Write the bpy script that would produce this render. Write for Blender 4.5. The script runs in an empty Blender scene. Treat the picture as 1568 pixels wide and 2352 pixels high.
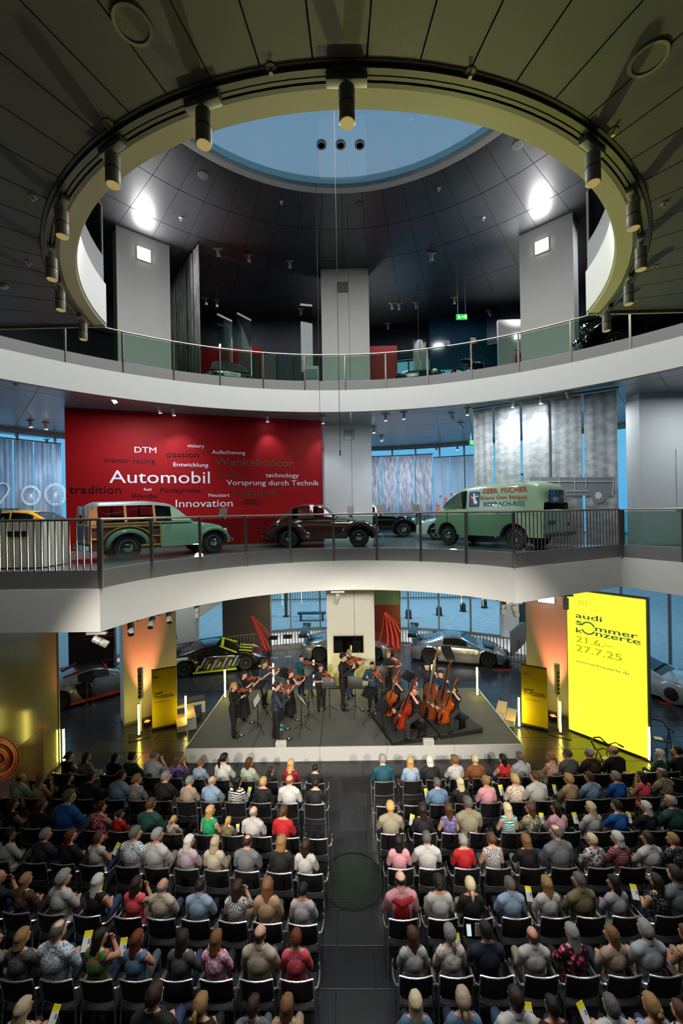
import bpy, bmesh, math, random
import numpy as np
from mathutils import Vector, Matrix, Euler, noise
from mathutils.geometry import tessellate_polygon
from math import sin, cos, pi, radians as R
rnd = random.Random(7)
SC = bpy.context.scene
COL = SC.collection
# ------------------------------------------------------------------ camera
F = 914.7                      # 14 mm lens on a 24 x 36 mm frame, in pixels of 1568 x 2352
EYE = 7.2
ROLL, YAW = R(1.0), math.atan(14 / F)
cam_d = bpy.data.cameras.new('camera'); cam = bpy.data.objects.new('camera', cam_d); COL.objects.link(cam)
cam_d.sensor_fit = 'VERTICAL'; cam_d.sensor_height = 36; cam_d.lens = 36 * F / 2352; cam_d.clip_start = 0.05; cam_d.clip_end = 300
CR = Matrix.Rotation(YAW, 3, 'Z') @ Matrix.Rotation(R(90), 3, 'X') @ Matrix.Rotation(-ROLL, 3, 'Z')
cam.matrix_world = Matrix.Translation((0, 0, EYE)) @ CR.to_4x4()
SC.camera = cam
EYEV = Vector((0, 0, EYE))
def ray(px, py):
    return CR @ Vector(((px - 784) / F, -(py - 1176) / F, -1))
def on_z(px, py, z):           # the point of the level plane z seen at a pixel
    d = ray(px, py); return EYEV + d * ((z - EYE) / d.z)
def on_y(px, py, y):
    d = ray(px, py); return EYEV + d * (y / d.y)
def on_plane(px, py, p, n):
    d = ray(px, py); return EYEV + d * ((p - EYEV).dot(n) / d.dot(n))
# ------------------------------------------------------------------ world, exposure
def lin(c):
    if isinstance(c, str):
        c = tuple(int(c[i:i + 2], 16) for i in (0, 2, 4))
    return tuple(((v / 255) / 12.92 if v / 255 <= .04045 else ((v / 255 + .055) / 1.055) ** 2.4) for v in c)
w = bpy.data.worlds.new('dusk_sky'); SC.world = w; w.use_nodes = True
nt = w.node_tree; nt.nodes.clear()
wo = nt.nodes.new('ShaderNodeOutputWorld'); bg = nt.nodes.new('ShaderNodeBackground'); tc = nt.nodes.new('ShaderNodeTexCoord')
sp = nt.nodes.new('ShaderNodeSeparateXYZ'); rp = nt.nodes.new('ShaderNodeValToRGB')
nt.links.new(tc.outputs['Generated'], sp.inputs[0]); nt.links.new(sp.outputs['Z'], rp.inputs[0])
nt.links.new(rp.outputs[0], bg.inputs[0]); nt.links.new(bg.outputs[0], wo.inputs[0])
cr = rp.color_ramp
cr.elements[0].position = 0.0; cr.elements[0].color = (*lin((96, 172, 210)), 1)
cr.elements[1].position = 0.78; cr.elements[1].color = (*lin((90, 120, 142)), 1)
for p_, c_ in ((.3, (130, 184, 206)), (.6, (126, 150, 164))):
    e = cr.elements.new(p_); e.color = (*lin(c_), 1)
bg.inputs[1].default_value = 1.35
vs = SC.view_settings
vs.view_transform = 'Standard'; vs.look = 'None'; vs.gamma = 1; vs.use_curve_mapping = False; vs.exposure = 0.28
cy = SC.cycles
cy.max_bounces = 6; cy.diffuse_bounces = 3; cy.glossy_bounces = 3; cy.transmission_bounces = 4; cy.transparent_max_bounces = 12
cy.caustics_reflective = False; cy.caustics_refractive = False; cy.use_light_tree = True; cy.sample_clamp_indirect = 4
# ------------------------------------------------------------------ lights of the building and added fill lights
def light(kind, loc, energy, color=(1, 1, 1), aim=None, size=.3, size_y=None, spot=60, blend=.6, name='lamp'):
    d = bpy.data.lights.new(name, kind); d.energy = energy; d.color = color
    o = bpy.data.objects.new(name, d); o.location = loc; COL.objects.link(o)
    if kind == 'AREA':
        d.size = size
        if size_y: d.shape = 'RECTANGLE'; d.size_y = size_y
    elif kind == 'SPOT':
        d.spot_size = R(spot); d.spot_blend = blend; d.shadow_soft_size = size
    else: d.shadow_soft_size = size
    if aim is not None:
        o.rotation_euler = (Vector(aim) - Vector(loc)).to_track_quat('-Z', 'Y').to_euler()
    return o
WARM, NEUT, COOL = (1, .9, .76), (1, .98, .95), (.84, .92, 1)
# concert lighting: projectors on the near gallery, left and right of the camera
for x, e in ((-4.2, 2400), (-2.2, 2200), (2.2, 2200), (4.2, 2400)):
    light('SPOT', (x, -.4, 7.5), e, WARM, (x * .22, 13.2, .8), .1, spot=39.5, blend=.6)
# house light over the audience: added spots under the low ceiling around the void
for x, y, e in ((-4.6, 3.4, 150), (4.6, 3.4, 150), (-2.6, 1.6, 80), (2.6, 1.6, 80), (-6.5, 5.6, 130), (6.5, 5.6, 170)):
    light('SPOT', (x, y, 10.1), e, (1, .96, .9), (x * .8, y + 3.8, 0), .2, spot=84, blend=.9)
# upper hall
light('AREA', (0, 6.6, 17.1), 1200, NEUT, (0, 6.6, 0), 7)
for x in (-1, 1):
    light('AREA', (x * 5.6, 11.2, 14.6), 150, NEUT, (x * 3, 4, 10.5), .6)
    light('SPOT', (x * 5.7, 12.0, 14.6), 230, NEUT, (x * 5.6, 12.4, 17.1), .15, spot=96, blend=1)
# upper gallery: added fill lights and two lamps washing the ceiling behind the pillars
for x, y, e in ((-5.5, 17.5, 60), (-2.5, 17, 50), (2.5, 16.6, 60), (5.5, 17.5, 60), (9, 12.5, 70)):
    light('AREA', (x, y, 16.9), e, COOL, (x, y, 0), .5)
for x, y, z, e in ((.7, 17.5, 14.4, 170), (7.35, 16.4, 14.6, 220)):
    light('SPOT', (x, y, z), e, NEUT, (x, y + .3, 17.1), .1, spot=120, blend=1)
# first gallery ceiling; the last is added to brighten the pale right wall
for x, y, e in ((-9, 14, 190), (-5, 15.5, 110), (-10, 17, 190), (4, 16.8, 200), (2.5, 19, 200), (-6.6, 11.4, 200), (8.5, 14.5, 140), (0, 12.9, 170), (5.0, 12.0, 110), (10.5, 10.6, 90)):
    light('AREA', (x, y, 10.6), e, COOL, (x, y, 0), .7)
# added unseen fill spots at gallery floor level, to brighten the low ceiling
for x, e, c in ((-4.6, 480, (1, .97, .6)), (-1.2, 520, (1, .97, .55)), (3.2, 900, (.92, 1, .34))):
    light('SPOT', (x, 12.2, 6.12), e, c, (x * .8, 1.5, 10.35), .12, spot=64, blend=.9)
# light trough along the low wall under the ground floor windows
for a_ in range(-42, 43, 7):
    p_ = (15.75 * sin(R(a_)), 6 + 15.75 * cos(R(a_)), .06)
    light('AREA', p_, 6, (.86, .92, 1), (16.4 * sin(R(a_)), 6 + 16.4 * cos(R(a_)), .5), 1.7, .08)
# ground floor galleries behind the stage
for x, y, e in ((-8.5, 17.5, 60), (-3, 18.6, 70), (3.2, 18.6, 80), (8.6, 17.8, 70), (-11, 13, 35), (11.2, 13, 40)):
    light('AREA', (x, y, 5.2), e, COOL, (x, y, 0), .8)
# ------------------------------------------------------------------ materials
MATS = {}
def nodes(m):
    m.use_nodes = True; n = m.node_tree; return n, n.nodes['Principled BSDF']
def pbr(name, c, rough=.5, metal=0., spec=None, coat=0., bump=0., bscale=60., var=0., vscale=3., emit=0., sub=None, aniso=None):
    if name in MATS: return MATS[name]
    m = bpy.data.materials.new(name); n, b = nodes(m)
    col = lin(c) if (isinstance(c, str) or max(c) > 1) else c
    b.inputs['Base Color'].default_value = (*col, 1); b.inputs['Roughness'].default_value = rough; b.inputs['Metallic'].default_value = metal
    if spec is not None: b.inputs['Specular IOR Level'].default_value = spec
    if coat: b.inputs['Coat Weight'].default_value = coat; b.inputs['Coat Roughness'].default_value = .05
    if emit: b.inputs['Emission Color'].default_value = (*col, 1); b.inputs['Emission Strength'].default_value = emit
    if bump or var:
        t = n.nodes.new('ShaderNodeTexCoord')
        if bump:
            nz = n.nodes.new('ShaderNodeTexNoise'); nz.inputs['Scale'].default_value = bscale; nz.inputs['Detail'].default_value = 2
            bp = n.nodes.new('ShaderNodeBump'); bp.inputs['Strength'].default_value = bump; bp.inputs['Distance'].default_value = .01
            n.links.new(t.outputs['Object'], nz.inputs['Vector']); n.links.new(nz.outputs['Fac'], bp.inputs['Height']); n.links.new(bp.outputs[0], b.inputs['Normal'])
        if var:
            nz = n.nodes.new('ShaderNodeTexNoise'); nz.inputs['Scale'].default_value = vscale; nz.inputs['Detail'].default_value = 3
            mx = n.nodes.new('ShaderNodeMix'); mx.data_type = 'RGBA'
            mx.inputs[6].default_value = (*[v * (1 - var) for v in col], 1); mx.inputs[7].default_value = (*[min(1, v * (1 + var)) for v in col], 1)
            n.links.new(t.outputs['Object'], nz.inputs['Vector']); n.links.new(nz.outputs['Fac'], mx.inputs[0]); n.links.new(mx.outputs[2], b.inputs['Base Color'])
    MATS[name] = m; return m
def glow(name, c, s):
    if name in MATS: return MATS[name]
    m = bpy.data.materials.new(name); n, b = nodes(m)
    col = lin(c) if max(c) > 1 else c
    b.inputs['Base Color'].default_value = (*[v * .3 for v in col], 1)
    b.inputs['Emission Color'].default_value = (*col, 1); b.inputs['Emission Strength'].default_value = s
    MATS[name] = m; return m
def glass(name, tint=(200, 215, 210), gl=.1, rough=.02):
    if name in MATS: return MATS[name]
    m = bpy.data.materials.new(name); m.use_nodes = True; n = m.node_tree; n.nodes.clear()
    o = n.nodes.new('ShaderNodeOutputMaterial'); mx = n.nodes.new('ShaderNodeMixShader'); tr = n.nodes.new('ShaderNodeBsdfTransparent'); g = n.nodes.new('ShaderNodeBsdfGlossy')
    fr = n.nodes.new('ShaderNodeFresnel'); fr.inputs[0].default_value = 1.25 + gl
    tr.inputs[0].default_value = (*lin(tint), 1); g.inputs['Roughness'].default_value = rough
    n.links.new(fr.outputs[0], mx.inputs[0]); n.links.new(tr.outputs[0], mx.inputs[1]); n.links.new(g.outputs[0], mx.inputs[2]); n.links.new(mx.outputs[0], o.inputs[0])
    MATS[name] = m; return m
def screen_cloth(name, c, c2, scale, tl=.45, see=.12, vertical=True):
    """thin printed gauze: lets light through, carries a soft grey print"""
    if name in MATS: return MATS[name]
    m = bpy.data.materials.new(name); m.use_nodes = True; n = m.node_tree; n.nodes.clear(); L = n.links
    o = n.nodes.new('ShaderNodeOutputMaterial'); df = n.nodes.new('ShaderNodeBsdfDiffuse'); tl_ = n.nodes.new('ShaderNodeBsdfTranslucent'); tr = n.nodes.new('ShaderNodeBsdfTransparent')
    m1 = n.nodes.new('ShaderNodeMixShader'); m2 = n.nodes.new('ShaderNodeMixShader'); m1.inputs[0].default_value = tl; m2.inputs[0].default_value = see
    t = n.nodes.new('ShaderNodeTexCoord'); mp = n.nodes.new('ShaderNodeMapping'); nz = n.nodes.new('ShaderNodeTexNoise'); rp = n.nodes.new('ShaderNodeValToRGB')
    mp.inputs['Scale'].default_value = (scale, scale, scale * (.22 if vertical else 1.6)); nz.inputs['Detail'].default_value = 5
    rp.color_ramp.elements[0].position = .36; rp.color_ramp.elements[1].position = .62
    rp.color_ramp.elements[0].color = (*lin(c2), 1); rp.color_ramp.elements[1].color = (*lin(c), 1)
    L.new(t.outputs['Object'], mp.inputs[0]); L.new(mp.outputs[0], nz.inputs['Vector']); L.new(nz.outputs['Fac'], rp.inputs[0])
    L.new(rp.outputs[0], df.inputs[0]); L.new(rp.outputs[0], tl_.inputs[0])
    L.new(df.outputs[0], m1.inputs[1]); L.new(tl_.outputs[0], m1.inputs[2]); L.new(m1.outputs[0], m2.inputs[1]); L.new(tr.outputs[0], m2.inputs[2]); L.new(m2.outputs[0], o.inputs[0])
    MATS[name] = m; return m
WHITE = pbr('white_plaster', (205, 207, 204), .6, var=.03)
PLATE = pbr('grey_metal_panel', (118, 119, 118), .45, .2)
STEEL = pbr('brushed_steel', (170, 168, 162), .28, 1)
DSTEEL = pbr('dark_steel', (70, 70, 70), .35, 1)
CHROME = pbr('chrome', (215, 217, 220), .08, 1)
BLACK = pbr('black_plastic', (14, 14, 15), .45)
RUBBER = pbr('rubber', (15, 15, 16), .75)
GLASS = glass('railing_glass', (206, 222, 214))
PANE = glass('window_glass', (216, 232, 240))
# ------------------------------------------------------------------ mesh kit
class MB:
    def __init__(s): s.v = []; s.f = []; s.m = []
    def add(s, vs, fs, mi=0):
        b = len(s.v); s.v += [tuple(p) for p in vs]; s.f += [tuple(i + b for i in q) for q in fs]; s.m += [mi] * len(fs); return s
    def box(s, c, d, mi=0, rz=0, M=None):
        x, y, z = (k / 2 for k in d); q = [Vector((a * x, b * y, e * z)) for a in (-1, 1) for b in (-1, 1) for e in (-1, 1)]
        if M is None: M = Matrix.Rotation(rz, 3, 'Z')
        c = Vector(c)
        return s.add([M @ p + c for p in q], [(0, 1, 3, 2), (4, 6, 7, 5), (0, 4, 5, 1), (2, 3, 7, 6), (0, 2, 6, 4), (1, 5, 7, 3)], mi)
    def bbox(s, c, d, b=.01, mi=0, rz=0, M=None):        # box with bevelled edges
        x, y, z = (k / 2 for k in d); b = min(b, x * .9, y * .9, z * .9)
        bm = bmesh.new(); bmesh.ops.create_cube(bm, size=1); bmesh.ops.scale(bm, vec=d, verts=bm.verts)
        bmesh.ops.bevel(bm, geom=bm.edges[:], offset=b, segments=2, affect='EDGES', profile=.6)
        if M is None: M = Matrix.Rotation(rz, 3, 'Z')
        bm.verts.index_update(); c = Vector(c)
        s.add([M @ v.co + c for v in bm.verts], [tuple(v.index for v in f.verts) for f in bm.faces], mi); bm.free(); return s
    def tube(s, pts, r, n=8, mi=0, closed=False, caps=True):
        pts = [Vector(p) for p in pts]; k = len(pts); rr = r if isinstance(r, (list, tuple)) else [r] * k; b = len(s.v)
        up = None
        for i, p in enumerate(pts):
            t = (pts[(i + 1) % k] - pts[i - 1]) if closed else (pts[min(i + 1, k - 1)] - pts[max(i - 1, 0)])
            t.normalize()
            if up is None: up = t.orthogonal().normalized()
            up = up - t * up.dot(t)
            up = up.normalized() if up.length > 1e-6 else t.orthogonal().normalized()
            sd = t.cross(up)
            s.v += [tuple(p + (up * cos(2 * pi * j / n) + sd * sin(2 * pi * j / n)) * rr[i]) for j in range(n)]
        for i in range(k if closed else k - 1):
            a, c = b + i * n, b + ((i + 1) % k) * n
            for j in range(n): s.f.append((a + j, a + (j + 1) % n, c + (j + 1) % n, c + j)); s.m.append(mi)
        if caps and not closed:
            s.f += [tuple(b + j for j in reversed(range(n))), tuple(b + (k - 1) * n + j for j in range(n))]; s.m += [mi, mi]
        return s
    def lathe(s, prof, n=16, mi=0, M=None, c=(0, 0, 0)):   # profile (r, z) about local z
        b = len(s.v); c = Vector(c)
        for r, z in prof:
            for j in range(n):
                p = Vector((r * cos(2 * pi * j / n), r * sin(2 * pi * j / n), z)); s.v.append(tuple((M @ p if M else p) + c))
        for i in range(len(prof) - 1):
            for j in range(n):
                a = b + i * n; s.f.append((a + j, a + (j + 1) % n, a + n + (j + 1) % n, a + n + j)); s.m.append(mi)
        s.f += [tuple(b + j for j in reversed(range(n))), tuple(b + (len(prof) - 1) * n + j for j in range(n))]; s.m += [mi, mi]
        return s
    def ball(s, c, r, n=12, k=8, mi=0, M=None):
        r = (r, r, r) if not isinstance(r, (tuple, list)) else r; c = Vector(c); b = len(s.v)
        s.v.append(tuple((M @ Vector((0, 0, -r[2])) if M else Vector((0, 0, -r[2]))) + c))
        for i in range(1, k):
            a = -pi / 2 + pi * i / k
            for j in range(n):
                p = Vector((r[0] * cos(a) * cos(2 * pi * j / n), r[1] * cos(a) * sin(2 * pi * j / n), r[2] * sin(a))); s.v.append(tuple((M @ p if M else p) + c))
        s.v.append(tuple((M @ Vector((0, 0, r[2])) if M else Vector((0, 0, r[2]))) + c)); top = len(s.v) - 1
        for j in range(n): s.f.append((b, b + 1 + (j + 1) % n, b + 1 + j)); s.m.append(mi)
        for i in range(k - 2):
            for j in range(n):
                a = b + 1 + i * n; s.f.append((a + j, a + (j + 1) % n, a + n + (j + 1) % n, a + n + j)); s.m.append(mi)
        a = b + 1 + (k - 2) * n
        for j in range(n): s.f.append((a + j, a + (j + 1) % n, top)); s.m.append(mi)
        return s
    def prism(s, poly, z0, z1, mi=0, M=None, c=(0, 0, 0)):
        k = len(poly); c = Vector(c); q = [Vector((x, y, z0)) for x, y in poly] + [Vector((x, y, z1)) for x, y in poly]
        return s.add([(M @ p if M else p) + c for p in q], [tuple(reversed(range(k))), tuple(range(k, 2 * k))] + [(i, (i + 1) % k, k + (i + 1) % k, k + i) for i in range(k)], mi)
    def mesh(s, name, mats, smooth=True, tri=False):
        m = bpy.data.meshes.new(name); m.from_pydata(s.v, [], s.f)
        for a in (mats if isinstance(mats, (list, tuple)) else [mats]): m.materials.append(a)
        if len(m.materials) > 1: m.polygons.foreach_set('material_index', s.m)
        if smooth:
            m.polygons.foreach_set('use_smooth', [True] * len(m.polygons))
            m.set_sharp_from_angle(angle=R(38))
        m.update(); return m
def put(name, mesh, parent=None, loc=None, rz=None, mat=None):
    o = bpy.data.objects.new(name, mesh); COL.objects.link(o)
    if parent is not None: o.parent = parent
    if loc is not None: o.location = loc
    if rz is not None: o.rotation_euler = (0, 0, rz)
    return o
def mk(name, mb, mats, parent=None, loc=None, rz=None, smooth=True, **kw):
    o = put(name, mb.mesh(name, mats, smooth), parent, loc, rz)
    if kw: tag(o, **kw)
    return o
def tag(o, label=None, cat=None, group=None, kind=None):
    for k, v in (('label', label), ('category', cat), ('group', group), ('kind', kind)):
        if v: o[k] = v
    return o
def empty(name, loc=(0, 0, 0), rz=0, **kw):
    o = bpy.data.objects.new(name, None); o.empty_display_size = .1; o.location = loc; o.rotation_euler = (0, 0, rz); COL.objects.link(o)
    return tag(o, **kw)
def kids(o): return [c for c in KID.get(o.name, ())]
KID = {}
def index_children():
    KID.clear()
    for o in bpy.data.objects:
        if o.parent: KID.setdefault(o.parent.name, []).append(o)
def dup(o, parent=None):
    c = o.copy(); COL.objects.link(c)
    if parent is not None: c.parent = parent
    for ch in KID.get(o.name, ()): dup(ch, c)
    return c
# temporary scene used to evaluate modifiers and letters
TMP = bpy.data.scenes.new('workbench')
def bake(obj):
    TMP.collection.objects.link(obj); vl = TMP.view_layers[0]; vl.update()
    dg = vl.depsgraph; me = bpy.data.meshes.new_from_object(obj.evaluated_get(dg), preserve_all_data_layers=False, depsgraph=dg)
    d = obj.data; bpy.data.objects.remove(obj)
    (bpy.data.meshes if isinstance(d, bpy.types.Mesh) else bpy.data.curves).remove(d)
    return me
TXT = {}
def text_mesh(s, depth=.004, bold=0., space=1.):
    key = (s, depth, bold, space)
    if key not in TXT:
        c = bpy.data.curves.new('letters', 'FONT'); c.body = s; c.size = 1; c.extrude = 0; c.resolution_u = 3; c.offset = bold; c.space_character = space
        me = bake(bpy.data.objects.new('letters', c))
        TXT[key] = me
    return TXT[key].copy()
def lettering(name, s, mat, parent, origin, ux, uy, size, depth=.004, wide=1., bold=0., space=1., kids_ok=True):
    """flat letters on a plane: origin is the left end of the base line, ux along it, uy up"""
    me = text_mesh(s, depth, bold, space); ux = Vector(ux).normalized(); uy = Vector(uy).normalized(); uz = ux.cross(uy)
    M = Matrix((( *[a for a in (ux.x, uy.x, uz.x)], 0), (ux.y, uy.y, uz.y, 0), (ux.z, uy.z, uz.z, 0), (0, 0, 0, 1)))
    me.transform(Matrix.Translation(origin) @ M @ Matrix.Diagonal((size * wide, size, size, 1)))
    me.materials.clear(); me.materials.append(mat)
    o = put(name, me, parent); return o
def arc(c, r, a0, a1, n):       # angles in degrees measured from +y towards +x
    return [Vector((c[0] + r * sin(R(a0 + (a1 - a0) * i / n)), c[1] + r * cos(R(a0 + (a1 - a0) * i / n)), 0)) for i in range(n + 1)]
# ================================================================== THE SETTING
L1, L1B, L2, L2B, C1, C2 = 6.03, 5.34, 11.03, 10.35, 10.75, 17.15   # floor levels, fascia bottoms, ceilings
def struct(name, mb, m, parent=None, smooth=True):
    o = mk(name, mb, m, parent, smooth=smooth)
    if parent is None: o['kind'] = 'structure'
    return o
def slab(name, poly, z0, z1, m, parent=None):
    q = [Vector((p[0], p[1], 0)) for p in poly]; k = len(q); tri = tessellate_polygon([q]); mb = MB()
    fs = []
    for t in tri:
        a, b, c = (q[i] for i in t)
        fs.append(t if (b - a).cross(c - a).z > 0 else (t[0], t[2], t[1]))
    ccw = sum(q[i].x * q[(i + 1) % k].y - q[(i + 1) % k].x * q[i].y for i in range(k)) > 0
    side = [(i, (i + 1) % k, k + (i + 1) % k, k + i) for i in range(k)]
    mb.add([(p.x, p.y, z0) for p in q] + [(p.x, p.y, z1) for p in q], [tuple(reversed(t)) for t in fs] + [tuple(i + k for i in t) for t in fs] + (side if ccw else [tuple(reversed(f)) for f in side]))
    o = mk(name, mb, m, parent, smooth=False)
    if parent is None: o['kind'] = 'structure'
    return o
def band(path, z0, z1, t, mb=None, mi=0, closed=False):
    """upright strip of thickness t along a level path"""
    mb = mb or MB(); k = len(path); b = len(mb.v); nr = []
    for i in range(k):
        a = path[max(i - 1, 0)]; c = path[min(i + 1, k - 1)]; d = Vector((c[0] - a[0], c[1] - a[1])).normalized(); nr.append((-d.y, d.x))
    for i, p in enumerate(path):
        for (q, z) in ((0, z0), (0, z1), (t, z1), (t, z0)):
            mb.v.append((p[0] + nr[i][0] * q, p[1] + nr[i][1] * q, z))
    for i in range(k - 1):
        a = b + 4 * i
        for j in range(4): mb.f.append((a + j, a + 4 + j, a + 4 + (j + 1) % 4, a + (j + 1) % 4)); mb.m.append(mi)
    mb.f += [(b, b + 1, b + 2, b + 3), (b + 4 * k - 1, b + 4 * k - 2, b + 4 * k - 3, b + 4 * k - 4)]; mb.m += [mi, mi]
    return mb
# ---------------- ground floor of large dark stone tiles
TILE = pbr('dark_stone_tile', (42, 44, 49), .2, spec=.5, var=.18, vscale=1.2, bump=.02, bscale=180)
TILE2 = pbr('dark_stone_tile_worn', (48, 50, 54), .24, spec=.5, var=.18, vscale=1.6, bump=.02, bscale=180)
JOINT = pbr('tile_joint', (24, 24, 25), .8)
floor = struct('floor', MB().box((0, 8, -.11), (40, 40, .2)), JOINT)
tw, td = 1.2, .6
tm = [MB().bbox((0, 0, -.003), (tw - .012, td - .012, .014), .004).mesh('tile', m_, False) for m_ in (TILE, TILE2)]
cells = []
for i in range(-13, 13):
    for j in range(4, 38):
        x, y = (i + .5) * tw + .3 + (.6 if j % 2 else 0), (j + .5) * td
        if math.hypot(x, y - 6) > 16.2 or abs(x) > y * .95 + .5 or (-4.3 < x < 4.6 and 12 < y < 15): continue
        key = 0 if (abs(x) < 1.2 and y < 12) else 1 if (abs(x) > 4.3 and y > 9.5) else 2 if y > 15 else 3
        cells.append((key, y, x))
cells.sort(); rest = MB()
for k, (key, y, x) in enumerate(cells):
    if k < 290: put('tile', tm[rnd.random() < .35], floor, (x, y, 0))
    else: rest.box((x, y, -.003), (tw - .012, td - .012, .014))
mk('tile_field', rest, TILE, floor, smooth=False, kind='stuff')
# round floor plates
def floor_plate(c, r, name, label):
    t = empty(name, (c[0], c[1], 0), label=label, cat='floor plate')
    mk('rim', MB().lathe([(r, .001), (r, .012), (r - .035, .014), (r - .035, .001)], 40), DSTEEL, t)
    g = MB(); n = int(r * 2 / .055)
    for i in range(-n // 2, n // 2 + 1):
        s_ = i * .055; h = math.sqrt(max(0, (r - .04) ** 2 - s_ * s_))
        if h > .03: g.box((s_, 0, .008), (.008, 2 * h, .008)); g.box((0, s_, .008), (2 * h, .008, .008))
    o = mk('grate', g, pbr('dark_green_grate', (40, 62, 44), .5, .3), t); o['kind'] = 'stuff'
    mk('plate', MB().lathe([(r - .03, .001), (r - .03, .005)], 40), pbr('grate_bed', (16, 24, 18), .7), t)
pc = on_z(810, 2021, 0); floor_plate(pc, .62, 'floor_grate', 'round dark green grated plate let into the aisle floor')
pc = on_z(306, 2334, 0); floor_plate(pc, .3, 'floor_vent', 'small round floor vent under the last seats of the left block')
# ---------------- first gallery slab
c1, r1 = (0, 5.4), 4.12
a1 = arc(c1, r1, -76.5, 52.5, 28)
edge1 = [Vector((-16, 6.42, 0)), Vector((-9, 6.4, 0))] + a1 + [Vector((6.4, 9.45, 0)), Vector((6.95, 8.3, 0)), Vector((8.2, 6.4, 0)), Vector((16, 5.2, 0))]
outer = arc((0, 6), 16.45, 91.5, -88.5, 60)
GALFLOOR = pbr('gallery_floor', (92, 95, 100), .22, var=.06, vscale=.7)
slab('floor_gallery', [tuple(p) for p in edge1] + [tuple(p) for p in outer], L1B + .03, L1, GALFLOOR)
mk('trim_1', band(edge1, L1B, L1 + .002, -.02), WHITE)['kind'] = 'structure'
slab('ceiling_ground', [tuple(p) for p in edge1] + [tuple(p) for p in outer], L1B + .004, L1B + .02, WHITE)
# ---------------- second gallery slab
c2, r2 = (0, 2.4), 10.15
a2 = arc(c2, r2, -66, 62, 44)
outer2 = arc((0, 6), 16.45, 88, -88, 60)
slab('floor_upper_gallery', [tuple(p) for p in a2] + [tuple(p) for p in outer2], C1 + .03, L2, pbr('upper_floor', (70, 72, 75), .3))
mk('trim_2', band(a2, L2B, L2 + .002, -.03), WHITE)['kind'] = 'structure'
mk('trim_3', band(arc(c2, r2 + .06, -66, 62, 44), L2B + .06, C1 + .04, .3), PLATE)['kind'] = 'structure'
def panels(parent, c, rings, a0, a1_, step, z, m, keep=None, gap=.012, thick=.03, stagger=0, ms=None):
    for k in range(len(rings) - 1):
        ra, rb = rings[k], rings[k + 1]; n = round((a1_ - a0) / step)
        da = (a1_ - a0) / n
        for i in range(n):
            aa = a0 + da * i; am = aa + da / 2; rm = (ra + rb) / 2
            if keep and not keep(c[0] + rm * sin(R(am)), c[1] + rm * cos(R(am))): continue
            mb = MB(); q = []
            for r_ in (ra + gap, rb - gap):
                g_ = math.degrees(gap / 2 / r_)
                for s_ in (0, .5, 1):
                    a_ = R(aa + g_ + (da - 2 * g_) * s_); q.append((c[0] + r_ * sin(a_), c[1] + r_ * cos(a_)))
            lo = [(x, y, z) for x, y in q]; hi = [(x, y, z + thick) for x, y in q]
            mb.add(lo + hi, [(0, 1, 4, 3), (1, 2, 5, 4), (6, 9, 10, 7), (7, 10, 11, 8), (0, 6, 7, 1), (1, 7, 8, 2), (3, 4, 10, 9), (4, 5, 11, 10), (0, 3, 9, 6), (2, 8, 11, 5)])
            o = put('panel', mb.mesh('panel', m, False), parent)
GALCEIL = pbr('gallery_ceiling_panel', (136, 138, 142), .32, .2, var=.05)
g1 = slab('ceiling_gallery', [tuple(p) for p in arc(c2, r2 + .1, -66, 62, 44)] + [tuple(p) for p in outer2], C1 + .035, C1 + .06, pbr('ceiling_void', (30, 30, 32), .9))
panels(g1, c2, [10.4, 12.4, 14.6, 17.2, 20.3], -60, 60, 5, C1, GALCEIL, keep=lambda x, y: math.hypot(x, y - 6) < 17.2)
# ---------------- near slab with the round opening
c3, r3 = (0, 7.12), 4.0
YE = 6.54
ring_a = math.degrees(math.acos((YE - c3[1]) / r3))           # angle from +y of the ends of the opening
ringp = arc(c3, r3, ring_a, 360 - ring_a, 60)
near_poly = [(16.3, YE)] + [tuple(p) for p in ringp] + [(-16.3, YE)] + [tuple(p) for p in arc((0, 6), 16.4, -88, -272, 40)]
NEARCEIL = pbr('perforated_ceiling_panel', (98, 97, 88), .5, .25, bump=.25, bscale=420)
near = slab('ceiling_near', near_poly, L2B + .06, L2, pbr('ceiling_void', (30, 30, 32), .9))
CREAM = pbr('cream_lip', (214, 206, 172), .45)
mk('ring_lip', band(arc(c3, r3 + .16, 360 - ring_a, ring_a, 72), L2B, L2B + .07, .16), CREAM, near)
mk('ring_fascia', band(ringp, L2B + .04, L2 + .01, -.02), WHITE, near)
tr = MB(); aw = 1.2
for ra, rb, z in ((r3 + .165, r3 + .20, L2B - .005), (r3 + .215, r3 + .24, L2B + .0), (r3 + .255, r3 + .30, L2B - .005)):
    band(arc(c3, rb, 360 - ring_a + aw, ring_a - aw, 72), z, z + .06, rb - ra, tr)
mk('lighting_track', tr, pbr('track_steel', (126, 124, 104), .35, .4), near)
mk('track_bed', band(arc(c3, r3 + .335, 360 - ring_a, ring_a, 72), L2B + .02, L2B + .07, .175), pbr('track_bed', (92, 92, 80), .35, .5), near)
panels(near, c3, [4.33, 11.5, 19], 97.5, 262.5, 5, L2B + .02, NEARCEIL, keep=lambda x, y: y > -6)
for s_ in (1, -1):                                             # the last panels beside the straight edges
    q = [(s_ * (4.05), YE - .02), (s_ * 15.5, YE - .02), (s_ * 15.5, 5.65), (s_ * 4.25, 6.6 - .13)]
    for k in range(1):
        a_ = R(97.5); pts = [(s_ * 4.33 * sin(a_), c3[1] + 4.33 * cos(a_) - .004), (s_ * 15.4, c3[1] + 15.4 / math.tan(a_) - .01), (s_ * 15.4, YE - .01), (s_ * 4.31, YE - .01)]
        pts = [p_ for p_ in pts]
        if s_ < 0: pts = pts[::-1]
        put('panel', MB().prism([(p_[0], p_[1]) for p_ in pts], L2B + .02, L2B + .05).mesh('panel', NEARCEIL, False), near)
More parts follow.
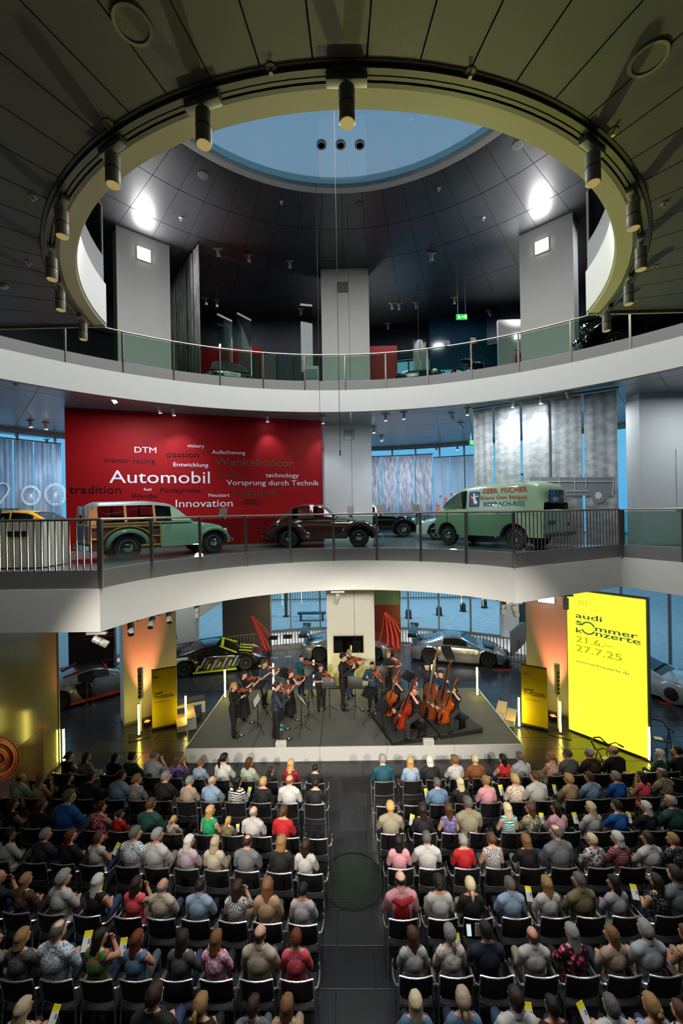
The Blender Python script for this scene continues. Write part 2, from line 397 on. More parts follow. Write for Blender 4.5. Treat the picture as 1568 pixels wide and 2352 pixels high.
mk('edge_lip', MB().box((10, YE, L2B + .03), (12.1, .03, .09)), CREAM, near); mk('edge_lip', MB().box((-10, YE, L2B + .03), (12.1, .03, .09)), CREAM, near)
# ---------------- upper ceiling with the round skylight
c4 = (0, 6.58)
HALLCEIL = pbr('dark_hall_ceiling_panel', (92, 93, 97), .33, .45, var=.06)
rc = MB(); qa, qb = arc(c4, 5.8, -180, 180, 72), arc((0, 6), 17, -180, 180, 72)
for i in range(72):
    q4 = [qa[i], qa[i + 1], qb[i + 1], qb[i]]
    rc.add([(p.x, p.y, C2 + .06) for p in q4] + [(p.x, p.y, C2 + .3) for p in q4], [(0, 1, 2, 3), (7, 6, 5, 4)])
top = struct('ceiling_upper', rc, pbr('ceiling_void', (30, 30, 32), .9), smooth=False)
panels(top, c4, [5.88, 7.45, 9.2, 12.0, 14.8, 17.8], -96, 96, 6, C2, HALLCEIL, keep=lambda x, y: math.hypot(x, y - 6) < 16.8)
mk('skylight_rim', band(arc(c4, 5.62, -180, 180, 90), C2 - .03, C2 + .3, .22), WHITE, top)
sky = MB().lathe([(5.62, C2 + .08), (5.62, C2 + .1)], 72, c=(c4[0], c4[1], 0))
skw = struct('window_1', sky, glass('skylight_glass', (228, 236, 242), .02))
for px in (738, 782, 826):
    p = on_z(px, 333, C2 + .06); t = empty('skylight_downlight', p, label='small round downlight in the skylight, %s of the three' % {738: 'leftmost', 782: 'middle', 826: 'rightmost'}[px], cat='downlight', group='skylight downlights')
    mk('trim_ring', MB().lathe([(.14, -.02), (.14, .03), (.09, .03), (.09, -.02)], 16), pbr('pale_ring', (150, 165, 180), .4), t); mk('lens', MB().lathe([(.085, -.01), (.085, .03)], 16), BLACK, t)
# ---------------- pillars
def pillar(name, fl, tang, wd, dp, z1=C2 + .02):
    tang = Vector((*tang, 0)).normalized(); nrm = Vector((tang.y, -tang.x, 0))     # nrm points to the atrium
    if nrm.y > 0: nrm = -nrm
    fl = Vector((*fl, 0)); q = [fl, fl + tang * wd, fl + tang * wd - nrm * dp, fl - nrm * dp]
    o = struct(name, MB().prism([(p.x, p.y) for p in q], 0, z1), WHITE, smooth=False)
    mk('skirting', MB().prism([((p - (q[0] + q[2]) / 2) * 1.012 + (q[0] + q[2]) / 2).to_2d()[:] for p in q], .005, .09), PLATE, o, smooth=False)
    return o, fl, tang, nrm
PL = pillar('wall_pillar_left', (-7.75, 13.5), (.76, .645), 1.75, .62)
PR = pillar('wall_pillar_right', (6.42, 14.62), (.76, -.645), 1.72, .75)
PC = pillar('wall_pillar_centre', (-.93, 16.3), (1, 0), 1.95, .6)
def wall_lamp(name, P, px, py, w_, m, label, power=0):
    o, fl, tg, nr = P; p = on_plane(px, py, fl, nr); up = Vector((0, 0, 1))
    M = Matrix((tg, -nr, up)).transposed()
    t = empty(name, p, label=label, cat='lamp' if power else 'wall hatch')
    mk('frame', MB().box(nr * .012, (w_ + .05, .03, w_ + .05), M=M), PLATE, t, smooth=False)
    mk('panel', MB().box(nr * .03, (w_, .03, w_), M=M), m, t, smooth=False)
    if power:
        l = light('AREA', p + nr * .08, power, NEUT, p + nr * 3, w_); 
        l.parent = t; l.matrix_parent_inverse = Matrix.Translation(-p)
LUM = glow('luminaire_white', (255, 255, 250), 12)
wall_lamp('wall_luminaire', PL, 330, 585, .42, LUM, 'glowing square lamp high on the white pillar at the upper left', 70)
wall_lamp('wall_luminaire', PR, 1244, 566, .42, LUM, 'glowing square lamp high on the white pillar at the upper right', 70)
wall_lamp('wall_luminaire', PR, 1254, 1367, .5, LUM, 'glowing square lamp on the right pillar at the ground floor ceiling', 12)
HATCH = pbr('grey_glass_hatch', (120, 132, 132), .15)
wall_lamp('wall_hatch', PC, 787, 660, .38, HATCH, 'grey square hatch near the top of the centre pillar')
wall_lamp('wall_hatch', PC, 801, 999, .38, HATCH, 'grey square hatch on the centre pillar beside the red wall')
# ---------------- round outer wall
def cyl_wall(name, r_, z0, z1, a0, a1_, t, m, parent=None, n=60):
    mb = band(arc((0, 6), r_, a0, a1_, n), z0, z1, -t)
    return struct(name, mb, m, parent)
DARKWALL = pbr('dark_wall', (44, 52, 56), .4)
cyl_wall('wall_back', 16.5, 0, C2 + .3, 80, 280, .2, pbr('rear_wall', (120, 120, 116), .7))
cyl_wall('wall_parapet', 16.5, -.05, .62, -80, 80, .25, WHITE)
cyl_wall('trim_4', 16.5, L1B - .05, L1 + .03, -80, 80, .25, PLATE)
cyl_wall('trim_5', 16.5, C1 - .1, L2 + .05, -80, 80, .25, PLATE)
cyl_wall('wall_upper_band', 16.5, 15.6, C2 + .1, -80, 80, .25, pbr('blue_dark_band', (34, 58, 78), .4))
def glazing(name, r_, z0, z1, n, a0=-80, a1_=80):
    root = empty(name); root['kind'] = 'structure'; da = (a1_ - a0) / n
    for i in range(n):
        aa = a0 + da * i
        p, q = arc((0, 6), r_, aa, aa + da, 1); d = (q - p).normalized(); nr = Vector((d.y, -d.x, 0)); M = Matrix((d, -nr, Vector((0, 0, 1)))).transposed(); L = (q - p).length
        put('pane', MB().box((p + q) / 2 + Vector((0, 0, (z0 + z1) / 2)), (L - .1, .02, z1 - z0 - .12), M=M).mesh('pane', PANE, False), root)
        fr = MB().box(p + Vector((0, 0, (z0 + z1) / 2)), (.09, .12, z1 - z0), M=M)
        put('mullion', fr.mesh('mullion', PLATE, False), root)
        for z in (z0 + .04, z1 - .04): put('rail', MB().box((p + q) / 2 + Vector((0, 0, z)), (L, .1, .08), M=M).mesh('rail', PLATE, False), root)
    return root
glazing('window_2', 16.6, .62, L1B, 28)
glazing('window_3', 16.6, L1, C1 - .05, 36)
glazing('window_4', 16.6, L2, 15.6, 5, 8, 29.5)
cyl_wall('wall_upper_gallery_left', 16.6, L2, 15.6, -80, 8, .2, DARKWALL)
cyl_wall('wall_upper_gallery_right', 16.6, L2, 15.6, 29.5, 80, .2, DARKWALL)
# ---------------- railings
RAIL = pbr('rail_steel', (150, 146, 136), .3, .9)
def resample(path, marks):
    pts = [Vector((p[0], p[1], 0)) for p in path]; s_ = [0]
    for i in range(1, len(pts)): s_.append(s_[-1] + (pts[i] - pts[i - 1]).length)
    def at(d):
        for i in range(1, len(pts)):
            if d <= s_[i] + 1e-6: f = (d - s_[i - 1]) / max(s_[i] - s_[i - 1], 1e-6); return pts[i - 1].lerp(pts[i], f)
        return pts[-1]
    return s_[-1], at
def railing(name, path, z, segs, label, n_gap, kick=.3, h=1.12, glassmat=None, start=0):
    """path split into equal gaps; segs says per gap 'g' glass or 'b' bars"""
    t = empty(name, (path[0][0], path[0][1], z), label=label, cat='railing'); off = -Vector((path[0][0], path[0][1], 0))
    L, at = resample(path, None)
    fl = lambda a, b: [at(a + (b - a) * i / 6) + off for i in range(7)]
    mk('handrail', MB().tube([at(L * i / 60) + off + Vector((0, 0, h)) for i in range(61)], .022, 8), RAIL, t)
    z_ = 0
    for i in range(n_gap):
        a, b = L * i / n_gap, L * (i + 1) / n_gap
        mk('kick_plate', band([p + Vector((0, 0, 0)) for p in fl(a + .006, b - .006)], 0, kick, .03), PLATE, t)
        if segs[i] == 'g':
            mk('glass_panel', band(fl(a + .03, b - .03), kick + .01, h - .05, .012), glassmat or GLASS, t)
            p = at(a) + off; mk('post', MB().box(p + Vector((0, 0, h / 2)), (.03, .05, h - .02), rz=math.atan2(p.y - off.y, p.x)), RAIL, t, smooth=False)
        else:
            k = max(2, round((b - a) / .115))
            for j in range(k): mk('baluster', MB().tube([at(a + (b - a) * (j + .5) / k) + off + Vector((0, 0, kick * .98)), at(a + (b - a) * (j + .5) / k) + off + Vector((0, 0, h - .01))], .011, 6), RAIL, t)
    p = at(L) + off; mk('post', MB().box(p + Vector((0, 0, h / 2)), (.05, .05, h - .02)), RAIL, t, smooth=False)
    return t
railing('gallery_railing', a1, L1, 'g' * 9, 'curved glass railing with steel handrail along the first gallery edge', 9)
railing('gallery_railing', [(-8.6, 6.4), (-3.98, 6.36)], L1, 'bbbb', 'straight grey railing with upright bars beside the white slatted counter', 4)
railing('gallery_railing', [tuple(a1[-1] + Vector((.05, .03, 0))), (6.36, 9.42)], L1, 'bbb', 'straight railing with upright bars behind the green delivery van', 3)
railing('gallery_railing', [(6.42, 9.4), (6.95, 8.3), (8.2, 6.4)], L1, 'ggg', 'glass railing in front of the pale gallery wall at the right', 3)
a2r = arc(c2, r2 - .0, -57.6, 57.6, 96)
railing('upper_railing', a2r, L2, 'g' * 16, 'long curved glass railing around the upper gallery', 16, kick=.3)
for s_, nm in ((1, 'right'), (-1, 'left')):
    ra = [(x, y) for x, y, _ in arc(c3, r3 + .03, s_ * (ring_a + .5), s_ * (ring_a + 62), 24)]
    if s_ > 0: ra = ra[::-1]
    railing('ring_railing', ra, L2, 'ggg' if s_ < 0 else 'ggg', 'dark glass railing on top of the ceiling ring at its %s end' % nm, 3, kick=.45, h=1.3, glassmat=glass('dark_glass', (120, 136, 136), .15))
# balustrade before the ground floor windows
rb = arc((0, 6), 15.2, -46, 41, 60)
t = empty('window_balustrade', (0, 21.2, 0), label='long low balustrade of upright bars in front of the ground floor windows', cat='railing')
off = Vector((0, -21.2, 0)); L, at = resample(rb, None)
for z, hh in ((1.02, .05), (.06, .05)): mk('rail', band([p + off for p in rb], z - hh / 2, z + hh / 2, .05), RAIL, t)
bm_ = MB().box((0, 0, .54), (.045, .012, .94)).mesh('baluster', RAIL, False)
nb = 150
for i in range(nb):
    p = at(L * (i + .5) / nb); put('baluster', bm_, t, p + off, math.atan2(p.y - 6, p.x) - pi / 2)
# ---------------- red wall with words, side walls
RED = pbr('red_wall_paint', (132, 5, 11), .6, spec=.15)
rp0, rp1 = Vector((-9.1, 12.75, 0)), Vector((-.93, 15.45, 0)); rd = (rp1 - rp0).normalized(); rn = Vector((rd.y, -rd.x, 0))
rw = struct('wall_red', MB().prism([tuple(p.to_2d()) for p in (rp0, rp1, rp1 - rn * .45, rp0 - rn * .45)], L1 + .05, C1), RED, smooth=False)
mk('skirting', MB().prism([tuple(p.to_2d()) for p in (rp0 + rn * .01, rp1 + rn * .01, rp1, rp0)], L1 + .002, L1 + .06), PLATE, rw, smooth=False)
TW = pbr('word_white', (206, 210, 216), .5); TB = pbr('word_black', (30, 12, 18), .3); TS = pbr('word_mirror', (120, 100, 74), .3, .8)
for s_, px, py, hpx, wpx, m in (('DTM', 307, 1039, 0, 50, TW), ('victory', 430, 1027, 0, 39, TW), ('passion', 382, 1049, 0, 72, TB), ('Aufschwung', 486, 1042, 0, 77, TW), ('motor racing', 239, 1062, 0, 115, TB), ('Wankelmotor', 493, 1069, 0, 181, TS),
        ('Entwicklung', 397, 1071, 0, 80, TW), ('Automobil', 251, 1109, 0, 231, TW), ('Produktion', 500, 1096, 0, 71, TS), ('technology', 610, 1096, 0, 76, TW), ('Vorsprung durch Technik', 520, 1114, 0, 212, TW), ('tradition', 159, 1133, 0, 119, TB),
        ('fuel', 330, 1127, 0, 17, TW), ('F\u00fcnfzylinder', 367, 1131, 0, 95, TB), ('Wandel', 301, 1144, 0, 60, TB), ('milestone', 535, 1137, 0, 99, TS), ('Neustart', 478, 1141, 0, 48, TW), ('Innovation', 401, 1165, 0, 131, TW)):
    p = on_plane(px, py, rp0 + rn * .012, rn); q = on_plane(px + wpx, py, rp0 + rn * .012, rn); L_ = (q - p).dot(rd)
    me = text_mesh(s_); xs = [v.co.x for v in me.vertices]; wd_ = max(xs) - min(xs); hx = 1.0
    wide = 1.22; lettering('lettering', s_, m, rw, p, rd, (0, 0, 1), L_ / wd_ / wide, wide=wide)
def four_rings(parent, p, ux, uy, r_, m, t_=.1):
    ux, uy = Vector(ux).normalized(), Vector(uy).normalized(); mb = MB()
    for i in range(4):
        c = Vector(p) + ux * (r_ + i * r_ * 1.42) + uy * r_
        mb.tube([c + ux * r_ * cos(2 * pi * k / 28) + uy * r_ * sin(2 * pi * k / 28) for k in range(28)], r_ * t_, 5, closed=True)
    return mk('logo_rings', mb, m, parent)
p = on_plane(556, 1158, rp0 + rn * .012, rn); four_rings(rw, p, rd, (0, 0, 1), .1, TB)
# pale wall at the right of the first gallery, blue glass column beside it
p0 = on_y(1470, 1100, 12.6); struct('wall_right', MB().box((p0.x + 3.0, 12.9, (L1 + C1) / 2), (6.0, .6, C1 - L1)), WHITE, smooth=False)
wr = bpy.data.objects['wall_right']
mk('door_panel', MB().box((p0.x + 2.2, 12.585, L1 + 2.0), (2.2, .03, 1.9)), WHITE, wr, smooth=False)
# white wall pieces beside the ground floor windows
def on_card(name, pts, y, depth, m, **kw):
    q = [on_y(px, py, y) for px, py in pts]
    mb = MB(); k = len(q); mb.add(q + [p + Vector((0, depth, 0)) for p in q], [tuple(range(k)), tuple(reversed(range(k, 2 * k)))] + [(i, k + i, k + (i + 1) % k, (i + 1) % k) for i in range(k)])
    return mk(name, mb, m, smooth=False, **kw)
on_card('wall_stair_left', [(390, 1340), (512, 1340), (502, 1388), (448, 1425), (448, 1489), (390, 1496)], 19.2, .5, WHITE)['kind'] = 'structure'
on_card('wall_stair_right', [(1156, 1340), (1215, 1340), (1215, 1500), (1174, 1504), (1156, 1492)], 20.2, .5, WHITE)['kind'] = 'structure'
on_card('wall_ramp', [(1172, 1452), (1196, 1431), (1206, 1431), (1206, 1476), (1176, 1508)], 19.0, .12, pbr('ramp_grey', (130, 134, 140), .5))['kind'] = 'structure'
# ---------------- plaza outside
PLAZA = pbr('cobbled_plaza', (206, 208, 206), .7, var=.25, vscale=3, bump=.5, bscale=14)
pz = struct('ground_plaza', band(arc((0, 6), 16.9, -100, 100, 80), .1, .3, 40), PLAZA, smooth=False)
fence = empty('plaza_fence', (0, 31, .3), label='long grey steel fence across the plaza outside the windows', cat='fence')
fb = MB().box((0, 0, .6), (.03, .03, 1.2)).mesh('baluster', DSTEEL, False)
for i in range(150): put('baluster', fb, fence, ((i - 75) * .2, 0, 0))
for z in (.15, 1.2): mk('rail', MB().box((0, 0, z), (30, .05, .05)), DSTEEL, fence, smooth=False)
for k, (px, py, s_) in enumerate(((938, 1420, 1), (1008, 1413, 1), (1063, 1404, 1), (1112, 1396, 1))):
    p = on_z(px, py, .3); t = empty('bollard', p, label='dark domed bollard on the plaza seen through the right window, number %s from the pillar' % ('one', 'two', 'three', 'four')[k], cat='bollard')
    mk('post', MB().lathe([(.19, 0), (.19, .42), (.16, .52), (.08, .58), (.01, .6)], 14), pbr('bollard_iron', (40, 48, 54), .5), t); mk('base_ring', MB().lathe([(.23, 0), (.23, .05)], 14), DSTEEL, t)
for px, py in ((657, 1416), (600, 1414)):
    p = on_z(px, py, .3); t = empty('plaza_lamp_post', p, label='slim post on the plaza behind the left window, the %s one' % ('brown' if px == 657 else 'further'), cat='post')
    mk('post', MB().tube([(0, 0, 0), (0, 0, 4)], .1, 8), pbr('rust_post', (110, 84, 66), .7), t); mk('foot', MB().box((0, 0, .02), (.4, .4, .04)), DSTEEL, t, smooth=False)
p = on_z(716, 1424, .3); t = empty('plaza_bench', p, label='dark bench on the plaza behind the centre left window', cat='bench')
mk('seat', MB().box((0, 0, .45), (1.8, .45, .08)), DSTEEL, t, smooth=False)
for x in (-.7, .7): mk('leg', MB().box((x, 0, .2), (.1, .4, .42)), DSTEEL, t, smooth=False)

for k, (x, y) in enumerate(((-7, 27), (3.5, 30), (11, 25))):  # lamps on masts added only to brighten the plaza paving
    t = empty('plaza_fill_lamp', (x, y, .3), label='added fill lamp on a tall mast outside the windows, %s' % ('left', 'centre', 'right')[k], cat='fill lamp', group='added plaza fill lamps')
    mk('mast', MB().tube([(0, 0, 0), (0, 0, 9)], [.09, .05], 8), DSTEEL, t); mk('lamp_head', MB().bbox((0, 0, 9.05), (.7, .3, .12), .03), PLATE, t)
    light('SPOT', (x, y, 8.9), 1700, (.62, .84, 1), (x, y, 0), .25, spot=150, blend=.8)
# ================================================================== LAMPS, TRACKS, CEILING FITTINGS
ALU = pbr('grey_lamp_metal', (168, 168, 160), .38, .25)
LENS = glow('warm_lens', (230, 200, 120), .3); LENSON = glow('white_lens_lit', (245, 250, 255), 45); LENSOFF = pbr('dark_lens', (30, 32, 34), .1)
UP = Vector((0, 0, 1))
def can_meshes(key, lens):
    b = MB().lathe([(.052, .0), (.06, .012), (.06, .125), (.057, .128), (.057, .134), (.06, .137), (.06, .25), (.05, .262)], 16)
    l = MB().lathe([(.05, -.003), (.054, .002)], 16)
    return b.mesh('lamp_body', ALU), l.mesh('lens', lens), MB().lathe([(.0605, .127), (.0605, .135)], 16).mesh('band', BLACK)
CAN = {k: can_meshes(k, m) for k, m in (('warm', LENS), ('on', LENSON), ('off', LENSOFF))}
def track_spot(name, p, kind, label, group, aim=(0, 0, -1), sc=1., box=(.3, .07, .05), rz=0, drop=.09):
    """a lamp on an adapter box fixed to a track at p"""
    t = empty(name, p, rz, label=label, cat='spotlight', group=group); t.scale = (sc, sc, sc)
    mk('adapter', MB().bbox((0, 0, -box[2] / 2), box, .008), ALU, t)
    mk('arm', MB().tube([(0, 0, -box[2]), (0, .0, -box[2] - drop), ], .012, 6), ALU, t)
    d = Vector(aim).normalized(); d = Matrix.Rotation(-rz, 3, 'Z') @ d
    q = d.to_track_quat('-Z', 'Y'); base = Vector((0, 0, -box[2] - drop)) + (q @ Vector((0, 0, -.2)))
    for me in CAN[kind]:
        o = put(me.name.split('.')[0], me, t); o.location = base; o.rotation_euler = q.to_euler()
    return t
k = 0
for px, py in ((795, 222), (485, 262), (275, 348), (150, 470), (113, 575), (138, 655), (205, 732), (1345, 343), (1445, 452), (1473, 553), (1440, 643), (1386, 712)):
    q = on_z(px, py, L2B); a_ = math.atan2(q.x, q.y - c3[1]); rr = r3 + .235
    p = (rr * sin(a_), c3[1] + rr * cos(a_), L2B)
    where = ('at the near top of the ring', 'left of the topmost one', 'third along the left curve of the ring', 'fourth along the left curve of the ring', 'fifth along the left curve of the ring', 'sixth along the left curve of the ring', 'at the left end of the ring',
             'high on the right curve', 'second along the right curve of the ring', 'third along the right curve of the ring', 'fourth along the right curve of the ring', 'at the right end of the ring')[k]
    track_spot('track_spotlight', p, 'warm', 'grey cylinder spotlight hanging from the ceiling ring, ' + where, 'spotlights on the ceiling ring', rz=-a_, sc=1.0); k += 1
for k, (px, py, aim) in enumerate(((222, 1452, (1, .2, -.6)), (300, 1422, (.6, -1, -1)), (349, 1409, (.3, -1.2, -.8)), (388, 1398, (.5, -1, -.9)), (452, 1385, (0, 0, -1)), (775, 1358, (-.3, .3, -1)), (1155, 1376, (0, .1, -1)), (1180, 1383, (.4, .2, -1)), (1299, 1366, (0, 0, -1)))):
    q = on_z(px, py, L1B - .01); where = ('at the corner over the silver and red car', 'second from the corner, turned to the camera', 'third from the corner, before the left pillar', 'fourth from the corner, beside the left pillar edge', 'fifth from the corner, hanging straight', 'beside the white centre pillar', 'over the silver winged car', 'tilted, by the right pillar', 'above the top corner of the big yellow screen')[k]
    track_spot('gallery_edge_spotlight', q, 'off', 'metal spotlight under the first gallery edge, ' + where, 'spotlights under the first gallery edge', aim, .95, box=(.34, .06, .04))
def clampr(q, c, r_): 
    v = Vector((q.x - c[0], q.y - c[1])); l = v.length
    return q if l > r_ else Vector((c[0] + v.x / l * r_, c[1] + v.y / l * r_, q.z))
LIT = []
for k, (px, py, on, txt) in enumerate(((27, 862, 0, 'at the far left under the upper gallery'), (258, 908, 0, 'left end over the red wall'), (365, 930, 1, 'shining brightest over the red wall'), (397, 936, 1, 'small one right of the brightest over the red wall'), (613, 952, 1, 'over the word Aufschwung side of the red wall'), (741, 956, 1, 'at the right edge of the red wall'),
        (885, 950, 1, 'first right of the centre pillar'), (927, 946, 1, 'second right of the centre pillar'), (1073, 936, 1, 'at the left end of the gauze banners'), (1177, 918, 1, 'over the second gauze banner'), (1242, 908, 1, 'over the third gauze banner'), (1302, 896, 0, 'over the fourth gauze banner'), (1036, 948, 0, 'dark one right of the centre ceiling'), (1057, 970, 0, 'dark one near the green exit sign'),
        (858, 980, 1, 'low beside the centre pillar'), (876, 1000, 1, 'deep in the gallery right of the pillar'), (70, 965, 1, 'left gallery, second of the cluster'), (105, 970, 1, 'left gallery, beside the red wall'), (37, 990, 1, 'left gallery, over the curtains'), (107, 1008, 1, 'left gallery, lowest by the red wall'), (1000, 1023, 0, 'small one over the pale curtains'), (1050, 1022, 1, 'small lit one over the pale curtains'))):
    q = clampr(on_z(px, py, C1), c2, r2 + .5)
    aim = (0, .1, -1) if on else (.5, .3, -1)
    if 360 < px < 745: aim = (.0, .55, -1)
    track_spot('gallery_spotlight', q, 'on' if on else 'off', '%s gallery ceiling spotlight, %s' % ('lit' if on else 'unlit', txt), 'spotlights of the gallery ceiling', aim, .9, box=(.3, .06, .04), drop=.05)
    if on: LIT.append((q, px))
for q, px in LIT:
    e = 55 if 350 < px < 745 else 45 if 1080 < px else 60
    ay = 2.2 if px < 1080 else 1.6
    light('SPOT', (q.x, q.y - .05, q.z - .36), e, COOL, (q.x, q.y + ay, q.z - 4), .05, spot=75, blend=.8)
for k, (px, py) in enumerate(((500, 570), (570, 583), (664, 597), (990, 580), (472, 683), (497, 688), (690, 708), (593, 738), (682, 742), (900, 695), (916, 696), (890, 742), (1042, 682), (1122, 712), (955, 693))):
    q = on_z(px, py, C2 - .01)
    track_spot('hall_spotlight', q, 'off', 'small spotlight on the dark upper ceiling, %s' % (('leftmost of the front three', 'middle of the front three', 'third of the front three', 'alone right of the centre pillar', 'pair behind the gauze strips, left', 'pair behind the gauze strips, right', 'left of the centre pillar, upper', 'over the posters, left', 'over the posters, right', 'pair right of the pillar, left', 'pair right of the pillar, right', 'lower one right of the pillar', 'near the exit sign', 'tilted one by the right pillar', 'on top of the gauze column')[k]), 'spotlights of the dark upper ceiling', (0.1, .1, -1) if k != 13 else (.6, 0, -1), 1.15, box=(.3, .06, .05), drop=.06)
# loudspeakers, sprinklers, detectors in the near ceiling
for px, py, lr in ((304, 55, 'left'), (1489, 134, 'right')):
    t = empty('ceiling_loudspeaker', on_z(px, py, L2B + .02), label='round flush loudspeaker in the near ceiling at the upper %s' % lr, cat='loudspeaker')
    mk('rim', MB().lathe([(.125, .0), (.12, -.012), (.1, -.012), (.097, 0)], 32), pbr('pale_rim', (150, 150, 120), .4), t); mk('grille', MB().lathe([(.097, -.001), (.097, -.006)], 32), pbr('speaker_grille', (110, 110, 90), .6), t)
for k, (px, py) in enumerate(((622, 157), (1079, 166), (249, 283), (1407, 301), (75, 451), (1525, 467), (66, 602), (1503, 612), (144, 714), (1412, 716))):
    t = empty('sprinkler', on_z(px, py, L2B + .02), label='small sprinkler head in the near ceiling, %s' % ('top left', 'top right', 'upper left', 'upper right', 'mid left', 'mid right', 'left of the ring', 'right of the ring', 'lower left', 'lower right')[k], cat='sprinkler', group='ceiling sprinklers')
    mk('plate', MB().lathe([(.042, 0), (.04, -.006), (.015, -.01)], 16), pbr('pale_rim', (150, 150, 120), .4), t); mk('nozzle', MB().lathe([(.008, -.008), (.008, -.035), (.016, -.037), (.016, -.041)], 10), STEEL, t)
t = empty('smoke_detector', on_z(8, 656, L2B + .02), label='round white smoke detector at the left edge of the near ceiling', cat='smoke detector')
mk('base', MB().lathe([(.06, 0), (.06, -.015)], 18), WHITE, t); mk('cap', MB().lathe([(.045, -.015), (.04, -.035), (.02, -.04)], 18), WHITE, t)
for k, (px, py) in enumerate(((466, 402), (826, 471), (1188, 333))):
    t = empty('ceiling_speaker', on_z(px, py, C2 - .005), label='round grey loudspeaker in the dark upper ceiling, %s' % ('left', 'centre', 'right')[k], cat='loudspeaker', group='upper ceiling loudspeakers')
    mk('rim', MB().lathe([(.15, 0), (.15, -.015), (.12, -.02)], 20), PLATE, t); mk('grille', MB().lathe([(.12, -.012), (.12, -.022)], 20), pbr('speaker_grille2', (96, 98, 102), .6), t)
for k, (px, py) in enumerate(((646, 463), (1008, 432), (415, 500), (1110, 500))):
    t = empty('hall_sprinkler', on_z(px, py, C2 - .005), label='tiny white fitting on the dark upper ceiling, %s' % ('centre left', 'centre right', 'left by the pillar', 'right by the pillar')[k], cat='sprinkler', group='upper ceiling fittings')
    mk('plate', MB().lathe([(.06, 0), (.06, -.02)], 12), WHITE, t); mk('nozzle', MB().lathe([(.025, -.02), (.025, -.1)], 8), WHITE, t)
# exit signs
def exit_sign(px, py, y, w_, label, hang):
    p = on_y(px, py, y); t = empty('exit_sign', p, label=label, cat='exit sign')
    mk('case', MB().box((0, .02, 0), (w_ + .03, .04, w_ * .5 + .03)), pbr('sign_case', (60, 90, 60), .5), t, smooth=False); mk('face', MB().box((0, -.003, 0), (w_, .01, w_ * .5)), glow('exit_green', (30, 190, 60), 1.1), t, smooth=False)
    g = MB(); s_ = w_ * .5
    g.box((-s_ * .55, -.012, -.0), (s_ * .18, .006, s_ * .4)).box((-s_ * .55, -.012, s_ * .28), (s_ * .14, .006, s_ * .14)).box((-s_ * .45, -.012, -s_ * .25), (s_ * .34, .006, s_ * .1)).box((s_ * .12, -.012, 0), (s_ * .5, .006, s_ * .1)).box((s_ * .7, -.012, 0), (s_ * .3, .006, s_ * .6))
    mk('pictogram', g, glow('exit_white', (240, 255, 235), 1.6), t, smooth=False)
    for x in (-w_ * .35, w_ * .35): mk('rod', MB().tube([(x, .02, w_ * .25), (x, .02, hang)], .006, 5), STEEL, t)
exit_sign(1060, 728, 15.6, .42, 'green lit exit sign hanging from the dark upper ceiling', C2 - on_y(1060, 728, 15.6).z)
exit_sign(1089, 1016, 17.5, .4, 'green lit exit sign in the first gallery left of the gauze banners', C1 - on_y(1089, 1016, 17.5).z)
# ================================================================== GAUZE BANNERS AND CURTAINS
def gauze(parent, p, q, z0, z1, m, waves=5, amp=.03, name='panel'):
    p, q = Vector((p[0], p[1], 0)), Vector((q[0], q[1], 0)); d = (q - p); n = Vector((-d.y, d.x, 0)).normalized(); mb = MB(); N = 26; ph = rnd.random() * 6
    for j in (0, .5, 1):
        for i in range(N + 1):
            u = i / N; a = amp * (.6 + .4 * j) * (sin(u * waves * 2 * pi + ph) * .6 + sin(u * waves * 3.7 + ph * 2) * .4)
            mb.v.append(tuple(p + d * u + n * a + UP * (z0 + (z1 - z0) * j)))
    for j in range(2):
        for i in range(N): mb.f.append((j * (N + 1) + i, j * (N + 1) + i + 1, (j + 1) * (N + 1) + i + 1, (j + 1) * (N + 1) + i)); mb.m.append(0)
    me = mb.mesh(name, m); 
    o = put(name, me, parent); so = o.modifiers.new('thickness', 'SOLIDIFY'); so.thickness = .004
    return o
TRUCK = screen_cloth('gauze_town_print', (214, 216, 214), (176, 180, 180), .8, .4, .1, False)
b0, b1 = on_z(1085, 935, C1), on_z(1420, 885, C1)
xs = [0, .167, .373, .575, .785, 1.0]
gz = empty('printed_gauze_banner', (b0.x, b0.y, L1), label='row of tall translucent gauze banners printed with an old truck in a street', cat='banner')
goff = Vector((b0.x, b0.y, L1))
for i in range(5):
    p, q = b0.lerp(b1, xs[i] + .004), b0.lerp(b1, xs[i + 1] - .012)
    gauze(gz, p - goff, q - goff, .05, C1 - L1 - .12, TRUCK, 3, .025)
mk('top_rail', MB().tube([b0 - goff - UP * .06, b1 - goff - UP * .06], .035, 6), pbr('wood_rail', (120, 108, 92), .5), gz)
bd = (b1 - b0); bd.z = 0; bd.normalize(); bn = Vector((bd.y, -bd.x, 0))
PR1 = pbr('print_dark_grey', (112, 116, 120), .8); PR2 = pbr('print_light_grey', (190, 192, 192), .8)
def bp(px, py, o_=.05): return on_plane(px, py, b0 + bn * o_, bn) - goff
def flat(mb, pts, mi=0): mb.add(pts, [tuple(range(len(pts)))], mi); return mb
pr = MB()
flat(pr, [bp(1215, 1096), bp(1412, 1096), bp(1408, 1138), bp(1222, 1138)])
for c, r_ in (((1374, 1138), 17), ((1284, 1138), 15)):
    flat(pr, [bp(c[0] + r_ * cos(2 * pi * k / 20), c[1] + r_ * sin(2 * pi * k / 20), .055) for k in range(20)])
mk('truck_print', pr, PR1, gz, smooth=False)
pr = MB()
for a, b in (((1215, 1106), (1410, 1106)), ((1284, 1097), (1284, 1136)), ((1346, 1097), (1346, 1120)), ((1320, 1097), (1320, 1130)), ((1410, 1097), (1406, 1138)), ((1240, 1097), (1240, 1136)), ((1300, 1128), (1352, 1128))):
    pr.tube([bp(*a, .06), bp(*b, .06)], .012, 4)
